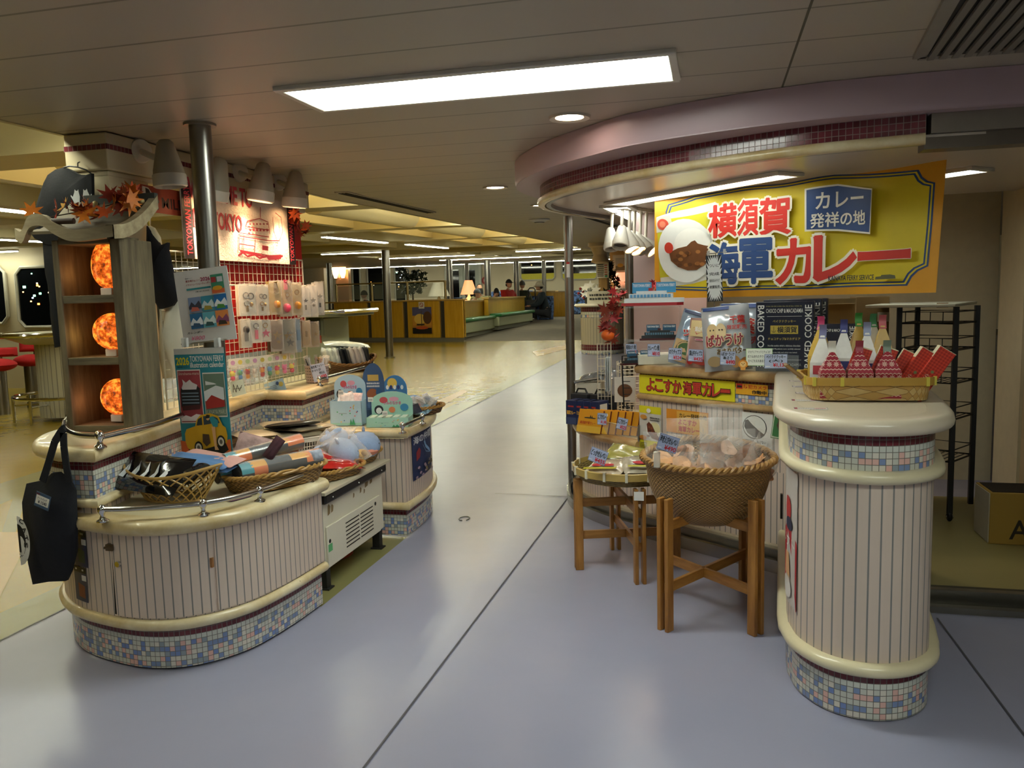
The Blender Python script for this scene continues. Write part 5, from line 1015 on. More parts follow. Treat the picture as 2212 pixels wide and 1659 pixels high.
# wicker basket of rolled posters
c1 = atz(588, 1052, ZL+.01); brz = R(62); BP = basket('wicker_basket', 'braided wicker basket with rolled yellow car posters on the low front counter', (c1.x-.03, c1.y+.08, ZL), brz, .25, .12, .075, CANE, e=3.2, flare=.85, rimmat=CANER)
def roll(label, off, L, r_, seed, tilt=0, yaw=0):
    Mz = Matrix.Rotation(brz, 4, 'Z'); p = Vector((c1.x-.03, c1.y+.08, ZL))+Mz.to_3x3()@Vector(off); t = thing('rolled_poster', label, 'rolled poster', p, 0, 'rolled posters in the wicker basket', rot=(0, R(tilt), brz+R(yaw)))
    m = MB(mat('#1f1a15', .3, coat=.6)); m.cyl((-L/2, 0, 0), (L/2, 0, 0), r_, None, 24); m.build('paper_roll', t)
    a = MB(); R_ = random.Random(seed)
    def patch(x0, x1, a0, a1, mt, e=.0006):
        a.mat(mat(mt, .3, coat=.6)); n = 8; b = len(a.v)
        for k in range(n+1):
            q = R(a0+(a1-a0)*k/n)
            for x in (x0, x1): a.v.append((x, (r_+e)*math.cos(q), (r_+e)*math.sin(q)))
        for k in range(n): a.face((b+2*k, b+2*k+1, b+2*k+3, b+2*k+2))
    patch(-L*.38, L*.32, 40, 150, '#d99a24'); patch(L*.28, L*.5, 0, 180, '#d8702a', .0009); patch(-L*.5, -L*.36, 0, 180, '#2a8a98', .0009)
    patch(-L*.2, L*.1, 95, 150, '#20242a', .0012); patch(-L*.36, -L*.2, 150, 200, '#d8702a', .0012)
    for x in (-L*.12, L*.2): 
        a.mat(mat('#d8d4c8', .3)); 
        for rr, e, mt in ((.026, .0015, '#15120f'), (.02, .002, '#c9c5ba'), (.01, .0025, '#5a544c')):
            a.mat(mat(mt, .3)); P = []
            for k in range(16): q = k*PI/8; u = x+rr*math.cos(q); w_ = rr*math.sin(q)/r_; P.append((u, (r_+e)*math.cos(R(55)+w_), (r_+e)*math.sin(R(55)+w_)))
            a.poly(P)
    a.build('print', t); f = MB(clear_film('#ffffff', .06, .05, .2, 20)); f.cyl((-L/2, 0, 0), (L/2, 0, 0), r_+.004, None, 20); f.build('film_wrap', t); return t
roll('rolled poster nearest the chrome rail, with wheels showing', (.0, -.045, .098), .43, .045, 1); roll('rolled poster behind the front one, teal and yellow', (-.06, .045, .1), .40, .042, 2, -3, -3); roll('rolled poster highest at the back, dark with orange end', (-.04, .015, .165), .38, .035, 3, -6, -5)
pack('towel_roll', 'pink and grey rolled hand towel standing behind the rolled posters', 'towel', atz(552, 975, .79), (.19, .16, .08), (R(60), R(20), R(30)), mat('#a88a86', .9, 0, .5, 22, .3), 5)
pack('dark_towel', 'dark red end of a folded towel beside the pink rolled towel', 'towel', atz(592, 968, .83), (.05, .12, .04), (R(60), R(40), R(30)), mat('#3a1620', .85, 0, .3, 30, .2), 6)
pack('striped_towel', 'blue grey striped towel pack standing between the rolled posters and the red pack', 'towel', atz(683, 985, .76), (.07, .06, .05), (R(70), 0, R(60)), mat('#a2a9b8', .8, 0, .4, 40, .2), 7)
def crate(name, label, loc, rz, L, W, H, m):
    t = thing(name, label, 'basket', loc, rz); o = MB(m); rx = .012
    def P(u, z):
        k = .9+.1*z/H; per = [(-L/2*k, -W/2*k), (L/2*k, -W/2*k), (L/2*k, W/2*k), (-L/2*k, W/2*k)]; i = int(u) % 4; f = u-int(u); a, b = per[i], per[(i+1) % 4]; return Vector((a[0]+(b[0]-a[0])*f, a[1]+(b[1]-a[1])*f, z))
    for z in (.0, H): o.tube([P(i, z) for i in range(4)], .006, 6, True)
    for z, hh in ((H*.9, .012),):
        for i in range(4): o.bar(P(i, z), P(i+.9999, z), .004, hh*2)
    o.build('rim', t); g = MB(m)
    for i in range(4):
        n = int((L if i % 2 == 0 else W)/.017)
        for k in range(n+1): g.bar(P(i+min(.9999, k/n), .0), P(i+min(.9999, k/n), H*.9), .004, .003)
        for z in (.3, .6): g.bar(P(i, H*z), P(i+.9999, H*z), .003, .005)
    g.build('slotted_side', t); b = MB(m); b.box(-L*.45, -W*.45, .0, L*.45, W*.45, .004); b.build('base', t); return t
PW = mat('#d9d2c4', .35, 0, .02); PPK = mat('#d98a8c', .35, 0, .02)
cw = atz(655, 985, ZL); cw = Vector((-2.47, 4.38, .555))
crate('plastic_basket', 'white slotted plastic basket full of flat bags on the freezer top', cw, R(55), .40, .30, .13, PW)
crate('plastic_basket', 'small pink slotted plastic basket between the white one and the rolled posters', (-2.44, 3.98, .531), R(60), .17, .24, .13, PPK)
crate('plastic_basket', 'flat white plastic basket against the tiled wall', (-2.60, 4.06, .531), R(75), .22, .26, .12, PW)
BAGM = mat('#a59a80', .35, 0, .1, 8, .15, coat=.5)
for i, (dx, dy, z, rz_, m_, lab, d_) in enumerate(((-.0, .0, .672, 60, BAGM, 'beige bagged shirt at the bottom of the white basket', (.36, .28, .035)), (-.14, -.17, .70, 50, BAGM, 'beige bagged shirt leaning over the left rim of the white basket', (.26, .22, .03)), (.03, .09, .70, 80, mat('#b5a58a', .35, 0, .08, 8, .15, coat=.5), 'peach bagged shirt under the black one', (.36, .26, .03)),
        (.02, .0, .735, 66, mat('#17161a', .35, 0, .1, 10, .15, coat=.5), 'black bagged cloth with white snowflakes on top of the white basket', (.30, .24, .03)), (-.1, .12, .71, 40, BAGM, 'beige bagged shirt against the tile corner', (.3, .22, .03)))):
    def fl(k):
        a = Art(.0007); a.n = 24; R_ = random.Random(8)
        for j in range(11):
            x, y, r_ = R_.uniform(-.12, .12), R_.uniform(-.09, .09), R_.uniform(.008, .02)
            for q in range(3): a.line([(x-r_*math.cos(q*PI/3), y-r_*math.sin(q*PI/3)), (x+r_*math.cos(q*PI/3), y+r_*math.sin(q*PI/3))], .003, '#c9c4b4')
        a.into(k)
    pack('bagged_shirt', lab, 'bagged shirt', (cw.x+dx, cw.y+dy, z+.025), d_, (R(-8 if i == 3 else 0), R(3), R(rz_)), m_, 20+i, 'bagged cloths in the white basket', fl if i == 3 else None, 8, .05)
# red bag and blue whale plush baskets on the freezer edge
cr = Vector((-2.03, 4.02, .531)); basket('wicker_basket', 'flat wicker basket with the red bags on the freezer top', cr, R(72), .19, .12, .05, CANE, e=3, flare=.85, rimmat=CANER)
def rp(k):
    a = Art(.0008); a.n = 40
    a.poly([(-.03, .02), (0, .05), (.04, .03), (.045, .01), (.0, .02), (-.02, .0)], '#2a1a18'); a.rect(-.08, -.07, -.02, -.035, '#e2d8cc'); a.scribble(-.078, -.065, -.03, -.045, 2, '#a06a6a'); a.into(k)
pack('red_bag', 'bright red bagged shopping bag lying in the wicker basket', 'bag', (cr.x, cr.y, .60), (.30, .22, .06), (R(6), R(10), R(62)), mat('#c82a24', .2, 0, .06, 6, .3, coat=1), 30, art=rp, ex=6)
pack('red_bag', 'second red bag folded underneath, its edge reaching the white plastic basket', 'bag', (cr.x-.12, cr.y-.03, .625), (.22, .16, .04), (R(8), R(-12), R(50)), mat('#b3242a', .2, 0, .06, 6, .3, coat=1), 31, ex=6)
cs = Vector((-2.0, 3.62, .60)); t = basket('woven_box', 'square chip woven basket standing at the end of the curved counter', (-1.985, 3.60, .531), R(75), .07, .06, .10, weave('#a88a3c', '#c9ab58', .03, .022), e=8, flare=1, braid=.004)
cw2 = Vector((-2.08, 4.38, .531)); basket('wicker_basket', 'oval wicker basket with pale blue whale plush toys at the far end of the freezer', cw2, R(78), .20, .14, .06, CANE, e=2.4, flare=.8, rimmat=CANER)
WBL = mat('#93a9cc', .85, 0, .08, 60, .2); WPK = mat('#d98f78', .85); WWH = mat('#cfd6e2', .9)
def whale(label, loc, rot, s_=1, bag=True):
    t = thing('whale_plush', label, 'plush toy', loc, 0, 'whale plush toys', rot=rot); m = MB(WBL)
    def f(u, v):
        a = u*2*PI; x = -1+2*v; r_ = max(0, (1-abs(x)**2.6))**.5*(1 if x > -.2 else max(.25, 1-(abs(x)-.2)*.75)); return (x*.105*s_, r_*.07*s_*math.cos(a), r_*.06*s_*math.sin(a)+(.03*s_*(-x-.4) if x < -.4 else 0))
    m.grid(f, 20, 14, True); m.build('body', t)
    m = MB(WPK); m.ball((.045*s_, 0, -.022*s_), (.062*s_, .058*s_, .024*s_), 14, 8); m.build('pink_mouth', t)
    for y in (-1, 1): m = MB(BLACK); m.ball((.062*s_, y*.052*s_, .008*s_), .0075*s_, 8, 6); m.build('eye', t)
    for y in (-1, 1): m = MB(WBL); m.ball((-.115*s_, y*.028*s_, .035*s_), (.02*s_, .034*s_, .009*s_), 10, 6); m.build('tail_fin', t)
    m = MB(WBL); m.ball((-.01*s_, 0, .064*s_), (.018*s_, .007*s_, .02*s_), 8, 6); m.build('top_fin', t)
    if bag: m = MB(clear_film('#ffffff', .1, .08, .5, 30)); pillow(m, .27*s_, .2*s_, .16*s_, 4, None, 10, .12, 2.5); m.build('clear_bag', t)
whale('pale blue whale plush without bag facing right, in the oval basket', (cw2.x+.06, cw2.y+.05, .63), (0, R(-4), R(-60)), 1.35, False); whale('pale blue whale plush in a clear bag, tipped forward in the oval basket', (cw2.x+.0, cw2.y-.12, .62), (R(30), R(24), R(-40)), 1.2); whale('grey blue whale plush in a crinkled bag behind the other two', (cw2.x-.10, cw2.y-.02, .66), (R(-20), R(-20), R(80)), 1.0)
t = thing('yellow_plush', 'small yellow spotted plush toy tucked into the right of the oval basket', 'plush toy', (cw2.x+.1, cw2.y-.08, .60)); m = MB(mat('#d3a548', .8, 0, .25, 60)); m.ball((0, 0, 0), (.04, .05, .03), 12, 8); m.build('body', t); m = MB(mat('#b8873a', .8)); m.ball((.03, -.03, .015), .018, 10, 8); m.build('head', t)
# flat leaflets on the counters
for i, (px, py, z, c, lab) in enumerate(((500, 1083, .648, '#6a4a5e', 'purple picture card lying by the chrome rail'), (765, 978, .534, '#7a6a5a', 'printed leaflet taped at the far end of the freezer board'), (735, 1003, .534, '#8a98b2', 'blue price leaflet on the freezer board'), (690, 1050, .534, '#8a5a5e', 'printed leaflet at the near corner of the freezer board'))):
    p = atz(px, py, z); a = Art(); a.scribble(.005, .01, .06, .05, 3, '#d8c8c0', i); sheet('leaflet', lab, 'leaflet', p, Vector((.35, 1, 0)), Vector((-1, .35, 0)), .11 if i == 0 else .075, .06, c, a, .001, 'leaflets on the island')
# display boxes on the rear low tier
ZB = .69
def dbox(label, loc, rz, L, W, H, hb, base, draw, front=None):
    t = thing('display_box', label, 'display box', loc, rz, 'souvenir display boxes'); m = MB(mat(base, .4, 0, .04, 20)); b = .004
    m.box(-L/2, -W/2, 0, L/2, -W/2+b, H); m.box(-L/2, W/2-b, 0, L/2, W/2, H); m.box(-L/2, -W/2, 0, -L/2+b, W/2, H); m.box(L/2-b, -W/2, 0, L/2, W/2, H); m.box(-L/2, -W/2, 0, L/2, W/2, .004); m.build('tray', t)
    m = MB(mat(base, .4, 0, .04, 20)); P = [(-L/2, H)]+[(L/2*math.cos(q), H+(hb-H)*(.55+.45*math.sin(q))) for q in [PI-PI*k/12 for k in range(13)]]+[(L/2, H)]
    m.poly([(x, W/2, z) for x, z in P]); m.poly([(x, W/2+.004, z) for x, z in P]); hdr = m.build('header', t)
    a = Art(.0006); draw(a, L, hb-H); k = MB(); a.into(k, frame_of((-L/2, W/2-.0005, H), (1, 0, 0), (0, 0, 1))); k.build('header_print', hdr)
    if front: a = Art(.0006); front(a, L, H); k = MB(); a.into(k, frame_of((-L/2, -W/2-.0005, 0), (1, 0, 0), (0, 0, 1))); k.build('front_print', t)
    return t
def dA(a, w_, h_):
    a.oval(w_*.3, h_*.62, w_*.1, h_*.14, '#c8545a'); a.oval(w_*.55, h_*.66, w_*.12, h_*.1, '#e0a0b8'); a.text('うみのなかま', w_*.3, h_*.42, w_*.72, h_*.56, '#c8588a', .03); a.oval(w_*.18, h_*.2, w_*.11, h_*.2, '#20222c'); a.oval(w_*.18, h_*.16, w_*.07, h_*.14, '#e8e8e8'); a.oval(w_*.8, h_*.3, w_*.1, h_*.16, '#3f8ab8'); a.oval(w_*.5, h_*.2, w_*.08, h_*.13, '#d8845a')
def dB(a, w_, h_):
    a.rect(w_*.25, h_*.6, w_*.75, h_*.74, '#caa85a'); a.scribble(w_*.2, h_*.45, w_*.8, h_*.58, 2, '#d8d8e0'); a.oval(w_*.45, h_*.3, w_*.26, h_*.13, '#9a5a3a'); a.oval(w_*.75, h_*.34, w_*.14, h_*.1, '#2f5a8a'); [a.oval(w_*(.1+.17*i), h_*.06, w_*.07, h_*.07, '#5a7aa8') for i in range(6)]
def dF(a, w_, h_):
    R_ = random.Random(6); a.rect(w_*.02, h_*.02, w_*.98, h_*.12, '#9fd0c8')
    for i in range(14): a.oval(R_.uniform(.08, .92)*w_, R_.uniform(.15, .9)*h_, w_*.02, h_*.025, R_.choice(('#e0707a', '#4a7ac0', '#3aa06a', '#e8b84a', '#3a5a9a')))
    a.poly([(w_*.62, h_*.05), (w_*.66, h_*.3), (w_*.7, h_*.12), (w_*.74, h_*.32), (w_*.8, h_*.05)], '#3a9a6a'); a.scribble(w_*.3, h_*.48, w_*.55, h_*.54, 1, '#8fa0b0')
def dC(a, w_, h_):
    a.text('海の動物', w_*.15, h_*.3, w_*.6, h_*.5, '#c84a5a', .03); a.text('つままれ', w_*.3, h_*.12, w_*.7, h_*.28, '#3a3a8a', .03); a.oval(w_*.4, h_*.75, w_*.2, h_*.16, '#e8c860'); [a.oval(w_*(.2+.15*i), h_*.62, w_*.06, h_*.07, ('#e8eef2', '#3a4a8a')[i % 2]) for i in range(5)]
dpos = [atz(735, 936, ZB), atz(770, 905, ZB), atz(800, 880, ZB), atz(805, 925, ZB)]
dbox('tall pale blue display box with penguin and fish header, nearest to the freezer', (-2.29, 4.80, ZB), R(8), .21, .11, .16, .32, '#b3d2e6', dA, dF)
dbox('dark blue display box with turtle header behind the pale blue one', (-2.20, 4.98, ZB), R(8), .15, .09, .08, .38, '#3f5b86', dB)
dbox('bright blue display box with coloured letters furthest back by the upper tier', (-2.12, 5.16, ZB), R(10), .17, .10, .06, .28, '#4a86c4', dC)
dbox('low mint green display box of small cartons on the near right', (-2.0, 4.79, ZB), R(10), .27, .16, .06, .21, '#a5d3c4', dA, dF)
for i in range(5):
    t = thing('small_carton', 'small pale green carton lying in the mint display box, %s from the left' % ('first', 'second', 'third', 'fourth', 'fifth')[i], 'carton', Matrix.Rotation(R(10), 3, 'Z')@Vector((-.10+i*.05, -.02, 0))+Vector((-2.0, 4.79, ZB+.006)), R(10), 'cartons in the mint display box'); m = MB(mat(('#cfe3d4', '#c6dcd2')[i % 2], .4)); m.box(-.017, -.05, 0, .017, .05, .058); m.build('carton_body', t); m = MB(); a = Art(); a.oval(0, .012, .006, .006, '#d8404a'); a.oval(0, .03, .006, .006, '#d8404a'); a.scribble(-.014, .04, .014, .05, 1, '#3a8a6a'); a.into(m, frame_of((0, -.0502, 0), (1, 0, 0), (0, 0, 1))); m.build('print', t)
for i, (x, y, rz_) in enumerate(((-2.28, 4.79, 20), (-2.24, 4.80, -5), (-2.32, 4.81, 40))):
    pack('sticker_pack', 'white and pink sticker pack poking out of the tall pale blue box, %s' % ('middle', 'right', 'left')[i], 'sticker pack', (x, y, ZB+.15), (.09, .12, .012), (R(65), R(-20+20*i), R(rz_)), mat(('#e8d8d8', '#e6c8cc', '#e2dde0')[i], .4, 0, .3, 60), 40+i, 'sticker packs', ex=10)
for i in range(5):
    s_ = dup
    m = MB(mat('#eceae4', .5)); a = Art(); a.scribble(.004, .006, .03, .02, 2, '#8a8a90', i); px, py = ((731, 853), (768, 826), (804, 818), (795, 868), (826, 898))[i]; y = (4.78, 5.0, 5.28, 4.83, 4.7)[i]
    sheet('price_tag', 'small white price slip clipped on '+('the tall pale blue box', 'the dark blue turtle box', 'the bright blue box', 'the mint green box', 'the front of the mint box')[i], 'price tag', aty(px, py, y), (1, .1, 0), (0, 0, 1), .034, .03, '#eceae4', a, .001, 'price slips on the display boxes')
for i in range(14):
    R_ = random.Random(60+i); navy = i < 7; x = -2.02+R_.uniform(-.07, .09)+(.03 if not navy else 0); y = 5.10+R_.uniform(-.08, .14)
    pack('cloth_pouch', ('dark navy wave patterned pouch in the pile before the candy basket, ' if navy else 'pale blue patterned pouch in the pile behind the navy ones, ')+('front left', 'front middle', 'front right', 'second row left', 'second row right', 'top left', 'top right')[i % 7], 'pouch', (x, y+(.0 if navy else .14), ZB+.03+.018*(i % 3)), (.10, .085, .035), (R(R_.uniform(10, 40)), R(R_.uniform(-20, 20)), R(R_.uniform(0, 80))), mat('#1b2038' if navy else '#8fb4da', .6, 0, .6, 60, .1), 60+i, 'pouches on the rear counter')
cb = Vector((-1.97, 5.30, ZB)); basket('wicker_basket', 'flat wicker basket of clear wrapped sweets on the rounded rear counter', cb, R(65), .17, .12, .05, CANED, e=2.4, flare=.85, rimmat=CANER)
for i in range(12):
    R_ = random.Random(90+i); p = (cb.x+R_.uniform(-.09, .09), cb.y+R_.uniform(-.11, .11), ZB+.055+R_.uniform(0, .05)); t = thing('wrapped_sweet', 'clear wrapped sweet in the flat wicker basket', 'sweet', p, 0, 'wrapped sweets in the flat basket', rot=(R(R_.uniform(-40, 40)), R(R_.uniform(-40, 40)), R(R_.uniform(0, 180))))
    m = MB(mat(R_.choice(('#7a6a5c', '#b8b0a8', '#8a3038', '#4a5a8a', '#cfc9bc')), .5, 0, .3, 40)); m.ball((0, 0, 0), (.026, .02, .014), 10, 7); m.build('filling', t); f = MB(clear_film('#ffffff', .22, .06, .8, 60)); pillow(f, .1, .075, .045, 90+i, None, 8, .3, 3); f.build('wrapper', t)
pack('blue_towel', 'bright blue folded cloth between the display boxes and the sweets', 'cloth', (-2.06, 5.42, ZB+.07), (.16, .14, .06), (R(20), R(10), R(40)), mat('#2f74b8', .6, 0, .1, 20), 47)
# upper tier: pen cup and towel basket
ZU = .923; pc = atz(686, 826, ZU); t = thing('pen_cup', 'pink slotted plastic cup full of wrapped pens on the upper tier', 'cup', (pc.x, pc.y, ZU), 0)
s = N('slotted_plastic'); uv = s.t.nodes.new('ShaderNodeUVMap'); sp = s.t.nodes.new('ShaderNodeSeparateXYZ'); s.l(uv.outputs[0], sp.inputs[0]); a = s.math('LESS_THAN', s.math('FRACT', s.math('DIVIDE', sp.outputs[0], .02)), .6); b = s.math('LESS_THAN', s.math('FRACT', s.math('DIVIDE', sp.outputs[1], .02)), .25); s.l(s.mix(s.math('MULTIPLY', a, b), srgb('#cbb3ac'), srgb('#5a4a46')), s.b.inputs['Base Color']); s.b.inputs['Roughness'].default_value = .4
m = MB(s.m); uvgrid(m, lambda u, v: ((.08+.006*v)*math.cos(u*2*PI), (.062+.006*v)*math.sin(u*2*PI), v*.12), 36, 4, lambda u, v: (u*.46, v*.12)); m.lathe([(.0, .004), (.07, .004)], 24); m.build('cup_body', t); m = MB(mat('#cbb3ac', .4)); m.tube([(.087*math.cos(i*PI/16), .069*math.sin(i*PI/16), .12) for i in range(32)], .004, 6, True); m.build('rim', t)
for i in range(16):
    R_ = random.Random(120+i); a_ = R_.uniform(0, 2*PI); r_ = R_.uniform(.01, .055); t2 = thing('wrapped_pen', 'ballpoint pen in a clear sleeve standing in the pink slotted cup', 'pen', (pc.x+r_*math.cos(a_), pc.y+r_*.7*math.sin(a_), ZU+.01), 0, 'pens in the pink cup', rot=(R(R_.uniform(-14, 14)), R(math.cos(a_)*16), 0)); m = MB(mat(R_.choice(('#e2dcd4', '#c9d2e4', '#b9968a', '#dfe0e2', '#34333a')), .35)); m.cyl((0, 0, 0), (0, 0, .17), .005, None, 8); m.build('barrel', t2); f = MB(FILM); f.box(-.012, -.003, .02, .012, .003, .185); f.build('film_sleeve', t2)
def pt(a, w_, h_): a.text('東京湾フェリー', w_*.05, h_*.78, w_*.95, h_*.94, '#1f2430', .03); a.text('ボールペン 各種', w_*.05, h_*.58, w_*.7, h_*.72, '#1f2430', .03); a.text('税込', w_*.5, h_*.38, w_*.9, h_*.52, '#1f2430', .02); a.text('¥400', w_*.35, h_*.06, w_*.95, h_*.32, '#c8283a', .03)
card('price_card', 'blue grey price card reading ¥400 in front of the pink pen cup', 'price card', (679, 826), (709, 818), (678, 789), pc.y-.1, '#aab6d4', pt)
wb = atz(750, 806, ZU); basket('wicker_basket', 'long brown wicker basket of packed towels on the upper tier', (wb.x-.05, wb.y+.1, ZU), R(50), .24, .13, .09, CANED, e=2.6, flare=.8, rimmat=mat('#8a5f2c', .45, 0, .15, 20), dip=lambda u: .03*math.cos(4*PI*u))
for i in range(9):
    off = Matrix.Rotation(R(50), 3, 'Z')@Vector((-.17+.042*i, 0, 0)); c = ('#d8dcd4', '#cfd6cf', '#d9dcd6', '#1f2226', '#22252a', '#d6cdc8', '#d2c8c2', '#cdc6c0', '#26282c')[i]; L_ = ('first from the left, white', 'second, white', 'third, white', 'fourth, black', 'fifth, black', 'sixth, pinkish', 'seventh, pinkish', 'eighth, pinkish', 'last at the right end, black')[i]
    pack('packed_towel', 'packed towel standing in the long brown basket, '+L_, 'towel pack', (wb.x-.05+off.x, wb.y+.1+off.y, ZU+.125), (.20, .16, .05), (R(78), 0, R(50+75)), mat(c, .35, 0, .35 if i < 3 else .08, 26, .2, coat=.6), 130+i, 'packed towels in the long basket', ex=6)
pack('packed_towel', 'white packed towel lying across the top of the long brown basket', 'towel pack', (wb.x-.06, wb.y+.14, ZU+.215), (.36, .12, .04), (R(10), R(6), R(35)), mat('#d5dad2', .35, 0, .3, 26, .2, coat=.6), 150, 'packed towels in the long basket')
# sea poster on the rear counter front
def sea(a, w_, h_):
    a.text('海の仲間', w_*.06, h_*.78, w_*.95, h_*.96, '#0c1838', .06); a.text('海の仲間', w_*.06, h_*.78, w_*.95, h_*.96, '#dfe4ee', .015); a.poly([(w_*x, h_*y) for x, y in ((.15, .4), (.3, .45), (.35, .6), (.28, .68), (.16, .6))], '#8a2430'); a.poly([(w_*x, h_*y) for x, y in ((.5, .75), (.58, .6), (.9, .4), (.85, .5), (.62, .66), (.56, .78))], '#7aa4d4'); a.line([(w_*.45, h_*.7), (w_*.6, h_*.5), (w_*.85, h_*.42)], .004, '#8ab4e0')
    R_ = random.Random(3)
    for i in range(26): a.oval(R_.uniform(.08, .92)*w_, R_.uniform(.04, .32)*h_, w_*.05, h_*.03, R_.choice(('#6a5a3a', '#8a7a4a', '#3a3a4a', '#a08a9a', '#4a4234')))
p0, p1 = atz(891, 1058, .33), atz(930, 1030, .33)
sa, sb = u_at(offset(BK, .012)[:20], 891, .45), u_at(offset(BK, .012)[:20], 930, .45); PS = [along(offset(BK, .013), sa+(sb-sa)*i/10) for i in range(11)]; LS = plen(PS); a = Art(.0006); a.rect(0, 0, LS, .29, '#1b2c58', 10, 1); sea(a, LS, .29)
def wrp(x, y, z): p = along(PS, min(max(x, 0), LS*.999)); q = along(PS, min(max(x, 0)+.01, LS)); d = Vector((q[0]-p[0], q[1]-p[1])); d = d.normalized() if d.length > 1e-6 else Vector((0, 1)); return (p[0]+d.y*(z+.001), p[1]-d.x*(z+.001), .335+y)
m = MB(); a.into(m, warp=wrp); tag(m.build('sea_poster', None), 'dark blue sea life poster wrapped round the rear low counter front', 'poster')
t = thing('hair_tie', 'thin black loop lying on the lavender floor in the aisle', 'hair tie', (atz(1003, 1120, .004))); m = MB(BLACK); m.tube([(.035*math.cos(q), .05*math.sin(q), 0) for q in [i*PI/8 for i in range(-2, 13)]], .003, 6); m.build('loop', t)
# ---- basket of boxed sweets on the peninsula
def chip():
    s = N('chip_weave'); uv = s.t.nodes.new('ShaderNodeUVMap'); sp = s.t.nodes.new('ShaderNodeSeparateXYZ'); s.l(uv.outputs[0], sp.inputs[0]); p_ = s.math('DIVIDE', s.math('ADD', sp.outputs[0], sp.outputs[1]), .034); q_ = s.math('DIVIDE', s.math('SUBTRACT', sp.outputs[0], sp.outputs[1]), .034)
    par = s.math('MODULO', s.math('ADD', s.math('FLOOR', s.math('ADD', p_, 400)), s.math('FLOOR', s.math('ADD', q_, 400))), 2); e_ = s.math('MAXIMUM', *[s.math('GREATER_THAN', s.math('ABSOLUTE', s.math('SUBTRACT', s.math('FRACT', s.math('ADD', k, 400)), .5)), .47) for k in (p_, q_)]); nz = s.noise(30, 3)
    s.l(s.mix(e_, s.mix(par, s.mix(nz, srgb('#b8955a'), srgb('#cbb07a')), s.mix(nz, srgb('#a8803f'), srgb('#c09a58'))), srgb('#7a5a2c')), s.b.inputs['Base Color']); s.b.inputs['Roughness'].default_value = .45; s.bump(s.math('SUBTRACT', par, e_), .25, .003); return s.m
ZP = 1.062; CHIP = chip(); cbk = atz(1880, 868, ZP); CY0 = cbk.y+.02
t = basket('chip_basket', 'shallow chip woven basket with red patterned sweets pouches on the peninsula counter', (cbk.x, cbk.y+.17, ZP), R(1), .225, .175, .085, CHIP, e=7, flare=.94, braid=.002, rimmat=mat('#b8924a', .45, 0, .12, 15)); CB = Vector((cbk.x, cbk.y+.17, ZP))
m = MB(mat('#b8903f', .42, 0, .12, 12)); P = [superell(.229, .179, 7, 2*PI*i/48) for i in range(48)]; m.sweep(P[::-1], [(-.004, .062), (.004, .062), (.004, .092), (-.004, .092)], True); m.build('rim_band', t)
m = MB(mat('#cfc04a', .5))
for i in range(10): x, y = superell(.232, .182, 7, 2*PI*i/10+.25); m.box(x-.006, y-.006, .06, x+.006, y+.006, .094)
m.build('rim_tie', t); m = MB(CHIP); m.tube([(-.235, -.06, .08), (-.29, -.04, .125), (-.29, .04, .125), (-.235, .06, .08)], .008, 8); m.build('side_handle', t)
# procedural knit and gingham prints
def knit():
    s = N('snowflake_knit_print'); tc = s.t.nodes.new('ShaderNodeTexCoord'); sp = s.t.nodes.new('ShaderNodeSeparateXYZ'); s.l(tc.outputs['Object'], sp.inputs[0]); x, z = sp.outputs[0], sp.outputs[2]
    zig = s.math('ABSOLUTE', s.math('SUBTRACT', s.math('FRACT', s.math('DIVIDE', x, .014)), .5)); zz = s.math('FRACT', s.math('DIVIDE', s.math('ADD', z, s.math('MULTIPLY', zig, .008)), .05)); l1 = s.math('COMPARE', zz, .25, .03); l2 = s.math('COMPARE', zz, .92, .03)
    fx = s.math('SUBTRACT', s.math('FRACT', s.math('DIVIDE', x, .025)), .5); fz_ = s.math('SUBTRACT', s.math('FRACT', s.math('DIVIDE', s.math('SUBTRACT', z, .0045), .05)), .5); fz2 = s.math('MULTIPLY', fz_, 2); r_ = s.math('SQRT', s.math('ADD', s.math('MULTIPLY', fx, fx), s.math('MULTIPLY', fz2, fz2))); an = s.math('ARCTAN2', fz2, fx); pet = s.math('ABSOLUTE', s.math('COSINE', s.math('MULTIPLY', an, 4)))
    star = s.math('MULTIPLY', s.math('LESS_THAN', r_, s.math('MULTIPLY', pet, .42)), s.math('GREATER_THAN', r_, .06)); k = s.math('MAXIMUM', s.math('MAXIMUM', l1, l2), star); s.l(s.mix(k, srgb('#96122a'), srgb('#d9b8a8')), s.b.inputs['Base Color']); s.b.inputs['Roughness'].default_value = .3; s.b.inputs['Coat Weight'].default_value = .4; return s.m
def gingham():
    s = N('red_gingham_print'); tc = s.t.nodes.new('ShaderNodeTexCoord'); sp = s.t.nodes.new('ShaderNodeSeparateXYZ'); s.l(tc.outputs['Object'], sp.inputs[0]); a = s.math('LESS_THAN', s.math('FRACT', s.math('DIVIDE', sp.outputs[0], .011)), .5); b = s.math('LESS_THAN', s.math('FRACT', s.math('DIVIDE', sp.outputs[2], .011)), .5); s.l(s.mix(s.math('MULTIPLY', s.math('ADD', a, b), .5), srgb('#a8241c'), srgb('#d2432c')), s.b.inputs['Base Color']); s.b.inputs['Roughness'].default_value = .35; return s.m
KNIT, GING = knit(), gingham()
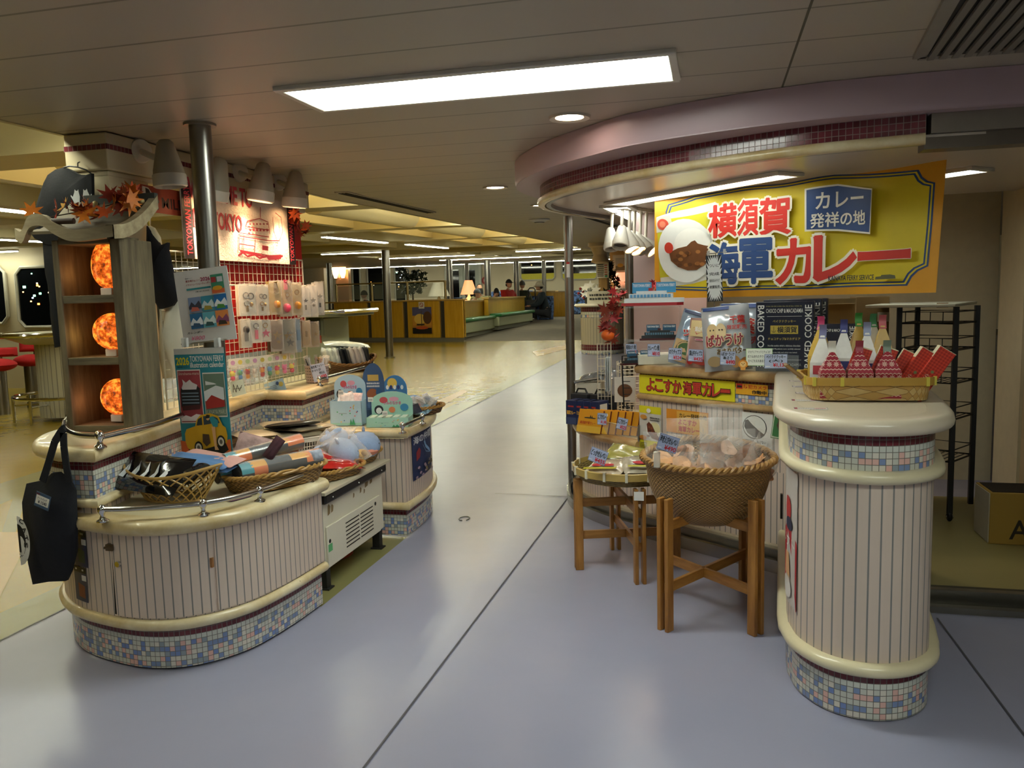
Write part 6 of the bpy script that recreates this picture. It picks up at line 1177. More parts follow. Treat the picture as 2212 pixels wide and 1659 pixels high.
def gable(name, label, loc, rz, W_, D_, H_, m, ribbon, group, tilt=0, top='#d9d2c4'):
    t = thing(name, label, 'sweets pouch', loc, 0, group, rot=(R(tilt), 0, R(rz))); b = MB(m); z1_ = H_*.55; n = 6
    for k in range(n):
        f0, f1 = k/n, (k+1)/n; g = lambda f: (W_/2*(1-.82*f**1.15), D_/2*(1-.95*f), z1_+(H_-z1_)*f); a0, b0_, c0_ = g(f0); a1, b1_, c1_ = g(f1)
        for P in (((-a0, -b0_, c0_), (a0, -b0_, c0_), (a1, -b1_, c1_), (-a1, -b1_, c1_)), ((-a0, b0_, c0_), (a0, b0_, c0_), (a1, b1_, c1_), (-a1, b1_, c1_)), ((-a0, -b0_, c0_), (-a0, b0_, c0_), (-a1, b1_, c1_), (-a1, -b1_, c1_)), ((a0, -b0_, c0_), (a0, b0_, c0_), (a1, b1_, c1_), (a1, -b1_, c1_))): b.poly(P)
    b.box(-W_/2, -D_/2, 0, W_/2, D_/2, z1_); b.build('carton', t)
    r_ = MB(mat(ribbon, .4)); r_.grid(lambda u, v: ((u-.5)*.028, .012*math.sin(v*2.6)-.004, H_-.012+.055*v), 3, 6); r_.grid(lambda u, v: ((u-.5)*.028, .012*math.sin(v*2.6)-.006, H_-.012+.055*v), 3, 6); r_.build('top_tab', t); return t
for i, px in enumerate((1800, 1854, 1908)):
    P = atz(px, 838, ZP+.02); gable('sweets_pouch', 'dark red gable pouch with white snowflake knit print, front row '+('left', 'middle', 'right')[i], (CB.x-.133+.098*i, CB.y-.13, ZP+.012), 0, .092, .07, .175, KNIT, ('#e2ddd2', '#9a3040', '#7a8a7a')[i], 'knit print pouches in the chip basket')
for i, (x, y, rz_, h_, c, rb, lab) in enumerate(((-.155, -.02, -20, .235, '#dedad4', '#6b6a8c', 'white with red lettering, left of the front row'), (-.15, .09, -25, .265, '#cfa94c', '#a8325a', 'yellow and dark checked, behind left'), (-.06, .09, -10, .25, '#d9d6d2', '#3a3f78', 'white with navy tab, middle back'), (0, .11, 5, .275, '#c9a24a', '#3f8a3a', 'yellow with green tab, tallest at the back'), (.02, .04, -8, .24, '#dcd9d4', '#8a92b0', 'white with pale blue tab, right of the middle'), (.09, .11, 0, .265, '#c7a04a', '#b85a5e', 'yellow with pink tab at the right back'), (.06, .13, 20, .27, '#d4d0c4', '#4a8a5a', 'pale with green tab furthest back'))):
    t = gable('sweets_pouch', 'gable pouch in the chip basket, '+lab, (CB.x+x, CB.y+y, ZP+.01), rz_, .08, .06, h_, mat(c, .35, 0, .1, 40), rb, 'pale pouches in the chip basket')
    m = MB(); a = Art(); a.rect(-.028, h_*.35, .028, h_*.5, ('#b8404a', '#6a1f3a', '#2f3a70', '#6a1f3a', '#2f3a70', '#6a1f3a', '#8a5a2a')[i]); a.scribble(-.03, h_*.15, .03, h_*.3, 3, '#b06a5a', i); a.into(m, frame_of((0, -.0305, 0), (1, 0, 0), (0, 0, 1))); m.build('print', t)
for i, (x, y, L, ry, rz_, lab) in enumerate(((.155, -.085, .215, 33, 0, 'front right, leaning over the basket rim'), (.1, -.075, .21, 33, 0, 'second from the right, leaning'), (-.075, -.06, .20, 18, -10, 'behind the left and middle knit pouches'), (.01, -.055, .20, 20, -8, 'behind the middle and right knit pouches'), (.075, -.02, .19, 28, -8, 'behind the right knit pouch'))):
    t = thing('sweets_box', 'slim red gingham sweets box, '+lab, 'sweets box', (CB.x+x, CB.y+y-.03, ZP+.01), 0, 'gingham boxes in the chip basket', rot=(0, R(ry), R(rz_))); m = MB(GING); m.box(-.032, -.02, 0, .032, .02, L); m.build('carton', t, bev=.001); m = MB(mat('#d8cfae', .45, 0, .12, 40)); m.box(-.0325, -.0205, L-.001, .0325, .0205, L+.001); m.box(-.0328, -.0205, L*.78, -.0318, .0205, L); m.build('cream_end', t)
    a = Art(); a.oval(0, L*.55, .006, .006, '#7a7a4a'); a.text('ムーンライト', -.016, L*.28, .0, L*.48, '#e6d8c0', .02, rot=90); a.oval(.012, L*.15, .008, .006, '#e0b830'); m = MB(); a.into(m, frame_of((0, -.0206, 0), (1, 0, 0), (0, 0, 1))); m.build('print', t)
for i, (px, py, wpx, c1_, lab) in enumerate(((1706, 824, 38, '#d8c8c8', 'furthest, pale with a red block'), (1712, 836, 40, '#cfc4cc', 'second from the back, grey bordered'), (1719, 850, 42, '#dcd2d2', 'third, pale pink'), (1711, 866, 52, '#e2ddd6', 'fourth, with a dark red end'), (1716, 884, 50, '#e4dfd8', 'nearest, with a dark red end'))):
    P = atz(px, py, ZP); a = Art(); L = .085 if i < 3 else .115; a.scribble(.014, .006, L-.006, .03, 2, '#8a8a90', i); a.rect(0, 0, .012 if i > 2 else .003, .036, '#8e2030' if i > 2 else '#4a4a5e'); a.rect(L*.6, .012, L*.95, .022, '#c86a6a'); a.frame(.001, .001, L-.001, .035, .0016, '#5a5a70'); sheet('counter_label', 'price label lying on the peninsula top, '+lab, 'price label', P, (1, -.02, 0), (0, 1, .02), L, .036, c1_, a, .001, 'price labels on the peninsula')
# shelf cart behind
t = thing('shelf_cart', 'black wire shelf cart with a white board on top behind the peninsula', 'shelf cart', (1.45, 5.4, .05)); m = MB(BLACK)
c4 = [(1.13, 5.48), (1.41, 5.33), (1.60, 5.6), (1.30, 5.78)]; zt_ = 1.36
for i, p in enumerate(c4): m = MB(BLACK); m.bar((p[0], p[1], .1), (p[0], p[1], zt_), .028, .028); m.build('upright', t, world=True)
for j, z in enumerate((.42, .68, .9, 1.1, 1.26)):
    m = MB(BLACK); P = [(p[0], p[1], z) for p in c4]; m.tube(P, .006, 6, True); m.tube([(p[0], p[1], z+.07) for p in c4], .004, 6, True)
    for k in range(1, 9):
        f = k/9; a, b = Vector(P[0]).lerp(Vector(P[1]), f), Vector(P[3]).lerp(Vector(P[2]), f); m.tube([a, b], .003, 5)
        if k % 2: m.tube([a, a+Vector((0, 0, .07))], .003, 5)
    m.build('wire_shelf', t, world=True)
for p in c4[:2]: m = MB(BLACK); m.ball((p[0], p[1], .082), (.018, .03, .03), 12, 8); m.mat(STEEL); m.cyl((p[0]-.02, p[1], .082), (p[0]+.02, p[1], .082), .012, None, 10); m.build('caster', t, world=True)
pts = [aty(x, y, yy) for x, y, yy in ((1868, 692, 5.25), (2062, 715, 5.15), (2110, 676, 5.75), (1922, 664, 5.85))]; m = MB(mat('#b9b8a4', .5)); m.prism([(p.x, p.y) for p in pts], 1.365, 1.383)
z_ = [hz(1868, 692, (pts[0].x, pts[0].y)), hz(2110, 676, (pts[2].x, pts[2].y))]
m.build('top_board', t, world=True, bev=.004); m = MB(mat('#8a6a4a', .6)); m.box(1.27, 5.19, 1.362, 1.33, 5.2, 1.388); m.build('brown_tape', t, world=True)
def carton(label, x0, y0, z0, x1, y1, z1, c='#8a6f3e', flap=True):
    t = thing('cardboard_box', label, 'cardboard box', ((x0+x1)/2, (y0+y1)/2, z0)); m = MB(mat(c, .75, 0, .06, 3)); m.box(x0, y0, z0, x1, y1, z1); m.build('carton', t, world=True, bev=.003)
    if flap: m = MB(mat('#c9bd98', .7)); m.poly([(x0, y0-.001, z1-.0), (x1, y0-.001, z1), (x1, y0-.03, z1+.03), (x0, y0-.03, z1+.03)]); m.poly([(x0, y0-.004, z1-.0), (x1, y0-.004, z1), (x1, y0-.034, z1+.03), (x0, y0-.034, z1+.03)]); m.build('flap', t, world=True)
    return t
q0, q1 = aty(1780, 705, 5.3), aty(1848, 655, 5.3); carton('brown cardboard box with pale open flap behind the navy cookie boxes', q0.x, 5.3, .8, q1.x, 5.5, q1.z)
q0, q1 = aty(1848, 705, 5.62), aty(1922, 640, 5.62); carton('taller brown cardboard box with a white label right of the open one', q0.x, 5.62, .8, q1.x+.0, 5.85, q1.z, '#6f5830', False); m = MB(mat('#b5ad96', .6)); m.box(q0.x+.13, 5.616, q1.z-.16, q0.x+.2, 5.619, q1.z-.1); tag(m.build('box_label', None), 'square pale label on the taller brown cardboard box', 'label')
t = thing('back_counter', 'low dark counter along the kiosk back wall under the cardboard boxes', 'counter', (.6, 5.7, .05)); m = MB(mat('#6b604c', .6)); m.box(.12, 5.25, .05, 1.14, 5.95, .78); m.build('cabinet_body', t, world=True); m = MB(mat('#8d8468', .5)); m.box(.1, 5.22, .775, 1.16, 5.97, .8); m.build('worktop', t, world=True)
t = carton('open yellow carton marked with a letter A on the kiosk floor at the far right', 1.50, 4.90, .05, 1.86, 5.16, .34, '#a8863a', False); m = MB(mat('#bdb7a4', .7)); m.box(1.495, 4.905, .055, 1.50, 5.155, .335); m.build('white_side', t, world=True); m = MB(mat('#2a2013', .9)); m.box(1.515, 4.915, .341, 1.85, 5.145, .3435); m.build('open_top', t, world=True)
a = Art(); a.text('A', .1, .02, .2, .13, '#2a2318', .01); m = MB(); a.into(m, frame_of((1.50, 4.8995, .06), (1, 0, 0), (0, 0, 1))); m.build('letter_print', t, world=True)
# spotlights under the kiosk deckhead
WC = mat('#d5d0c4', .4)
for i, (px, py, lit, aim, lab) in enumerate(((1320, 515, False, (.1, -.3, -1), 'left, shade turned away'), (1342, 510, False, (-.05, -.5, -1), 'front, widest shade'), (1358, 516, True, (.35, -.3, -1), 'third, glowing'), (1369, 521, True, (.5, -.35, -1), 'fourth, glowing'), (1382, 522, False, (.6, -.2, -.9), 'fifth, half hidden'), (1394, 526, True, (.8, -.25, -.8), 'rightmost, glowing'))):
    h_ = aty(px, py, 5.9-.0*i+(.25 if i == 0 else 0)+.08*max(0, i-1)); b = Vector((h_.x+.01, h_.y+.03, 2.106)); CONE_keep, CONE = CONE, WC
    spot_head('spotlight', 'white spotlight hanging under the kiosk ceiling, '+lab, b, aim, h_, 'white kiosk spotlights', .85, lit, (1, .85, .7), SPOT*.5); CONE = CONE_keep
pw = aty(1376, 500, 6.7); t = thing('mauve_panel', 'pale mauve wall panel left of the yellow banner behind the spotlights', 'wall panel', (pw.x+.3, 6.7, 0)); m = MB(mat('#b59f9c', .5, 0, .03, 2)); m.box(pw.x, 6.35, 0.0, pw.x+.55, 6.7, 2.1); m.build('panel_body', t, world=True); m = MB(mat('#7d6c6c', .6)); zz = aty(1390, 541, 6.35).z; m.box(pw.x+.02, 6.347, zz-.003, pw.x+.5, 6.35, zz+.003); m.build('seam', t, world=True)
t = thing('steel_pole', 'steel pole beside the pale mauve panel behind the ferry models', 'pole', aty(1362, 800, 6.85)*1); t.location.z = 0; m = MB(POLE); m.cyl((0, 0, 0), (0, 0, 2.09), .038, None, 20); m.build('tube', t)
garland('leaf_garland', 'small sprig of red maple leaves at the left foot of the yellow banner', [aty(x, y, 5.4) for x, y in ((1408, 640), (1412, 622), (1420, 610))], 8, .04, 12, cols=[mat(c, .5, 0, .25, 30) for c in ('#c8343a', '#d8484a', '#a8242c')])
g_ = garland('leaf_garland', 'hanging red maple garland above the orange persimmon left of the kiosk display', [aty(x, y, 6.0) for x, y in ((1336, 632), (1330, 655), (1318, 685), (1312, 712), (1315, 738))], 26, .06, 13, cols=[mat(c, .5, 0, .25, 30) for c in ('#a8242c', '#c8343a', '#8a1f1c', '#7a2a1a')])
p = aty(1313, 724, 5.98); m = MB(mat('#d8621c', .4, 0, .1, 9)); m.ball(tuple(p), (.05, .05, .042), 18, 12); t = tag(m.build('persimmon', None), 'orange decorative persimmon hanging under the red maple garland', 'ornament')
# ================================================================== GOODS AND SIGNS ON THE RIGHT SIDE
class Plane:
    """upright plane through A and B; uv() turns a picture point into metres right of A and above z0"""
    def __init__(s, A, B, z0): s.A = Vector((A[0], A[1], 0)); s.d = (Vector((B[0], B[1], 0))-s.A).normalized(); s.n = Vector((s.d.y, -s.d.x, 0)); s.z0 = z0
    def hit(s, px, py): q = ray(px, py); E_ = Vector((0, 0, EYE)); return E_+q*((s.A-E_).dot(s.n)/q.dot(s.n))
    def uv(s, px, py): p = s.hit(px, py); return ((p-s.A).dot(s.d), p.z-s.z0)
    def at(s, u, v, w=0): p = s.A+s.d*u+s.n*w; return (p.x, p.y, s.z0+v)
BL_ = (-.344, 5.507); BR_ = (1.111, 4.448); bz = hz(1430, 645, BL_); BP = Plane(BL_, BR_, bz)
YEL, ORG, BLU, RED, OFW = '#dcc520', '#dd9c1c', '#24467c', '#cf2f22', '#ece6cf'
def bq(*pts): return [BP.uv(*p) for p in pts]
(u0, v0), (u1, v1), (u2, v2), (u3, v3) = bq((1416, 645), (2022, 632), (2045, 345), (1416, 432))
a = Art(.0012); a.n = 1
NX = 40
def edge_lerp(s_, top): 
    return (u0+(u1-u0)*s_, v0+(v1-v0)*s_) if not top else (u3+(u2-u3)*s_, v3+(v2-v3)*s_)
def quad(m, n=NX):
    z = a._z(); a.b.mat(ink(m)); a.b.grid(lambda s_, t_: (edge_lerp(s_, 0)[0]*(1-t_)+edge_lerp(s_, 1)[0]*t_, edge_lerp(s_, 0)[1]*(1-t_)+edge_lerp(s_, 1)[1]*t_, z), n, 4)
def fan(pts, m):
    """polygon cut in narrow upright slices so it can follow the cloth"""
    a.poly(pts, m)
quad(ORG)
INN = bq((1442, 457), (1447, 441), (1500, 420), (1600, 404), (1700, 391), (1800, 377), (1900, 370), (1986, 365), (1994, 381), (2005, 390), (2021, 394), (2015, 480), (2006, 575), (1985, 585), (1972, 598), (1962, 617), (1850, 619), (1750, 624), (1650, 625), (1550, 629), (1455, 626), (1450, 618), (1440, 540))
a.poly(INN, BLU); c = Vector((sum(p[0] for p in INN)/len(INN), sum(p[1] for p in INN)/len(INN)))
def shr(d): return [(c.x+(p[0]-c.x)*(1-d/abs(c.x)), c.y+(p[1]-c.y)*(1-d*2.2)) for p in INN]
a.poly(shr(.013), YEL); a.poly(shr(.024), BLU); a.poly(shr(.036), YEL)
a.poly(bq((1421, 470), (1470, 453), (1546, 434), (1546, 520), (1542, 600), (1500, 612), (1432, 622)), '#d9d8cc'); a.poly(bq((1422, 478), (1545, 452), (1542, 585), (1430, 600)), '#c8c22a')
def bo(px, py, rx, ry, m, n=28): a.poly([BP.uv(px+rx*math.cos(2*PI*i/n), py+ry*math.sin(2*PI*i/n)) for i in range(n)], m)
a.poly(bq((1421, 472), (1452, 464), (1458, 484), (1448, 500), (1422, 503)), '#c9c8b4'); bo(1437, 485, 13, 12, '#c84a32'); bo(1437, 485, 7, 7, '#d87a5a')
a.poly([BP.uv(1486+59*math.cos(q), 540+70*math.sin(q)) for q in [2*PI*i/30 for i in range(31)] if math.cos(q) < .98], '#dedfd9'); bo(1500, 528, 38, 38, '#e9e8e0')
cp_ = bq((1452, 545), (1470, 535), (1488, 530), (1498, 520), (1506, 517), (1512, 524), (1525, 528), (1534, 530), (1536, 552), (1530, 568), (1510, 582), (1490, 583), (1470, 576), (1456, 563))
a.poly(cp_, '#6b3f1a'); R_ = random.Random(4)
for i in range(14): bo(R_.uniform(1462, 1526), R_.uniform(542, 574), 5, 4, R_.choice(('#8a5524', '#9a6430', '#55300f')))
bo(1455, 535, 9, 12, '#c23420')
def bt(s_, x0, y0, x1, y1, m, bold, edge=.05):
    (p, q), (r_, s2) = BP.uv((x0), (y1)), BP.uv(x1, y0); xs = [BP.uv(x, y) for x, y in ((x0, y0), (x0, y1), (x1, y0), (x1, y1))]; U0 = (xs[0][0]+xs[1][0])/2; U1 = (xs[2][0]+xs[3][0])/2; V0 = (xs[1][1]+xs[3][1])/2; V1 = (xs[0][1]+xs[2][1])/2
    if edge:
        a.text(s_, U0, V0, U1, V1, OFW, bold+edge*1.2)
    a.text(s_, U0, V0, U1, V1, m, bold)
for ch, x0, y0, x1, y1 in (('横', 1538, 441, 1596, 512), ('須', 1598, 431, 1651, 509), ('賀', 1653, 424, 1718, 505)): bt(ch, x0, y0, x1, y1, RED, .03)
for ch, x0, y0, x1, y1 in (('海', 1538, 524, 1605, 613), ('軍', 1604, 515, 1680, 611)): bt(ch, x0, y0, x1, y1, BLU, .035)
for ch, x0, y0, x1, y1 in (('カ', 1688, 515, 1765, 612), ('レ', 1768, 508, 1858, 606), ('ー', 1862, 540, 1978, 560)): bt(ch, x0, y0, x1, y1, RED, .035)
a.poly(bq((1750, 408), (1817, 398), (1898, 405), (1893, 504), (1817, 499), (1750, 500)), '#e6e2d2'); a.poly(bq((1754, 411), (1817, 402), (1896, 408), (1891, 500), (1817, 495), (1754, 496)), BLU)
bt('カレー', 1773, 412, 1877, 448, '#e9e6da', .02, 0); bt('発祥の地', 1762, 457, 1882, 489, '#e9e6da', .02, 0); bt('KANAYA FERRY SERVICE', 1798, 594, 1903, 605, '#1f2a38', .02, 0)
a.poly(bq((1906, 603), (1907, 597), (1918, 596), (1920, 593), (1938, 592), (1948, 594), (1949, 601)), '#5a5a3a')
L_ = (Vector(BR_)-Vector(BL_)).length
def bwarp(x, y, z):
    f = max(0, min(1, x/L_)); w_ = .016*math.sin(f*16)+.008*math.sin(f*31+1); sag = -.010*math.sin(f*3*PI)**2; return BP.at(x, y+sag*max(0, y/.55), w_+z)
t = thing('curry_banner', 'large yellow cloth banner with red and blue curry lettering hanging across the kiosk', 'banner', BP.at(.9, 0), 0); m = MB(mat(ORG, .7)); m.grid(lambda s_, t_: bwarp(edge_lerp(s_, 0)[0]*(1-t_)+edge_lerp(s_, 1)[0]*t_, edge_lerp(s_, 0)[1]*(1-t_)+edge_lerp(s_, 1)[1]*t_, 0), 60, 6); m.build('cloth', t, world=True)
# cut the print finely so that it follows the folds
def slice_x(mb, n=44):
    bm = bmesh.new(); vs = [bm.verts.new(v) for v in mb.v]; mi = []
    for i, f in enumerate(mb.f):
        try: q = bm.faces.new([vs[j] for j in f]); q.material_index = mb.k[i]
        except ValueError: pass
    for i in range(1, n):
        g = bm.verts[:]+bm.edges[:]+bm.faces[:]; bmesh.ops.bisect_plane(bm, geom=g, plane_co=(L_*1.02*i/n, 0, 0), plane_no=(1, 0, 0))
    bm.verts.index_update(); mb.v = [tuple(v.co) for v in bm.verts]; mb.f = [tuple(v.index for v in f.verts) for f in bm.faces]; mb.k = [f.material_index for f in bm.faces]; mb.uv = {}; bm.free()
slice_x(a.b); m = MB(); a.into(m, warp=bwarp); m.build('print', t, world=True)
# strip banner and signs that follow the counter front
HF = inset(HIGH, .1)
def on_path(name, label, path, out, pxl, pxr, z0, z1, base, draw, cat='sign', zref=None, group=None):
    P0 = offset(path, out); ua, ub = u_at(P0, pxl, zref or (z0+z1)/2), u_at(P0, pxr, zref or (z0+z1)/2); L = ub-ua; a = Art(.0007); n = 12; a.rect(0, 0, L, z1-z0, base, n, 1); draw(a, L, z1-z0)
    def wr(x, y, z):
        x = min(max(x, 0), L); p = along(P0, ua+x); q = along(P0, ua+x+.01); d = Vector((q[0]-p[0], q[1]-p[1])); d = d.normalized() if d.length > 1e-7 else Vector((1, 0)); return (p[0]+d.y*z, p[1]-d.x*z, z0+y)
    m = MB(); a.into(m, warp=wr); return tag(m.build(name, None), label, cat, group)
def ys(a, w_, h_):
    for i, (ch, x) in enumerate(zip('よこすか海軍カレー', (.09, .19, .29, .39, .50, .6, .70, .795, .88))):
        y0, y1 = (.18, .8) if ch not in 'ー' else (.42, .6); wd = .085
        a.text(ch, w_*x-w_*.004, h_*(y0-.03), w_*(x+wd)+w_*.004, h_*(y1+.03), '#2a1a14', .05); a.text(ch, w_*x, h_*y0, w_*(x+wd), h_*y1, '#c0392b', .03)
    a.line([(w_*.485, 0), (w_*.485, h_)], .0015, '#b0a020')
on_path('counter_banner', 'yellow strip banner of brick red curry lettering across the kiosk counter front', HF, .006, 1358, 1587, .878, .992, '#e0d41e', ys, 'banner')
def cam_(a, w_, h_): a.rect(w_*.02, h_*.5, w_*.22, h_*.97, '#b8241c'); a.rect(w_*.05, h_*.62, w_*.2, h_*.8, '#1a1414'); a.text('防犯カメラ', w_*.26, h_*.56, w_*.97, h_*.92, '#c22a1c', .02); a.text('作動中', w_*.52, h_*.1, w_*.97, h_*.46, '#1c1814', .03)
on_path('camera_sign', 'small orange security camera sign right of the yellow strip banner', HF, .006, 1590, 1659, .925, .985, '#e2a522', cam_)
FD = offset(HF, .0)
def curry1(a, w_, h_):
    a.rect(0, h_*.84, w_, h_, '#e0d41e'); a.rect(0, 0, w_, h_*.24, '#e0d41e'); a.oval(w_*.66, h_*.48, w_*.32, h_*.24, '#efeade'); a.oval(w_*.72, h_*.52, w_*.25, h_*.14, '#e3d9a8'); a.poly([(w_*x, h_*y) for x, y in ((.36, .6), (.46, .66), (.6, .6), (.75, .45), (.95, .32), (.9, .27), (.6, .3), (.4, .42))], '#6a3018'); R_ = random.Random(1)
    for i in range(9): a.oval(w_*R_.uniform(.42, .85), h_*R_.uniform(.34, .58), w_*.05, h_*.025, R_.choice(('#8a4a28', '#4a2010')))
    a.scribble(w_*.55, h_*.68, w_*.98, h_*.78, 2, '#2a2420', 2); a.oval(w_*.25, h_*.76, w_*.16, h_*.05, '#c88a3a'); a.oval(w_*.22, h_*.3, w_*.17, h_*.05, '#b8782a'); a.scribble(w_*.08, h_*.03, w_*.4, h_*.2, 5, '#2a2420', 3); a.oval(w_*.5, h_*.91, w_*.1, h_*.05, '#efeade')
on_path('curry_poster', 'curry poster with yellow top and foot on the beadboard, left of the orange sign', FD, .007, 1378, 1428, .52, .80, '#cfcac0', curry1, 'poster')
def org(a, w_, h_): a.rect(w_*.26, h_*.05, w_*.98, h_*.95, '#e8b04a'); a.text('カレー発祥の地', w_*.32, h_*.68, w_*.97, h_*.88, '#1f1812', .02); a.text('よこすか', w_*.3, h_*.38, w_*.74, h_*.62, '#c0281c', .03); a.text('海軍カレー', w_*.3, h_*.08, w_*.8, h_*.33, '#c0281c', .03); a.line([(w_*.89, h_*.08), (w_*.89, h_*.36)], .003, '#2a3a5a'); a.line([(w_*.83, h_*.18), (w_*.86, h_*.08), (w_*.92, h_*.08), (w_*.95, h_*.18)], .003, '#2a3a5a')
on_path('curry_sign', 'orange sign with red curry lettering and an anchor on the kiosk beadboard', FD, .007, 1440, 1531, .66, .80, '#df8f24', org)
def curry2(a, w_, h_): a.rect(w_*.0, h_*.6, w_, h_, '#e8e6e0'); a.oval(w_*.42, h_*.76, w_*.4, h_*.2, '#2a2622'); a.oval(w_*.42, h_*.765, w_*.37, h_*.185, '#e9e7df'); a.poly([(w_*x, h_*y) for x, y in ((.1, .86), (.2, .88), (.35, .8), (.55, .72), (.74, .66), (.6, .6), (.4, .59), (.18, .66), (.08, .76))], '#2e1a12'); a.text('一流ホテルに負けない', w_*.04, h_*.5, w_*.8, h_*.55, '#222', .02) if 0 else None; a.text('一流ホテルに負けない', w_*.04, h_*.5, w_*.8, h_*.55, '#222226', .02); a.text('欧風カレーを作りたい', w_*.04, h_*.43, w_*.8, h_*.48, '#222226', .02); a.scribble(w_*.04, h_*.34, w_*.7, h_*.4, 1, '#222226'); a.rect(w_*.6, h_*.1, w_*.98, h_*.35, '#2f5a78'); a.text('YOKOSUKA NAVY', w_*.3, h_*.06, w_*.98, h_*.1, '#222226', .01); a.text('海軍カレー', w_*.45, h_*.0, w_*.98, h_*.05, '#222226', .02)
on_path('curry_poster', 'white poster with a dark curry plate on the beadboard behind the round basket', FD, .007, 1604, 1668, .50, .83, '#dcdad4', curry2, 'poster')
def green(a, w_, h_): a.frame(w_*.06, h_*.03, w_*.94, h_*.97, .003, '#d8dcc8'); a.rect(w_*.1, h_*.84, w_*.36, h_*.96, '#c02a2a'); a.text('ハーバー', w_*.25, h_*.7, w_*.8, h_*.76, '#e6e6d8', .03); a.text('横濱', w_*.4, h_*.78, w_*.7, h_*.83, '#e6e6d8', .02); a.scribble(w_*.3, h_*.6, w_*.8, h_*.66, 1, '#c8a24a'); a.poly([(w_*x, h_*y) for x, y in ((.3, .25), (.45, .42), (.62, .38), (.7, .2), (.5, .14))], '#4a3220'); a.oval(w_*.4, h_*.4, w_*.12, h_*.06, '#6a4428')
p0 = aty(1664, 946, 4.18); p1 = aty(1689, 950, 4.16); p2 = aty(1674, 838, 4.22); a = Art(); green(a, .075, .27); sheet('green_card', 'green card with white border leaning at the joint of kiosk counter and peninsula', 'card', p0, p1-p0, p2-p0, .075, .27, '#2f6a34', a)
def rp_(a, w_, h_): a.rect(0, h_*.55, w_, h_, '#dcd6d0'); a.poly([(0, h_*.5), (w_*.5, h_*.62), (w_, h_*.5), (w_, h_*.0), (0, h_*.0)], '#b8202a'); a.text('ソフト', w_*.1, h_*.42, w_*.9, h_*.5, '#e8dcd8', .02); a.oval(w_*.5, h_*.7, w_*.2, h_*.1, '#b83a3a'); a.oval(w_*.6, h_*.6, w_*.2, h_*.05, '#2a3048'); a.poly([(w_*.3, h_*.2), (w_*.7, h_*.2), (w_*.6, h_*.38), (w_*.4, h_*.38)], '#d8a87a'); a.oval(w_*.5, h_*.12, w_*.28, h_*.08, '#e3ddd6')
PL = [(.29, 3.3)]+PN[2:12]
a = Art(.0007)
def wpn(x, y, z): q = offset(PN[1:16], .004); p = along(q, x); p2 = along(q, x+.01); d = Vector((p2[0]-p[0], p2[1]-p[1])).normalized(); return (p[0]+d.y*z, p[1]-d.x*z, .30+y)
us = u_at(offset(PN[1:16], .004), 1722, .55); a.rect(0, 0, us, .52, '#c8c0b8', 8, 1); rp_(a, us, .52); m = MB(); a.into(m, warp=wpn); tag(m.build('ice_cream_poster', None), 'tall red and white poster wrapped on the left side of the peninsula counter', 'poster')
# folding wooden stands
OAK = wood('#8a5a24', '#b5803c', 'oak_slat', (5, 5, .8), 5, .45, .08); OAKX = wood('#8a5a24', '#b5803c', 'oak_rail', (1, 1, 6), 5, .45, .08)
def stand(name, label, corners, h_):
    c = sum((Vector(p) for p in corners), Vector((0, 0)))/4; t = thing(name, label, 'stand', (c.x, c.y, 0)); P = [Vector(p)-c for p in corners]
    for i, p in enumerate(P):
        d = (P[(i+2) % 4]-p).normalized(); n_ = Vector((-d.y, d.x)); sgn = 1 if i < 2 else -1
        for k in (-1, 1):
            q = p+n_*(.020*k); m = MB(OAK); m.bar((q.x, q.y, 0), (q.x, q.y, h_), .019, .044, (d.x, d.y, 0)); m.build('leg', t, bev=.003)
    for i in (0, 1):
        for z in (.19, h_-.13): m = MB(OAKX); m.bar((*P[i], z), (*P[i+2], z+.0), .018, .045); m.build('cross_rail', t, bev=.002)
    return t
HB = .60
stand('folding_stand', 'tall folding oak stand with crossed rails carrying the deep round basket', [(-.20, 3.52), (.185, 3.545), (.165, 4.09), (-.225, 3.96)], HB)
stand('folding_stand', 'shorter folding oak stand with crossed rails carrying the shallow bamboo tray', [(-.705, 4.26), (-.36, 4.085), (-.195, 4.42), (-.55, 4.63)], .50)
m = MB(WHITE); m.box(-.385, 4.055, .445, -.335, 4.06, .49); tag(m.build('paper_tape', None), 'white tape patch on the near leg top of the shorter oak stand', 'tape')
# deep round basket
bc = Vector((-.02, 3.79, .42)); t = thing('round_basket', 'deep round woven basket with braided rim full of shrimp crackers on the taller oak stand', 'basket', bc)
BH, BR0 = .315, .295; m = MB(weave('#c4924c', '#e0b56c', .012, .0075))
prof = [(.02, .0), (.13, .02), (.2, .065), (.245, .13), (.27, .2), (BR0-.012, .28), (BR0, BH)]; ps = smooth([Vector(p) for p in prof], 5)
def bf(u, v): p = ps[min(len(ps)-1, int(round(v*(len(ps)-1))))]; return (p[0]*math.cos(u*2*PI), p[0]*math.sin(u*2*PI), p[1]+(.035*math.sin(u*2*PI)**2*(1 if math.sin(u*2*PI) > 0 else -.2))*v**4)
uvgrid(m, bf, 56, len(ps)-1, lambda u, v: (u*1.8, v*.42)); m.build('body', t)
m = MB(mat('#a67c42', .45, 0, .18, 30)); nt = 62
for ph in (0, PI):
    m.tube([(lambda u: Vector(bf(u, 1))+Vector((math.cos(u*2*PI), math.sin(u*2*PI), 0))*.009*math.cos(u*2*PI*nt/2+ph)+Vector((0, 0, .009*math.sin(u*2*PI*nt/2+ph))))(i/(nt*5)) for i in range(nt*5)], .0095, 6, True)
m.build('braided_rim', t)
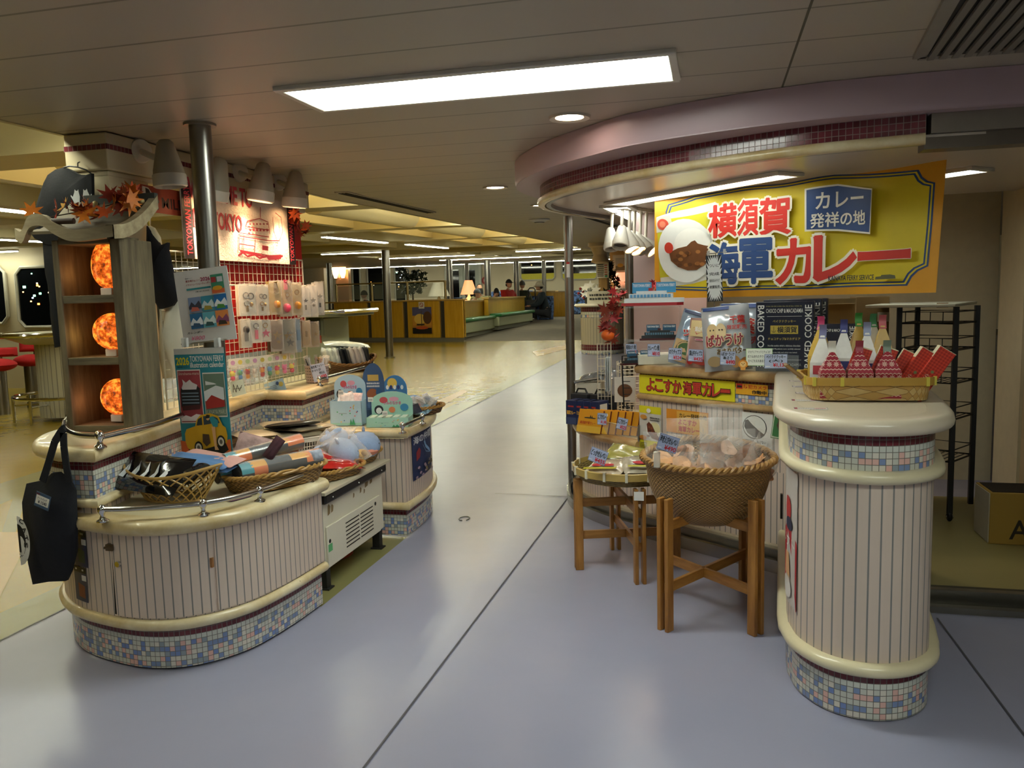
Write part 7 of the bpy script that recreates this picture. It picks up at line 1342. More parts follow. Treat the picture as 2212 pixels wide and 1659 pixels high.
# bamboo tray
tc_ = Vector((-.45, 4.34, .50)); t = thing('bamboo_tray', 'shallow round bamboo tray bound with pale ties on the shorter oak stand', 'tray', tc_); TR = .285; m = MB(weave('#a58a44', '#c9b06a', .03, .006)); uvgrid(m, lambda u, v: ((TR-.03+.03*v)*math.cos(u*2*PI), (TR-.03+.03*v)*math.sin(u*2*PI), .004+.055*v), 48, 3, lambda u, v: (u*1.7, v*.06)); m.lathe([(0, .012), (TR-.03, .006)], 40); m.build('body', t)
BAMB = mat('#c0a35a', .35, 0, .12, 12); m = MB(BAMB); m.lathe([(TR+.006, .04), (TR+.008, .075), (TR-.002, .078), (TR-.004, .04), (TR+.006, .04)], 56); m.build('hoop', t); m = MB(mat('#ddd6bf', .5))
for i in range(16): q = 2*PI*i/16+.1; m.bar(((TR+.004)*math.cos(q), (TR+.004)*math.sin(q), .036), ((TR+.004)*math.cos(q), (TR+.004)*math.sin(q), .082), .014, .018, (math.cos(q), math.sin(q), 0))
m.build('binding_ties', t)
CRK = mat('#e9b07c', .75, 0, .2, 25, .3); CRKP = mat('#ecc0a4', .7, 0, .2, 25, .3)
def cracker_bag(label, loc, rot, w_, h_, seed, disc=False):
    t = thing('cracker_bag', label, 'snack bag', loc, 0, 'shrimp cracker bags in the round basket', rot=rot); R_ = random.Random(seed)
    f = MB(clear_film('#ffffff', .075, .05, .8, 22)); pillow(f, w_, h_, .12, seed, Matrix.Translation((0, 0, h_*.42))@Matrix.Rotation(PI/2, 4, 'X'), 14, .25, 3); f.build('clear_bag', t)
    for i in range(12 if not disc else 3):
        m = MB(CRK if R_.random() < .6 else CRKP); r_ = R_.uniform(.04, .055) if not disc else .07; q = Matrix.Rotation(R_.uniform(-1.2, 1.2) if not disc else 1.3, 3, 'X')@Matrix.Rotation(R_.uniform(-1, 1) if not disc else .1, 3, 'Y'); c_ = Vector((R_.uniform(-.3, .3)*w_*(.3 if disc else 1), R_.uniform(-.03, .03)-(.02*i if disc else 0), R_.uniform(.02, .42 if not disc else .2)*h_))
        def cf(u, v, r_=r_, q=q, c_=c_): k = v*(1+.05*math.sin(u*2*PI*5)); return c_+q@Vector((r_*k*math.cos(u*2*PI), r_*k*math.sin(u*2*PI), .008*math.sin(u*2*PI*2+v*3)*v+.006*noise.noise((u*9, v*9, seed))))
        m.grid(cf, 20, 4, True); m.build('cracker', t)
    return t
zb2 = .60
for lab, dx, dy, rz_, w_, h_, sd, tl, dc in (('behind the price card at the left', -.16, -.02, -20, .24, .26, 1, 14, 0), ('with one large round cracker, front right', .09, -.12, 8, .24, .34, 2, -4, 1), ('front middle with curled crackers', -.04, -.13, 0, .22, .2, 3, 20, 0), ('back left, its film peak crumpled', -.06, .1, 10, .26, .30, 4, -6, 0), ('with the tallest twisted film peak', .06, .06, -12, .2, .38, 5, 0, 0), ('back right under the white poster', .14, .12, 20, .24, .24, 6, -8, 0), ('leaning far out over the right rim', .19, -.02, 30, .16, .26, 7, 0, 0)):
    cracker_bag('clear bag of orange shrimp crackers, '+lab, (bc.x+dx, bc.y+dy, zb2+.02), (R(tl), R(30 if sd == 7 else 0), R(rz_)), w_, h_, sd, dc)
for i, (dx, dy, rz_, c1_, c2_, lab) in enumerate(((-.1, -.05, -20, '#c8b49a', '#b8202a', 'left one with red berries on the label'), (.1, -.06, 15, '#b8ac98', '#c0282a', 'right one with a red pepper on the label'), (.0, .12, -10, '#a8a050', '#b8b83a', 'olive one at the back'))):
    def lb(k, c2_=c2_, i=i):
        a = Art(.0007); a.n = 45
        a.oval(-.03, -.03, .04, .018, c2_); a.oval(.03, -.035, .035, .016, c2_); a.rect(-.1, -.085, .1, -.065, '#b8ae2a'); a.scribble(-.05, .03, .06, .05, 2, '#3a3a34', i); a.into(k)
    pack('snack_bag', 'flat snack bag in the bamboo tray, '+lab, 'snack bag', (tc_.x+dx, tc_.y+dy, tc_.z+.06+.02*i), (.24, .19, .05), (R(14), R(-6+8*i), R(rz_)), mat(c1_, .25, 0, .3, 20, .2, coat=.8), 160+i, 'snack bags in the bamboo tray', lb if i < 2 else None, 6)
# price cards
def price(label, px, py, wpx, hpx, y, name_, yen, rot=0, two=None, thick=.0015, group='price cards'):
    P = aty(px, py, y); d = (P-Vector((0, 0, EYE))).length/F_PX; w_, h_ = wpx*d, hpx*d; a = Art(); a.frame(.001, .001, w_-.001, h_-.001, .0015, '#4a5a86')
    if two: a.text(name_, w_*.08, h_*.68, w_*.92, h_*.94, '#20242e', .025); a.text(two, w_*.2, h_*.42, w_*.8, h_*.64, '#20242e', .025)
    else: a.text(name_, w_*.06, h_*.46, w_*.94, h_*.9, '#20242e', .025)
    a.text(yen, w_*.38, h_*.08, w_*.96, h_*.38, '#cf2f3c', .03); a.rect(w_*.05, h_*.12, w_*.25, h_*.18, '#e8eaf0')
    cr, sr = math.cos(R(rot)), math.sin(R(rot)); return sheet('price_card', label, 'price card', P, (cr, 0, sr), (-sr, -.12, cr), w_, h_, '#b9c4e2', a, thick, group)
def ny(px, z=1.06, d=-.012): return atz(px, 800 if px > 1560 else 790, z).y
price('price card reading ¥648 at the left end of the counter edge', 1352, 765, 23, 22, 4.99, '昭和のり巻', '¥648'); price('price card reading ¥810 before the white and green box', 1399, 770, 26, 27, 4.80, 'カレーパン煎', '¥810'); price('price card reading ¥524 below the green snack bag', 1443, 777, 28, 26, 4.68, 'のりチップス', '¥524', -4); price('price card reading ¥435 below the meat snack bag', 1486, 780, 30, 26, 4.60, '葉山牛チップス', '¥435', -4)
price('price card reading ¥490 below the white rice cracker bag', 1555, 788, 31, 29, 4.47, 'ばかうけ', '¥490', -2, 'あさり'); price('price card reading ¥1,130 before the large navy cookie box', 1651, 796, 45, 30, 4.31, 'ベイクドクッキー', '¥1,130', 0, '(大)')
price('large price card reading ¥490 clipped on the round basket of crackers', 1417, 968, 42, 36, 3.42, '海老えびせんべい', '¥490', -17); price('price card reading ¥455 tilted on the bamboo tray', 1269, 993, 38, 32, 4.02, 'どっかせんべい', '¥455', -20)
t = thing('card_clip', 'clear plastic clip with a white ball holding the large price card on the basket rim', 'clip', aty(1419, 1000, 3.47)); m = MB(glass('#d8d6cc', .5)); m.box(-.014, -.01, -.02, .014, .01, .05); m.build('clip_body', t, bev=.004); m = MB(WHITE); m.ball((.006, -.004, .065), .011, 10, 8); m.build('ball', t)
# snacks and boxes on the kiosk counter
ZK = 1.055
def snack(name, label, px, py, y, wpx, hpx, base, draw, rot=0, th=.07, seed=1, tilt=-8, rz=-28, cat='snack bag', hang=False):
    P = aty(px, py, y); d = P.y*.97/F_PX if 0 else (P-Vector((0, 0, EYE))).length/F_PX; w_, h_ = wpx*d, hpx*d; t = thing(name, label, cat, (P.x, P.y, ZK), 0, rot=(R(tilt), R(rot), R(rz*.35))); m = MB(mat(base, .22, .15, .06, 10, .15, coat=.5)); M = Matrix.Translation((0, 0, h_/2))@Matrix.Rotation(PI/2, 4, 'X'); pillow(m, w_, h_, th, seed, M, 16, .1, 5); m.build('foil_bag', t)
    a = Art(.0); draw(a, w_, h_); k = MB()
    def wp(x, y_, z):
        A, B = 2*x/w_-1, 2*y_/h_-1; kk = max(0, 1-abs(A)**5)*max(0, 1-abs(B)**5); return M@Vector((x-w_/2, y_-h_/2, th/2*kk*1.12+.0035+z))
    for i, v in enumerate(a.b.v): pass
    # one shallow step per layer
    a.into(k, warp=wp); k.build('print', t); return t
class BArt(Art):
    pass
def sq(a, n=10):
    return a
def layered(fn):
    def g(a, w_, h_): a.step = .0006; fn(a, w_, h_)
    return g
def S_green(a, w_, h_):
    a.rect(w_*.05, h_*.05, w_*.95, h_*.45, '#c8a878', 8, 6); a.oval(w_*.5, h_*.28, w_*.38, h_*.17, '#2f4a22', 24); a.oval(w_*.45, h_*.3, w_*.26, h_*.11, '#3f6230', 20); a.text('ップ', w_*.2, h_*.52, w_*.85, h_*.68, '#e8e4dc', .07); a.text('ップ', w_*.2, h_*.52, w_*.85, h_*.68, '#c22a30', .03); a.text('のり', w_*.4, h_*.7, w_*.8, h_*.8, '#2f6a3a', .03); a.rect(w_*.05, h_*.93, w_*.95, h_*.98, '#2a3558', 8, 1)
def S_meat(a, w_, h_):
    a.rect(w_*.05, h_*.62, w_*.95, h_*.95, '#d9c08a', 8, 4); a.poly([(w_*x, h_*y) for x, y in ((.15, .8), (.4, .88), (.5, .74), (.26, .66))], '#b8202c'); a.text('葉山牛', w_*.2, h_*.72, w_*.46, h_*.82, '#efe6dc', .03); a.text('ーチッ', w_*.25, h_*.48, w_*.95, h_*.62, '#efe6dc', .07); a.text('ーチッ', w_*.25, h_*.48, w_*.95, h_*.62, '#b03060', .03); a.poly([(w_*x, h_*y) for x, y in ((.08, .1), (.2, .3), (.5, .36), (.85, .26), (.92, .1), (.5, .05))], '#a8382c'); a.oval(w_*.55, h_*.24, w_*.3, h_*.07, '#c8605a'); a.oval(w_*.14, h_*.1, w_*.09, h_*.05, '#c02a24')
def S_bak(a, w_, h_):
    a.rect(w_*.04, h_*.93, w_*.6, h_*.985, '#24407c', 6, 1); a.oval(w_*.24, h_*.6, w_*.12, h_*.12, '#dcbf8a'); a.oval(w_*.42, h_*.6, w_*.11, h_*.12, '#e2c898'); [a.oval(w_*x, h_*.62, w_*.015, h_*.012, '#2a1a14') for x in (.2, .27, .39, .45)]; a.text('千葉', w_*.62, h_*.7, w_*.92, h_*.82, '#c23028', .03); a.text('限定販売', w_*.56, h_*.61, w_*.95, h_*.68, '#c23028', .02)
    a.text('ばかうけ', w_*.1, h_*.37, w_*.86, h_*.55, '#d8b060', .09); a.text('ばかうけ', w_*.1, h_*.37, w_*.86, h_*.55, '#e9e2d6', .06); a.text('ばかうけ', w_*.1, h_*.37, w_*.86, h_*.55, '#8e1f2a', .035); a.text('あさりバター', w_*.32, h_*.24, w_*.94, h_*.33, '#c89a3a', .05); a.text('あさりバター', w_*.32, h_*.24, w_*.94, h_*.33, '#2a211c', .02); a.oval(w_*.25, h_*.14, w_*.15, h_*.08, '#a88f68'); a.oval(w_*.68, h_*.12, w_*.1, h_*.09, '#c09058'); a.oval(w_*.88, h_*.1, w_*.09, h_*.08, '#a8733c')
def S_chi(a, w_, h_): a.text('千葉', w_*.3, h_*.5, w_*.8, h_*.75, '#e9e2d6', .06); a.text('千葉', w_*.3, h_*.5, w_*.8, h_*.75, '#c23028', .03); a.text('限定販売', w_*.2, h_*.35, w_*.9, h_*.47, '#c23028', .02); a.rect(w_*.04, h_*.92, w_*.96, h_*.985, '#24407c', 8, 1)
snack('snack_bag', 'blue silver snack bag with green seaweed picture, second item from the left end', 1478, 768, 4.86, 72, 118, '#8fa0b4', layered(S_green), 16, .07, 1); snack('snack_bag', 'beige snack bag with raw beef picture right of the seaweed bag', 1516, 774, 4.74, 70, 104, '#b08a80', layered(S_meat), 5, .06, 2)
snack('snack_bag', 'white silver rice cracker bag with large dark red lettering', 1574, 789, 4.60, 98, 136, '#b4b8be', layered(S_bak), -5, .085, 3); snack('snack_bag', 'silver bag with red lettering and a handle hole standing behind the rice cracker bag', 1600, 765, 4.84, 92, 132, '#a9b0ba', layered(S_chi), 0, .06, 4); snack('snack_bag', 'tallest silver bag with blue top edge, furthest back behind the rice cracker bags', 1592, 752, 5.0, 110, 118, '#b3bac4', layered(S_chi), 0, .06, 5)
NAVY = mat('#171c30', .3, 0, .06, 10, coat=.3)
def cookie(label, px, py, y, wpx, hpx, depth, rz, full=True):
    P = aty(px, py, y); d = (P-Vector((0, 0, EYE))).length/F_PX; w_, h_ = wpx*d, hpx*d; t = thing('cookie_box', label, 'cookie box', (P.x, P.y, ZK), R(rz), 'navy cookie boxes'); m = MB(NAVY); m.box(0, 0, 0, w_, depth, h_); m.build('carton', t, bev=.003); a = Art(.0004); G_ = '#b8a45a'; W_ = '#d9d9d6'
    a.text('BAKED COOKIE', w_*.03, h_*.06, w_*.15, h_*.95, W_, .01, rot=-90); a.text('BAKED COOKIE', w_*.85, h_*.06, w_*.97, h_*.95, W_, .01, rot=90); a.text('CHOCO CHIP & MACADAMIA', w_*.18, h_*.84, w_*.82, h_*.9, W_, .01)
    if full: a.scribble(w_*.18, h_*.92, w_*.82, h_*.95, 1, '#6a6448', 1); a.line([(w_*.2, h_*.79), (w_*.8, h_*.79)], .0015, W_); a.text('ベイクドクッキー', w_*.3, h_*.7, w_*.7, h_*.74, G_, .01); a.rect(w_*.26, h_*.54, w_*.74, h_*.66, '#b09a3c'); a.text('横須賀', w_*.38, h_*.555, w_*.72, h_*.645, '#15151c', .02); a.line([(w_*.32, h_*.56), (w_*.32, h_*.645)], .002, '#15151c'); a.line([(w_*.285, h_*.59), (w_*.3, h_*.565), (w_*.34, h_*.565), (w_*.355, h_*.59)], .002, '#15151c'); a.text('チョコチップ&マカデミア', w_*.22, h_*.45, w_*.78, h_*.49, G_, .01)
    if full: a.text('It is the cookie which a delicious chocolate', w_*.22, h_*.36, w_*.78, h_*.385, W_, .0); a.text('chip and Macadamia were carefully selected', w_*.22, h_*.31, w_*.78, h_*.335, W_, .0); a.text('nuts into fully and which was baked.', w_*.27, h_*.26, w_*.73, h_*.285, W_, .0); a.line([(w_*.2, h_*.17), (w_*.8, h_*.17)], .0012, W_); a.text('MACADAMIA', w_*.5, h_*.08, w_*.8, h_*.12, '#9a9a98', .0)
    k = MB(); a.into(k, frame_of((0, -.0004, 0), (1, 0, 0), (0, 0, 1))); k.build('print', t); return t
cookie('large navy cookie box facing the front, nearest of three', 1632, 796, 4.56, 112, 142, .07, -12); cookie('large navy cookie box, second of the row behind the front one', 1648, 790, 4.66, 112, 142, .07, -12, False); cookie('large navy cookie box, last of the row behind the front one', 1660, 786, 4.75, 112, 140, .07, -12, False); cookie('small navy cookie box right of the large one, behind the chip basket', 1745, 806, 4.52, 90, 96, .06, -12, False)
price('small price card before the small navy cookie box', 1747, 806, 16, 12, 4.25, '小', '¥650')
def bub(a, w_, h_): a.text('マカデミアナッツとチョコが', w_*.08, h_*.72, w_*.92, h_*.88, '#22262a', .01); a.text('練り込まれたサクッと', w_*.08, h_*.46, w_*.8, h_*.62, '#22262a', .01); a.text('食べごたえのあるクッキー', w_*.08, h_*.2, w_*.95, h_*.36, '#22262a', .01)
P = aty(1611, 790, 4.36); a = Art(); a.rect(.003, .003, .129, .087, '#e3e6da'); bub(a, .132, .09); sheet('speech_card', 'white speech bubble card with pale green border before the navy cookie box', 'card', P, (1, -.1, 0), (0, 0, 1), .132, .09, '#9fc48a', a)
t = thing('lion_cutout', 'little orange lion paper cutout at the foot of the speech bubble card', 'cutout', aty(1605, 798, 4.33)); a = Art(.0005); a.oval(0, .028, .024, .022, '#d98a2a', 18); a.oval(0, .027, .016, .015, '#ecc27a'); a.oval(-.006, .031, .0022, .0026, '#3a2410', 8); a.oval(.006, .031, .0022, .0026, '#3a2410', 8); a.oval(0, .025, .003, .002, '#3a2410', 8); a.oval(0, .004, .013, .008, '#e0a04a'); m = MB(); a.into(m, frame_of((0, 0, 0), (1, 0, 0), (0, 0, 1))); m.mat(mat('#e6c890', .5)); m.box(-.012, .001, -.004, .012, .003, .03); m.build('paper', t)
def sp(a, w_, h_):
    R_ = random.Random(9)
    a.poly([(min(max(w_*.5+w_*k*math.cos(q), 0), w_), min(max(h_*.5+h_*k*1.05*math.sin(q), 0), h_)) for i in range(56) for q, k in [(2*PI*i/56, .66*R_.uniform(.85, 1.15) if i % 2 else .40)]], '#dcdedc')
    a.n = 2
    for s_, y in (('ついに', .74), ('完成', .56), ('金谷おみやげ', .42), ('絶賛販売', .28)): a.text(s_, w_*.18, h_*y, w_*.82, h_*(y+.07), '#22242a', .01)
card('burst_sign', 'narrow black and white burst sign held upright before the yellow banner', 'sign', (1528, 652), (1562, 650), (1530, 552), 4.95, '#17181c', sp); t = thing('sign_stand', 'clear clip stand behind the burst sign', 'stand', aty(1546, 770, 4.97)); m = MB(STEEL); m.tube([aty(1540, 770, 4.97), aty(1546, 548, 4.97)], .003, 6); m.tube([aty(1525, 549, 4.97), aty(1570, 544, 4.97)], .003, 6); m.build('rod', t, world=True); m = MB(glass('#cfd0cc', .45)); [m.box(p.x-.008, p.y-.01, p.z-.012, p.x+.008, p.y+.005, p.z+.014) for p in (aty(1530, 547, 4.96), aty(1565, 543, 4.96))]; m.build('clip_pair', t, world=True)
# ferry paper models
def ferry(name, label, loc, rz, s_=1, dark=False):
    t = thing(name, label, 'model ship', loc, rz, 'model ferries'); Wt = mat('#dfe3e4' if not dark else '#2c2f34', .4); Rd = mat('#a8242c' if not dark else '#4a1a1c', .4); Bl = mat('#5f9fce' if not dark else '#5a7f96', .4)
    m = MB(Rd); m.prism([(x*s_, y*s_) for x, y in ((-.2, -.035), (.17, -.035), (.21, 0), (.17, .035), (-.2, .035))], 0, .02*s_); m.build('red_hull', t)
    m = MB(Wt); m.prism([(x*s_, y*s_) for x, y in ((-.18, -.036), (.17, -.036), (.215, 0), (.17, .036), (-.18, .036))], .02*s_, .05*s_); m.box(-.15*s_, -.03*s_, .05*s_, .14*s_, .03*s_, .08*s_); m.box(-.1*s_, -.025*s_, .08*s_, .1*s_, .025*s_, .098*s_); m.build('white_decks', t)
    m = MB(Bl)
    for i in range(12): m.box((-.14+i*.023)*s_, -.0372*s_, .055*s_, (-.124+i*.023)*s_, -.0298*s_, .075*s_)
    m.build('window_row', t); m = MB(Rd); m.box(-.02*s_, -.012*s_, .098*s_, .01*s_, .012*s_, .118*s_); m.build('funnel', t)
    for x in (-.13, .03):
        m = MB(mat('#3f95c8' if not dark else '#2f5a78', .4)); m.box(x*s_, -.004, .085*s_, (x+.13)*s_, .0, .155*s_); a = Art(.0004); a.text('TOKYOWAN FERRY', .006*s_, .04*s_, .124*s_, .06*s_, '#e6ecf0', .02); a.into(m, frame_of((x*s_, -.0042, .085*s_), (1, 0, 0), (0, 0, 1))); m.build('name_board', t)
    return t
fp_ = aty(1350, 662, 5.15); fz = aty(1408, 660, 5.1).z; ferry('model_ferry', 'white and red paper ferry model on top of the clear display case', (aty(1408, 660, 5.1).x, 5.1, fz), R(-4), .92)
t = thing('display_case', 'clear acrylic display case holding dark ferry models under the white one', 'display case', (-.28, 5.1, ZK)); gm = glass('#ccd6d6', .1)
m = MB(gm); cx0, cx1 = aty(1352, 700, 5.1).x, aty(1470, 700, 5.1).x; m.box(cx0, 5.0, fz-.012, cx1, 5.2, fz-.004); m.build('top_shelf', t, world=True); m = MB(gm); zm = aty(1400, 735, 5.1).z; m.box(cx0, 5.0, zm-.004, cx1, 5.2, zm); m.build('middle_shelf', t, world=True)
for x in (cx0, cx1): m = MB(gm); m.box(x-.003, 5.0, ZK, x+.003, 5.2, fz-.004); m.build('side_pane', t, world=True)
ferry('model_ferry', 'dark toy ferry on the middle shelf of the clear case', (aty(1425, 720, 5.1).x, 5.1, zm+.001), R(8), .62, True); ferry('model_ferry', 'dark toy ferry at the left end below the clear case', (aty(1372, 748, 5.05).x+.02, 5.0, ZK), R(30), .55, True)
P = aty(1418, 772, 4.98); t = thing('gift_box', 'white gift box with green line drawing lying left of the seaweed snack bag', 'gift box', (P.x, 4.98, ZK), R(14)); m = MB(mat('#d8d3bf', .45)); m.box(-.11, 0, 0, .12, .2, .06); m.build('carton', t, bev=.004); a = Art(); a.line([(-.05, .08), (-.02, .13), (.03, .1), (.06, .15)], .004, '#5f8a6a'); a.line([(-.06, .04), (.05, .05)], .003, '#5f8a6a'); m = MB(); a.into(m, Matrix.Translation((0, 0, .0605))); m.build('line_drawing', t)
# curry boxes on the low tier
ZLK = .575
for i in range(4):
    P = atz(1258+i*22, 918-i*2, ZLK); t = thing('curry_box', 'navy curry box standing on the low kiosk shelf, '+('leftmost', 'second', 'third', 'fourth, mostly hidden')[i], 'curry box', (-.97+i*.055, 5.62-i*.02, ZLK), R(-26), 'navy curry boxes'); m = MB(mat('#1e2b55', .35)); m.box(-.045, 0, 0, .045, .13, .17); m.build('carton', t, bev=.002); a = Art(); a.text('海軍カレー', .008, .07, .082, .1, '#d8a83a', .03); a.scribble(.02, .12, .07, .14, 1, '#c23a2a'); a.rect(.0, .0, .09, .05, '#3a4a70'); k = MB(); a.into(k, frame_of((-.045, -.0004, 0), (1, 0, 0), (0, 0, 1))); k.mat(mat('#dcd9d0', .4)); k.box(.0452, .02, .02, .0458, .11, .15); k.build('print', t)
for i in range(6):
    t = thing('curry_box', 'yellow curry box with warship drawing on the low kiosk shelf, '+('front one', 'second', 'third', 'fourth', 'fifth', 'last one')[i], 'curry box', (-.80+i*.048, 5.28-i*.02+i*.01, ZLK+.002), R(-32), 'yellow curry boxes', rot=(R(-16), 0, R(-30))); m = MB(mat('#d9971c', .35)); m.box(-.1, 0, 0, .1, .028, .155); m.mat(mat('#6a1f1c', .4)); m.box(.1002, .001, .001, .1012, .027, .154); m.build('carton', t, bev=.002)
    if i < 2:
        a = Art(); a.text('横須賀海軍カレー', .02, .055, .15, .075, '#b0301c', .02); a.poly([(.05, .1), (.055, .094), (.14, .094), (.15, .1), (.12, .102), (.115, .118), (.11, .102), (.1, .12), (.095, .103), (.08, .103)], '#2a2a28'); a.oval(.17, .125, .014, .012, '#e8e2d6'); a.rect(.0, .0, .2, .045, '#e0b23a'); k = MB(); a.into(k, frame_of((-.1, -.0005, 0), (1, 0, 0), (0, 0, 1))); k.build('print', t)
for i in range(3):
    t = thing('carry_box', 'black carry box with handle at the back of the low kiosk shelf, '+('left', 'middle', 'right')[i], 'gift box', (-.95+i*.15, 5.83-i*.05, ZLK), R(-24), 'black carry boxes'); m = MB(mat('#22242a', .5)); m.box(-.07, 0, 0, .07, .09, .19); m.build('carton', t, bev=.003); m = MB(BLACK); m.tube([(-.05, .045, .19), (-.03, .045, .225), (.03, .045, .225), (.05, .045, .19)], .007, 6); m.build('handle', t)
price('price card reading ¥1,180 on the yellow curry boxes, left one', 1290, 917, 20, 26, 4.98, 'よこすかカレー', '¥1,180', -3); price('price card reading ¥525 on the yellow curry boxes, right one', 1330, 925, 22, 26, 4.82, 'よこすかカレー', '¥525', -14)
# wire racks by the kiosk corner
t = thing('wire_rack', 'cream wire basket rack with folded leaflets left of the kiosk counter', 'rack', (-.72, 5.75, ZLK)); m = MB(mat('#d8d0bc', .4, .2)); x0, x1, y = aty(1291, 800, 5.75).x, aty(1320, 800, 5.75).x, 5.75; zt_, zb3 = aty(1300, 742, y).z, ZLK+.13
m.tube([(x0, y, zb3), (x1, y, zb3), (x1, y, zt_), (x0, y, zt_)], .004, 6, True)
for i in range(1, 4): m.tube([(x0+(x1-x0)*i/4, y, zb3), (x0+(x1-x0)*i/4, y, zt_)], .002, 5)
for i in range(1, 8): m.tube([(x0, y, zb3+(zt_-zb3)*i/8), (x1, y, zb3+(zt_-zb3)*i/8)], .002, 5)
m.tube([(x0, y, zb3), (x0, y, ZLK)], .004, 6); m.tube([(x1, y, zb3), (x1, y, ZLK)], .004, 6); m.build('wire_frame', t, world=True); m = MB(mat('#b8c0c4', .5)); [m.box(x1-.03+.012*i, y-.08, zb3+.1, x1-.024+.012*i, y-.01, zb3+.34) for i in range(3)]; m.build('leaflet_row', t, world=True)
t = thing('round_wire_rack', 'round cream wire stand wrapped with a curry poster behind the black rack', 'rack', (-.52, 5.62, ZLK)); m = MB(mat('#d8d0bc', .4, .2)); cc = (-.50, 5.60)
for z in [ZLK+.03+i*.05 for i in range(9)]: m.tube([(cc[0]+.14*math.cos(q), cc[1]+.14*math.sin(q), z) for q in [i*PI/12 for i in range(24)]], .003, 5, True)
for i in range(24): m.tube([(cc[0]+.14*math.cos(i*PI/12), cc[1]+.14*math.sin(i*PI/12), ZLK), (cc[0]+.14*math.cos(i*PI/12), cc[1]+.14*math.sin(i*PI/12), ZLK+.45)], .0025, 5)
m.build('wire_drum', t, world=True); m = MB(mat('#cfccc4', .5)); m.box(-.64, 5.44, .76, -.5, 5.443, .93); m.mat(mat('#5f3a1c', .5)); m.ball((-.57, 5.437, .84), (.05, .003, .045), 16, 8); m.build('curry_print', t, world=True)
t = thing('black_rack', 'slim black wire rack hooked on the left end of the kiosk counter', 'rack', (-.56, 5.0, .70)); m = MB(BLACK); p = [aty(x, y, 5.0) for x, y in ((1362, 768), (1344, 769), (1344, 800), (1348, 878), (1361, 881))]; m.tube(p, .005, 6)
for i in range(7): q = aty(1345+i*.5, 782+i*14, 5.0); m.tube([q, aty(1361, 782+i*14, 5.0)], .0025, 5)
m.build('wire_frame', t, world=True)
t = thing('steel_bin', 'low white cabinet with silver rim and packed bags behind the curry boxes', 'cabinet', (-.86, 6.1, ZLK)); m = MB(mat('#cfcabb', .4)); a0, a1 = aty(1243, 800, 6.05), aty(1302, 800, 6.2); m.box(a0.x, 6.05, ZLK, a1.x, 6.3, .82); m.build('cabinet_body', t, world=True, bev=.004); m = MB(STEEL); m.tube([(a0.x-.01, 6.04, .83), (a1.x, 6.04, .86)], .012, 8); m.build('silver_rim', t, world=True)
for i in range(3): pack('silver_pack', 'clear silver packed item heaped on the low white cabinet, '+('left', 'middle', 'right')[i], 'package', (a0.x+.08+.09*i, 6.14, .85+.02*i), (.14, .12, .04), (R(20), R(-14), R(30*i)), mat('#8f9498', .2, .3, .3, 20, .2, coat=.6), 170+i, 'silver packs')
# ================================================================== THE SALOON AND LOUNGE BEYOND
OCH = wood('#c8961c', '#dfb03a', 'ochre_veneer', (7, 7, .6), 2, .35, .02, .2); CAPW = mat('#c9a45c', .35, 0, .06, 5); PG = mat('#b9bf9c', .45, 0, .04, 2)
def zfl(p): return zf(p[1])
PA, PB = atg(722, 736), atg(1005, 738); PD = (PB-PA).normalized(); PLn = (PB-PA).length; HP = 1.10
def pp(u, w=0): return (PA.x+PD.x*u+PD.y*w, PA.y+PD.y*u-PD.x*w)
def upx(px, z=.6): 
    best = min(range(301), key=lambda i: abs(1106+F_PX*((Vector((*pp(PLn*1.05*i/300), zf(PA.y)+z))-Vector((0, 0, EYE))).dot(_r))/((Vector((*pp(PLn*1.05*i/300), zf(PA.y)+z))-Vector((0, 0, EYE))).dot(_fw))-px)); return PLn*1.05*best/300
t = thing('partition', 'ochre veneer partition wall with chrome slots and a glass rail on top', 'partition', (PA.x, PA.y, zfl(PA)))
zb0 = zf(PA.y)-.03; zt0 = zb0+HP+.06
ed = [upx(x) for x in (727, 797, 806, 875, 885, 954, 964, 1004)]
for i in range(4):
    u0_, u1_ = ed[2*i], ed[2*i+1]; m = MB(OCH); m.prism([pp(u0_, .1), pp(u1_, .1), pp(u1_, -.06), pp(u0_, -.06)], zb0+.12, zt0-.04); m.build('veneer_panel', t, world=True, bev=.01)
m = MB(mat('#8f8f8c', .15, .9)); m.prism([pp(ed[0]-.1, .05), pp(ed[7], .05), pp(ed[7], -.05), pp(ed[0]-.1, -.05)], zb0+.05, zt0-.05); m.build('chrome_core', t, world=True)
m = MB(CAPW); m.prism([pp(ed[0]-.3, .13), pp(ed[7]+.05, .13), pp(ed[7]+.05, -.1), pp(ed[0]-.3, -.1)], zt0-.04, zt0); m.build('cap', t, world=True, bev=.01); m = MB(mat('#7f7a6a', .5)); m.prism([pp(ed[0], .08), pp(ed[7], .08), pp(ed[7], -.05), pp(ed[0], -.05)], zb0, zb0+.12); m.build('plinth', t, world=True)
t2 = thing('glass_rail', 'low glass rail with brass posts along the top of the ochre partition', 'rail', (*pp(1), zt0)); rp4 = [upx(x, 1.2) for x in (728, 804, 881, 962)]
for u_ in rp4: m = MB(mat('#b5a070', .25, .9)); m.cyl((*pp(u_), zt0), (*pp(u_), zt0+.50), .035, None, 12); m.build('post', t2, world=True)
m = MB(mat('#b5a070', .25, .9)); m.tube([(*pp(rp4[0]), zt0+.49), (*pp(rp4[3]), zt0+.49)], .02, 8); m.build('top_rail', t2, world=True)
for a, b in zip(rp4, rp4[1:]): m = MB(glass('#9aa39a', .16)); m.prism([pp(a+.08, .01), pp(b-.08, .01), pp(b-.08, -.01), pp(a+.08, -.01)], zt0+.05, zt0+.44); m.build('glass_pane', t2, world=True)
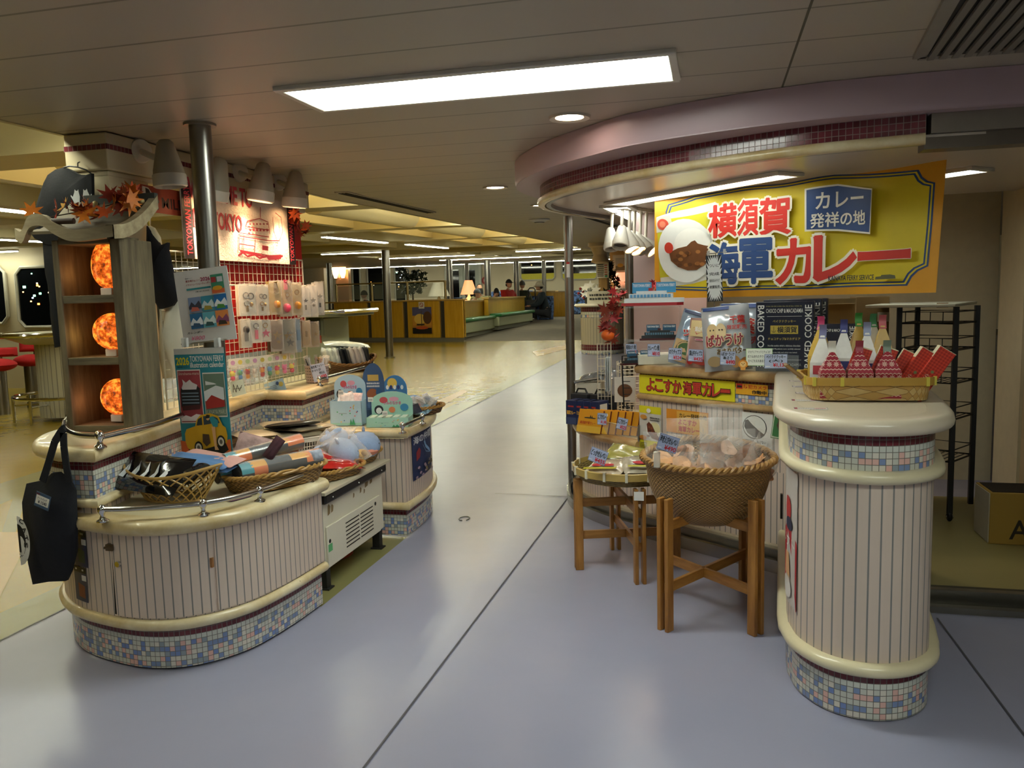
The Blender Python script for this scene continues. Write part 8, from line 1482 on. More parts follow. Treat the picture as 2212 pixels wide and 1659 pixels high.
ua, ub = upx(897, .7), upx(938, .7); a = Art(.004); W_ = ub-ua; H_ = .72; a.rect(0, H_*.66, W_, H_, '#5a5a86'); a.rect(0, H_*.3, W_, H_*.68, '#d99a3a'); a.oval(W_*.4, H_*.55, W_*.3, H_*.2, '#f0c860'); a.rect(0, 0, W_, H_*.22, '#1a1614'); a.oval(W_*.5, H_*.22, W_*.33, H_*.06, '#c85a2a'); a.oval(W_*.8, H_*.6, W_*.22, H_*.24, '#5a3a24'); a.line([(W_*.5, H_*.3), (W_*.5, H_*.85)], .02, '#5a4a3a'); a.rect(W_*.25, H_*.32, W_*.65, H_*.37, '#3a2a20')
q = pp(ua, .13); sheet('sunset_poster', 'orange sunset poster on the third panel of the ochre partition', 'poster', (*q, zb0+.24), Vector((PD.x, PD.y, 0)), (0, 0, 1), W_, H_, '#c88a3a', a, .01)
ua = upx(910, 1); a = Art(.004); a.oval(.09, .1, .06, .06, '#b8302a'); a.oval(.09, .1, .045, .045, '#e6e2d8'); a.line([(.055, .135), (.125, .065)], .014, '#b8302a'); q = pp(ua, .135); sheet('no_smoking_sign', 'small white no smoking sign above the sunset poster', 'sign', (*q, zt0-.24), Vector((PD.x, PD.y, 0)), (0, 0, 1), .18, .18, '#e6e2d8', a, .01)
# wings of the partition with green benches
GRN = mat('#1f7a3c', .4, 0, .05, 4, coat=.2)
def wing(lab, b0, b1, tops, seat, depth):
    B0, B1 = atg(*b0), atg(*b1); z0 = zf((B0.y+B1.y)/2); d = Vector((B1.x-B0.x, B1.y-B0.y)).normalized(); n_ = Vector((d.y, -d.x)); t = thing('wall_bench', lab, 'bench', (B0.x, B0.y, z0)); Lw = Vector((B1.x-B0.x, B1.y-B0.y)).length
    def W(u, w): return (B0.x+d.x*u-n_.x*w, B0.y+d.y*u-n_.y*w)
    h0 = hz(*tops[0], W(0, depth))-zf(B0.y); m = MB(OCH); m.prism([W(-.1, depth), W(Lw, depth), W(Lw, depth+.14), W(-.1, depth+.14)], z0, z0+h0); m.build('back_panel', t, world=True); m = MB(CAPW); m.prism([W(-.15, depth-.04), W(Lw+.05, depth-.04), W(Lw+.05, depth+.2), W(-.15, depth+.2)], z0+h0, z0+h0+.05); m.build('cap', t, world=True)
    hs = hz(*seat, W(0, .1))-zf(B0.y); m = MB(PG); m.prism([W(0, .1), W(Lw*.98, .1), W(Lw*.98, depth), W(0, depth)], z0+.12, z0+hs-.1); m.build('bench_box', t, world=True, bev=.03); m = MB(mat('#8a8a78', .5)); m.prism([W(.1, .18), W(Lw*.96, .18), W(Lw*.96, depth), W(.1, depth)], z0, z0+.12); m.build('plinth', t, world=True)
    m = MB(GRN); m.prism([W(-.02, .02), W(Lw, .02), W(Lw, depth), W(-.02, depth)], z0+hs-.1, z0+hs); m.build('seat_cushion', t, world=True, bev=.04)
wing('nearer bench with green cushion against the ochre partition wing', (1006, 735), (1082, 714), ((1006, 657), (1082, 648)), (1008, 692), .42)
wing('further bench with green cushion at the end of the ochre partition', (1086, 716), (1158, 697), ((1086, 648), (1146, 642)), (1088, 680), .42)
# poles
for px, pb, pt, lab, r_ in ((842, 773, 531, 'standing on the ochre floor before the partition', .085), (718, 722, 553, 'left behind the glass rail', .09), (975, 712, 541, 'right of the white lampshade', .11), (1012, 690, 560, 'before the far doors', .09), (1056, 702, 545, 'behind the nearer green bench, thickest', .12), (1118, 690, 549, 'behind the further green bench', .11), (1177, 685, 553, 'before the window with the yellow band', .09)):
    p = atg(px, pb); t = thing('steel_pole', 'saloon steel pole '+lab, 'pole', p, 0, 'saloon poles'); m = MB(POLE); m.cyl((0, 0, 0), (0, 0, 2.33 if px != 1 else 2), r_, None, 16); m.build('tube', t)
    m = MB(STEEL); m.cyl((0, 0, 0), (0, 0, .03), r_*1.4, None, 16); m.build('foot_ring', t)
def table_lamp(lab, px, pb, pt, wpx, y, lit, c):
    P = aty(px, pb, y); d = (P-Vector((0, 0, EYE))).length/F_PX; Hh = (pb-pt)*d; W_ = wpx*d/2; t = thing('table_lamp', lab, 'lamp', (P.x, P.y, P.z-.45)); m = MB(emit(c, .9, 'glowing_shade') if lit else mat('#d9d4bf', .7)); m.lathe([(W_, .45), (W_*.45, .45+Hh)], 24); m.build('lamp_shade', t); m = MB(emit('#ffb060', .8, 'glowing_base') if lit else mat('#c9c0a8', .4)); m.lathe([(.12, 0), (.2, .1), (.2, .22), (.06, .36), (.03, .45)], 18); m.build('lamp_base', t); m = MB(OCH); m.box(-.5, -.5, -(P.z-.45-zf(y)), .5, .5, -.01); tag(m.build('lamp_cabinet', None), 'ochre cabinet under the '+('glowing orange' if lit else 'white unlit')+' table lamp', 'cabinet').location = (P.x, P.y, P.z-.45)
table_lamp('white unlit table lamp behind the end of the glass rail', 948, 640, 611, 48, 24.2, False, '#fff'); table_lamp('glowing orange table lamp before the far doors', 1013, 636, 606, 36, 29.5, True, '#ff9a50')
# armchairs and low tables
s = N('blue_flower_fabric'); nz = s.noise(9, 5, rough=.7); rp = s.t.nodes.new('ShaderNodeValToRGB'); e = rp.color_ramp.elements; e[0].color = srgb('#141c34'); e[0].position = .42; e[1].color = srgb('#5a78ac'); e[1].position = .62; s.l(nz, rp.inputs[0]); s.l(rp.outputs[0], s.b.inputs['Base Color']); s.b.inputs['Roughness'].default_value = .9; FAB = s.m
def tub(lab, px, pb, pt, wpx, rz):
    p = atg(px, pb); d = p.length/F_PX; W_ = wpx*d; H_ = (pb-pt)*d; t = thing('tub_chair', lab, 'armchair', p, R(rz), 'blue patterned tub chairs'); m = MB(FAB); m.lathe([(W_*.46, 0), (W_*.5, H_*.5), (W_*.5, H_*.92), (W_*.47, H_), (W_*.38, H_*.98), (W_*.36, H_*.45)], 24, a0=0, a1=PI*1.35); m.build('curved_back', t); m = MB(FAB); m.lathe([(0, H_*.45), (W_*.4, H_*.45), (W_*.42, H_*.38), (W_*.42, .0)], 24); m.build('seat', t)
tub('blue patterned tub chair with its round back to the aisle', 1177, 690, 640, 40, -70); tub('blue patterned tub chair behind the nearer bench', 985, 690, 643, 34, 40); tub('blue patterned tub chair in the shade behind the luggage handle', 1150, 685, 640, 26, 200)
for px0, px1, pb, pt, lab in ((1195, 1226, 684, 632, 'ochre side cabinet behind the round blue tub chair'), (1146, 1195, 685, 632, 'long ochre shelf behind the lounge seats')):
    p, q = atg(px0, pb), atg(px1, pb); h_ = hz(px0, pt, p)-zfl(p); t = thing('side_cabinet', lab, 'cabinet', p); m = MB(OCH); m.box(p.x, p.y, zfl(p), q.x, p.y+.6, zfl(p)+h_); m.build('cabinet_body', t, world=True); m = MB(CAPW); m.box(p.x-.05, p.y-.05, zfl(p)+h_, q.x+.05, p.y+.65, zfl(p)+h_+.05); m.build('worktop', t, world=True)
for px0, px1, y, lab in ((1060, 1150, 35, 'left'), (1150, 1300, 36, 'right')):
    a_, b_ = aty(px0, 640, y), aty(px1, 640, y); t = thing('sofa', 'long dark blue patterned sofa back under the far windows, '+lab, 'sofa', (a_.x, y, zf(y))); m = MB(FAB); m.box(a_.x, y, zf(y)+.4, b_.x, y+.25, hz(px0, 630, a_)); m.build('backrest', t, world=True, bev=.06); m = MB(FAB); m.box(a_.x, y-.6, zf(y), b_.x, y, zf(y)+.45); m.build('seat', t, world=True, bev=.05)
# people
def skin_geo(pts, edges, radii, sub=1):
    me = bpy.data.meshes.new('figure'); me.from_pydata(pts, edges, []); o = bpy.data.objects.new('figure', me); COL.objects.link(o); md = o.modifiers.new('s', 'SKIN'); md.use_smooth_shade = True
    for i, r_ in enumerate(radii): me.skin_vertices[0].data[i].radius = (r_, r_)
    me.skin_vertices[0].data[0].use_root = True
    if sub: o.modifiers.new('u', 'SUBSURF').levels = sub
    e = bpy.data.meshes.new_from_object(o.evaluated_get(bpy.context.evaluated_depsgraph_get())); V_, F_ = [tuple(v.co) for v in e.vertices], [tuple(p.vertices) for p in e.polygons]; bpy.data.objects.remove(o); bpy.data.meshes.remove(me); bpy.data.meshes.remove(e); return V_, F_
SKINM = mat('#b98a6c', .55, 0, .05, 12)
def person(lab, loc, rz, sc, top, legc, head='hair', hc='#15120f', lean=.0, hand_up=False, head_turn=0):
    """seated figure facing +x before rotation"""
    t = thing('person', lab, 'person', loc, R(rz)); t.scale = (sc, sc, sc); L = lean
    J = {'pel': (0, 0, .50), 'sp': (.01+L*.3, 0, .68), 'ch': (.0+L*.7, 0, .9), 'nk': (.0+L, 0, 1.04), 'hd': (.02+L*1.1, 0, 1.1)}
    for s_, k in ((1, 'l'), (-1, 'r')):
        J['sh'+k] = (L*.85, .19*s_, .97); J['el'+k] = (.1+L, .25*s_, .72); J['wr'+k] = (.32+L, .14*s_, .68); J['kn'+k] = (.44, .12*s_, .52); J['an'+k] = (.46, .12*s_, .09); J['to'+k] = (.62, .13*s_, .04); J['hp'+k] = (.02, .1*s_, .49)
    if hand_up: J['elr'] = (.24+L, -.18, .78); J['wrr'] = (.16+L, -.06, 1.05)
    def geo(names, ed, rad, sub=1): idx = {n: i for i, n in enumerate(names)}; return skin_geo([J[n] for n in names], [(idx[a], idx[b]) for a, b in ed], rad, sub)
    b = MB(SKINM); nm = ['pel', 'sp', 'ch', 'nk', 'hd', 'shl', 'ell', 'wrl', 'shr', 'elr', 'wrr', 'hpl', 'knl', 'anl', 'tol', 'hpr', 'knr', 'anr', 'tor']
    ed = [('pel', 'sp'), ('sp', 'ch'), ('ch', 'nk'), ('nk', 'hd'), ('ch', 'shl'), ('shl', 'ell'), ('ell', 'wrl'), ('ch', 'shr'), ('shr', 'elr'), ('elr', 'wrr'), ('pel', 'hpl'), ('hpl', 'knl'), ('knl', 'anl'), ('anl', 'tol'), ('pel', 'hpr'), ('hpr', 'knr'), ('knr', 'anr'), ('anr', 'tor')]
    b.mesh(*geo(nm, ed, [.12, .11, .13, .055, .05, .06, .045, .03, .06, .045, .03, .08, .06, .04, .03, .08, .06, .04, .03]))
    hc_ = Vector((.035+L*1.15, 0, 1.215)); T = Matrix.Rotation(R(head_turn), 3, 'Z')
    b.ball(hc_, (.093, .075, .118), 18, 12, T); b.ball(hc_+T@Vector((.03, 0, -.06)), (.06, .055, .055), 14, 10, T); b.ball(hc_+T@Vector((.098, 0, -.015)), (.018, .012, .02), 8, 6, T)
    for s_ in (1, -1): b.ball(hc_+T@Vector((.0, .077*s_, -.01)), (.016, .008, .028), 8, 6, T)
    b.mat(mat('#20180f', .4)); [b.ball(hc_+T@Vector((.084, .03*s_, .012)), (.008, .013, .006), 8, 6, T) for s_ in (1, -1)]; b.mat(mat('#8a4a44', .5)); b.ball(hc_+T@Vector((.083, 0, -.062)), (.008, .024, .006), 8, 6, T); b.mat(SKINM)
    for k, s_ in (('wrl', 1), ('wrr', -1)):
        w_ = Vector(J[k]); up = hand_up and k == 'wrr'; dv = Vector((-.2, .1, 1)).normalized() if up else Vector((1, -.2*s_, -.1)).normalized(); sd = dv.cross(Vector((1, 0, 0) if up else (0, 0, 1))).normalized(); b.ball(w_+dv*.04, (.04, .032, .028) if not up else (.026, .03, .042), 10, 8)
        for f in range(5): q = w_+dv*(.055 if f else .03)+sd*(.016*(f-2.3) if f else -.036); e_ = q+dv*(.07-.008*abs(f-2.5) if f else .035)+sd*(-.02 if f == 0 else 0); b.tube([q, (q+e_)/2+Vector((0, 0, .006)), e_-Vector((0, 0, .01))], [.010, .009, .007], 6)
    b.build('body', t, 60)
    j = MB(mat(top, .85, 0, .12, 25, .2)); nm2 = ['pel', 'sp', 'ch', 'nk', 'shl', 'ell', 'wrl', 'shr', 'elr', 'wrr']; j.mesh(*geo(nm2, [e_ for e_ in ed if e_[0] in nm2 and e_[1] in nm2], [.16, .16, .175, .085, .095, .075, .052, .095, .075, .052])); j.build('jacket', t, 60)
    l = MB(mat(legc, .85, 0, .1, 20)); nm3 = ['pel', 'hpl', 'knl', 'anl', 'hpr', 'knr', 'anr']; l.mesh(*geo(nm3, [e_ for e_ in ed if e_[0] in nm3 and e_[1] in nm3], [.14, .1, .078, .06, .1, .078, .06])); l.build('trousers', t, 60)
    for s_ in (1, -1): m = MB(mat('#1c1a18', .6)); m.ball((.54, .125*s_, .045), (.13, .05, .045), 12, 8); m.build('shoe', t)
    h_ = MB(mat(hc, .8, 0, .2, 40, .3)); M3 = T
    def cap_(r_, v1, dz=0, back=0): h_.grid(lambda u, v: hc_+M3@Vector((r_[0]*math.sin(v*v1)*math.cos(u*2*PI)-back*v*v*(1 if math.cos(u*2*PI) < 0 else -.6), r_[1]*math.sin(v*v1)*math.sin(u*2*PI), dz+r_[2]*math.cos(v*v1)-(.10 if head == 'long' and math.cos(u*2*PI) < .25 else 0)*v)), 22, 8, True)
    cap_((.105, .087, .13), 1.75 if head in ('hair', 'long') else 1.45, .004, .015 if head in ('hair', 'long') else 0)
    h_.build('hair' if head in ('hair', 'long') else 'hat', t, 60)
    if head == 'cap': m = MB(mat(hc, .8)); m.grid(lambda u, v: hc_+M3@Vector((.075+.1*v*math.cos((u-.5)*2), .08*math.sin((u-.5)*2.6), .045-.02*v)), 8, 3); m.build('hat_brim', t)
    if head == 'bucket': m = MB(mat(hc, .8)); m.lathe([(.1, .03), (.16, -.012), (.165, -.016), (.1, .022)], 24, tuple(hc_)); m.build('hat_brim', t)
    if head in ('cap', 'bucket', 'beanie'): m = MB(mat('#2a241f', .8)); m.ball(hc_+M3@Vector((-.035, 0, -.03)), (.07, .078, .06), 12, 8, M3); m.build('hair', t)
    return t
PZ = 1.30
def seat_at(px, pt, y, sc=PZ, hat=0): P = aty(px, pt, y); return (P.x, P.y, P.z-1.345*sc)
person('person in grey blue knit hat and pale blue jacket bending over behind the near bench', seat_at(1014, 624, 26.2), 10, PZ, '#7f97a4', '#2a2c30', 'beanie', '#4a5058', .14, False, -20)
person('person with long black hair seen from behind in an olive jacket', seat_at(1037, 620, 27), 120, PZ*1.06, '#6f6a45', '#2a2a2a', 'long', '#0f0d0c', .02)
person('person with black fringe in a light blue top raising a hand to the mouth', seat_at(1072, 622, 29.6), -75, PZ, '#8fa4b4', '#30323a', 'long', '#14100e', .03, True)
person('person in red puffer jacket and black cap facing right', seat_at(1097, 608, 31), -25, PZ*1.05, '#b5281f', '#202228', 'cap', '#1c1a1c', .0)
person('grey haired person in dark green coat seen from behind next to a pole', seat_at(1126, 610, 33), 75, PZ*1.05, '#333a2a', '#202020', 'hair', '#5a5a56', .02)
person('person in cream bucket hat and dark jacket leaning forward in the blue tub chair', seat_at(1178, 615, 30.5), 200, PZ*1.08, '#1c2830', '#24262c', 'bucket', '#c9c0aa', .12)
person('dark silhouetted person behind the glass rail on the left', seat_at(790, 627, 31), 200, PZ, '#1c1a1a', '#1a1a1a', 'hair', '#120f0e', .02)
p = atg(1149, 690); t = thing('suitcase', 'black suitcase with a tall arched handle beside the end of the further bench', 'suitcase', p); hh = hz(1146, 622, p)-p.z; m = MB(BLACK); m.box(-.22, -.14, .06, .22, .14, hh*.62); m.build('shell', t, bev=.04); m = MB(BLACK); m.tube([(-.12, 0, hh*.6), (-.12, 0, hh*.95), (-.05, 0, hh), (.1, 0, hh), (.16, 0, hh*.94), (.16, 0, hh*.6)], .025, 8); m.build('pull_handle', t); [MB(BLACK).cyl((x, -.1, .05), (x, .1, .05), .05, None, 10).build('wheel', t) for x in (-.16, .16)]
# plant, sconces, life sign on the far wall
p = aty(892, 640, 33); t = thing('potted_plant', 'dark leafy potted tree before the far wall behind the glass rail', 'plant', (p.x, 33, zf(33))); m = MB(mat('#4a3624', .8)); m.cyl((0, 0, .3), (0, 0, 1.5), .05, .03, 8); m.build('trunk', t); m = MB(mat('#6a5a48', .6)); m.lathe([(.22, 0), (.28, .4), (.25, .4), (.2, .3), (0, .3)], 18); m.build('pot', t); m = MB(); R_ = random.Random(5); LG = [mat('#1e2a16', .6), mat('#26331b', .6)]
for i in range(240): v = Vector((R_.uniform(-.5, .5), R_.uniform(-.5, .5), 1.65+R_.uniform(-.5, .5))); leaf_geo(m, v, .13, Matrix.Rotation(R_.uniform(0, 6), 3, (R_.uniform(-1, 1), R_.uniform(-1, 1), .3)), LG[i % 2], 4)
m.build('foliage', t, 80)
for px, y, lab in ((735, 33, 'on the lit wall left of the far windows'),):
    p = aty(px, 585, y); t = thing('wall_sconce', 'warm glowing wall sconce '+lab, 'wall lamp', p); m = MB(mat('#c9b890', .3, .8)); m.box(-.1, 0, -.3, .1, .1, .3); m.build('back_plate', t)
    for dx in (-.18, .16): m = MB(emit('#ffc88a', 5, 'sconce_glow')); m.lathe([(.06, -.32), (.13, -.1), (.15, .3)], 14, (dx, -.1, 0)); m.build('glass_shade', t)
    l = bpy.data.lights.new('sconce_bulb', 'POINT'); l.energy = 60; l.color = (1, .7, .4); l.shadow_soft_size = .1; o = bpy.data.objects.new('sconce_bulb', l); COL.objects.link(o); o.parent = t; o.location = (0, -.4, .3)
    t = thing('copper_column', 'copper panelled column running up from the wall sconce', 'column', (p.x, y+.12, zf(y))); m = MB(mat('#a8805a', .3, .6)); m.box(-.3, .02, 0, .3, .3, 2.3); m.build('column_body', t)
p = aty(1049, 606, 37.94); t = thing('life_ring_sign', 'round dark red sign right of the far doors', 'sign', p); m = MB(mat('#8a1f1c', .5)); m.cyl((0, 0, 0), (0, .05, 0), .2, None, 20); m.build('disc', t); m = MB(mat('#d8cfc4', .5)); m.box(-.09, -.005, -.06, .09, 0, .06); m.build('white_mark', t)
ew = MB(mat('#a9a48c', .55)); a_, b_ = aty(640, 600, 33.2), aty(700, 600, 33.2); ew.box(-25.9, 33.2, .4, b_.x, 33.5, 3.0); structure('wall_lounge', ew)
# bar table and red stools on the left
RVEL = mat('#b3191c', .85, 0, .06, 30); bt_ = atg(152, 903); t = thing('round_bar_table', 'round bar table with chrome rim and fluted pedestal left of the wooden shelf', 'table', bt_); hh = hz(100, 718, bt_)-bt_.z; m = MB(beadboard('#b9b6a4', .06)); Pp = [(.34*math.cos(q), .34*math.sin(q)) for q in [2*PI*i/28 for i in range(28)]]; m.wall(Pp, .05, hh-.12, True); m.build('fluted_pedestal', t); m = MB(mat('#bdb7a2', .3)); m.lathe([(0, hh), (.68, hh), (.70, hh-.04), (.45, hh-.14), (.3, hh-.15)], 32); m.build('table_top', t); m = MB(CHROME); m.tube([(.74*math.cos(q), .74*math.sin(q), hh-.02) for q in [2*PI*i/32 for i in range(32)]], .03, 8, True); m.build('chrome_rim', t)
m = MB(CHROME); m.tube([(.62*math.cos(q), .62*math.sin(q), .32) for q in [2*PI*i/32 for i in range(32)]], .022, 8, True)
for i in range(8): q = 2*PI*i/8; m.cyl((.62*math.cos(q), .62*math.sin(q), 0), (.62*math.cos(q), .62*math.sin(q), .32), .018, None, 8); m.cyl((.34*math.cos(q), .34*math.sin(q), .22), (.62*math.cos(q), .62*math.sin(q), .22), .012, None, 6)
m.build('foot_rail', t)
def stool(lab, px, pb, ps, pbk, w_, rz):
    p = atg(px, pb); d = p.length/F_PX; hs = hz(px, ps, p)-p.z; hb = hz(px, pbk, p)-p.z; W_ = w_*d; t = thing('bar_stool', lab, 'stool', p, R(rz), 'red bar stools'); m = MB(POLE); m.cyl((0, 0, 0), (0, 0, hs-.05), .09, None, 16); m.build('column', t); m = MB(RVEL); m.ball((0, 0, hs-.02), (W_*.5, W_*.46, .09), 20, 10); m.build('seat', t); m = MB(RVEL); pillow(m, W_*.95, (hb-hs)*.62, .14, 3, Matrix.Translation((0, W_*.5, hs+(hb-hs)*.68))@Matrix.Rotation(PI/2-.15, 4, 'X'), 10, .03, 6); m.build('backrest', t); m = MB(CHROME); m.tube([(0, W_*.3, hs-.03), (0, W_*.52, hs), (0, W_*.55, hs+(hb-hs)*.6)], .03, 8); m.build('back_bracket', t)
stool('red velvet bar stool beside the round table, its whole backrest in view', 74, 878, 775, 737, 56, 25); stool('red velvet bar stool cut by the left picture edge', 6, 895, 785, 752, 62, 40)
for px, lab, c in ((12, 'grey patterned armchair behind the red stools', '#4a4650'), (55, 'maroon patterned armchair behind the red stools', '#5a2230')):
    p = atg(px, 815 if px < 20 else 800); t = thing('armchair', lab, 'armchair', p, R(30)); m = MB(mat(c, .9, 0, .3, 12)); m.box(-.4, -.3, .1, .4, .4, .5); m.build('seat', t, bev=.06); m = MB(mat(c, .9, 0, .3, 12)); m.box(-.4, .3, .1, .4, .5, 1.15); m.build('backrest', t, bev=.06)
# green bar counter behind the island
A_, B_ = aty(560, 700, 9.6), aty(733, 668, 9.6); zt_ = B_.z; t = thing('bar_counter', 'pale green bar counter with a chrome rim behind the wire grid', 'counter', (B_.x-1, 9.6, zf(9.6))); BC = mat('#a6ab92', .45, 0, .04, 2); m = MB(BC); m.box(A_.x, 9.75, zf(9.6), B_.x-.35, 10.6, zt_-.12); m.build('counter_body', t, world=True, bev=.01); m = MB(mat('#9aa08c', .3)); m.prism([(A_.x, 9.55), (B_.x-.1, 9.55), (B_.x, 9.7), (B_.x, 10.7), (A_.x, 10.7)], zt_-.1, zt_-.04); m.build('worktop', t, world=True, bev=.01); m = MB(CHROME); m.tube([(A_.x, 9.5, zt_-.03), (B_.x-.1, 9.5, zt_-.03), (B_.x+.04, 9.62, zt_-.03), (B_.x+.04, 10.7, zt_-.03)], .03, 8); m.build('chrome_rim', t, world=True)
q = aty(684, 705, 9.74); m = MB(mat('#6f7464', .5)); m.box(q.x-.14, 9.73, q.z-.12, q.x+.1, 9.745, q.z+.2); m.mat(mat('#3a3d36', .4)); m.box(q.x-.1, 9.725, q.z-.05, q.x+.06, 9.735, q.z+.16); m.build('recessed_panel', t, world=True); q = aty(688, 731, 9.74); m = MB(mat('#b8482c', .5)); m.box(q.x-.06, 9.73, q.z-.06, q.x+.04, 9.745, q.z+.07); m.build('orange_sticker', t, world=True)
# second kiosk far right
kp = atg(1302, 762); t = thing('round_counter', 'round beadboard counter with mosaic band under the white flowers, far behind the kiosk pole', 'counter', kp); hk = hz(1302, 655, kp)-kp.z; rk = 46*kp.length/F_PX; Pk = [(rk*math.cos(q), rk*math.sin(q)) for q in [2*PI*i/36 for i in range(36)]]
m = MB(beadboard('#b8ae98', .07)); m.wall(Pk, .2, hk-.3, True); m.build('beadboard_panel', t); m = MB(mosaic(.06)); m.wall(Pk, hk-.3, hk-.05, True); m.build('tile_band', t); m = MB(mosaic(.06)); m.wall(Pk, 0, .2, True); m.build('tile_base', t); m = MB(mat('#d8d2c2', .4)); m.lathe([(0, hk), (rk*1.25, hk), (rk*1.3, hk-.04), (rk*1.2, hk-.07), (rk, hk-.07)], 36); m.build('counter_top', t)
kz = kp.z+hk; 
def kx(px, dy=-.2): return aty(px, 640, kp.y+dy)
t = thing('flower_pot', 'white artificial flowers with red berries on the round far counter', 'flowers', (kx(1276).x, kp.y-.2, kz)); m = MB(mat('#27351f', .7)); R_ = random.Random(2)
for i in range(30): leaf_geo(m, Vector((R_.gauss(0, .13), R_.gauss(0, .1), .2+R_.gauss(0, .08))), .12, Matrix.Rotation(R_.uniform(0, 6), 3, (R_.uniform(-1, 1), 1, .3)), mat('#27351f', .7), 4)
m.build('leaves', t, 80); m = MB(WHITE); [leaf_geo(m, Vector((R_.uniform(-.14, .14), -.12+R_.uniform(-.05, .05), .28+R_.uniform(-.08, .12))), .11, Matrix.Rotation(1.2, 3, 'X'), WHITE, 5) for i in range(7)]; m.build('blossoms', t, 80); m = MB(mat('#8a1f24', .5)); [m.ball((R_.uniform(-.25, .25), -.15, R_.uniform(.1, .4)), .03, 8, 6) for i in range(6)]; m.build('berries', t); m = MB(mat('#3a342c', .6)); m.cyl((0, 0, 0), (0, 0, .12), .12, .14, 14); m.build('pot', t)
a = Art(.004); a.scribble(.05, .06, .8, .22, 2, '#3a3a38', 4); q = kx(1268, -.45); sheet('counter_sign', 'white lettered sign strip standing on the round far counter', 'sign', (q.x, kp.y-.45, kz), (1, 0, 0), (0, .1, 1), .85, .26, '#dcd9cc', a, .01)
m = MB(BLACK); q = kx(1305, -.4); m.box(q.x-.06, kp.y-.4, kz, q.x+.06, kp.y-.35, kz+.25); tag(m.build('black_box', None), 'small black box at the right end of the sign strip on the round far counter', 'box')
for i, (px, c) in enumerate(((1290, '#d8b04a'), (1300, '#e2ddd2'), (1312, '#e0d8d0'))): pack('wrapped_bread', 'wrapped bun on the round far counter, '+('left yellowish', 'middle white', 'right white')[i], 'bread', (kx(px, -.1).x, kp.y-.1, kz+.08), (.3, .26, .16), (0, 0, R(40*i)), mat(c, .5, 0, .15, 15, .2), 190+i)
pw_ = kp+Vector((.02, .5, 0)); q = aty(1303, 640, kp.y+.6); t = thing('wooden_pillar', 'wooden pillar with a white menu poster behind the round far counter', 'pillar', (q.x, q.y, zf(q.y))); m = MB(wood('#8a6a3c', '#b08c56', 'pillar_wood', (6, 6, .7), 2, .5, .05)); wdt = 17*q.y/F_PX*.55; m.box(-wdt, 0, 0, wdt, .3, 2.3); m.build('shaft', t)
a = Art(.004); A_ = aty(1289, 601, kp.y+.55); B_ = aty(1315, 601, kp.y+.55); W_ = B_.x-A_.x; H_ = aty(1290, 568, kp.y+.55).z-A_.z; a.scribble(W_*.08, H_*.08, W_*.6, H_*.95, 7, '#3a3634', 6); [a.rect(W_*.66, H_*(.2+.15*i), W_*.9, H_*(.26+.15*i), '#c84a4a') for i in range(5)]; a.oval(W_*.8, H_*.12, W_*.12, H_*.08, '#4a9a7a'); sheet('menu_poster', 'white menu poster with red prices on the wooden pillar', 'poster', A_, (1, 0, 0), (0, 0, 1), W_, H_, '#dcdad2', a, .01)
t = thing('shell_bracket', 'pale scalloped bracket on top of the wooden pillar', 'bracket', aty(1296, 550, kp.y+.4)); m = MB(mat('#c9b294', .5)); m.lathe([(.06, -.2), (.2, -.16), (.14, .0), (.2, .15), (.26, .18), (.26, .3)], 20); m.build('bracket_body', t)
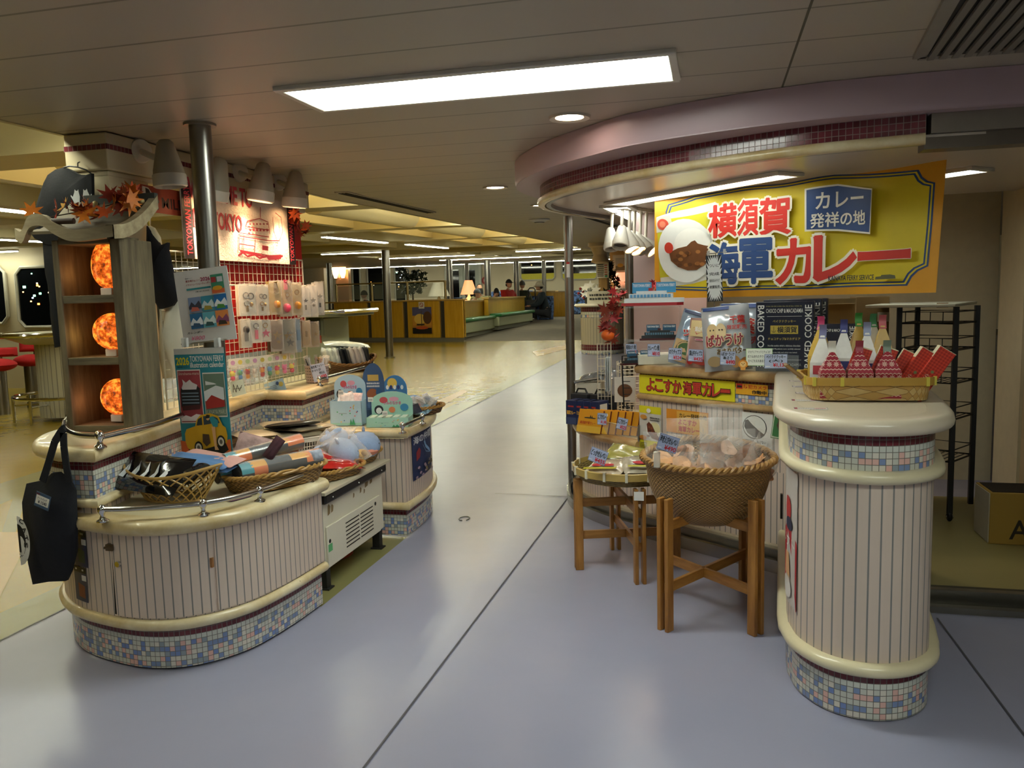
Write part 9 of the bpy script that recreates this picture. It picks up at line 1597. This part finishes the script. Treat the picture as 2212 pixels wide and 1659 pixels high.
q = aty(1345, 650, 21.5); t = thing('wall_screen', 'ochre and orange lit screen wall behind the second lamp', 'wall panel', (q.x, 21.5, zf(21.5))); a0, a1 = aty(1318, 600, 21.5), aty(1400, 600, 21.5); m = MB(mat('#b8884a', .5, 0, .05, 2)); m.box(a0.x, 21.5, zf(21.5), a1.x, 21.7, zf(21.5)+2.35); m.build('panel_body', t, world=True); m = MB(OCH); zz = aty(1343, 632, 21).z-.07; m.box(a0.x+.2, 21.3, zf(21.5), a1.x, 21.5, zz); m.build('ochre_base', t, world=True)
A_, B_ = aty(1324, 592, 21.4), aty(1356, 550, 21.4); t = thing('framed_picture', 'framed landscape picture above the orange lamp behind the far counter', 'picture', A_); a = Art(.004); W_, H_ = B_.x-A_.x, B_.z-A_.z; m = MB(mat('#b7a78c', .5)); m.box(0, 0, 0, W_, .05, H_); m.build('frame', t); a.rect(W_*.18, H_*.18, W_*.84, H_*.84, '#8f8a7a'); a.rect(W_*.18, H_*.18, W_*.84, H_*.42, '#5a5232'); a.oval(W_*.5, H_*.45, W_*.2, H_*.1, '#a8842c'); m = MB(); a.into(m, frame_of((0, -.002, 0), (1, 0, 0), (0, 0, 1))); m.build('painting', t)
P = aty(1343, 632, 21); d = 21/F_PX; t = thing('table_lamp', 'pink shaded table lamp with a white vase base under the framed picture', 'lamp', (P.x, 21, P.z-.02)); m = MB(emit('#ff9a70', .9, 'glowing_shade')); m.lathe([(.26, .3), (.14, .53)], 20); m.build('lamp_shade', t); m = MB(WHITE); m.lathe([(.08, -.05), (.17, .12), (.15, .2), (.05, .3)], 18); m.build('lamp_base', t)
q = aty(1318, 640, kp.y+1.2); t = thing('christmas_tree', 'small dark green artificial tree with red ornaments right of the wooden pillar', 'tree', (q.x+.02, q.y, zf(q.y)+1)); m = MB(); R_ = random.Random(3)
for i in range(160): h_ = R_.random(); r_ = .42*(1-h_)*R_.uniform(.6, 1); q_ = R_.uniform(0, 6.28); leaf_geo(m, Vector((r_*math.cos(q_), r_*math.sin(q_), h_*.95)), .09, Matrix.Rotation(R_.uniform(0, 6), 3, (R_.uniform(-1, 1), 1, .3)), LG[i % 2], 4)
m.build('branches', t, 80); m = MB(mat('#a8242c', .4)); [m.ball((.3*math.cos(k*2.1)*(1-k*.12), -.3*(1-k*.12), .15+.13*k), .035, 8, 6) for k in range(6)]; m.build('ornaments', t); m = MB(mat('#3a2a1a', .8)); m.cyl((0, 0, -1), (0, 0, .1), .04, None, 8); m.build('stem', t)
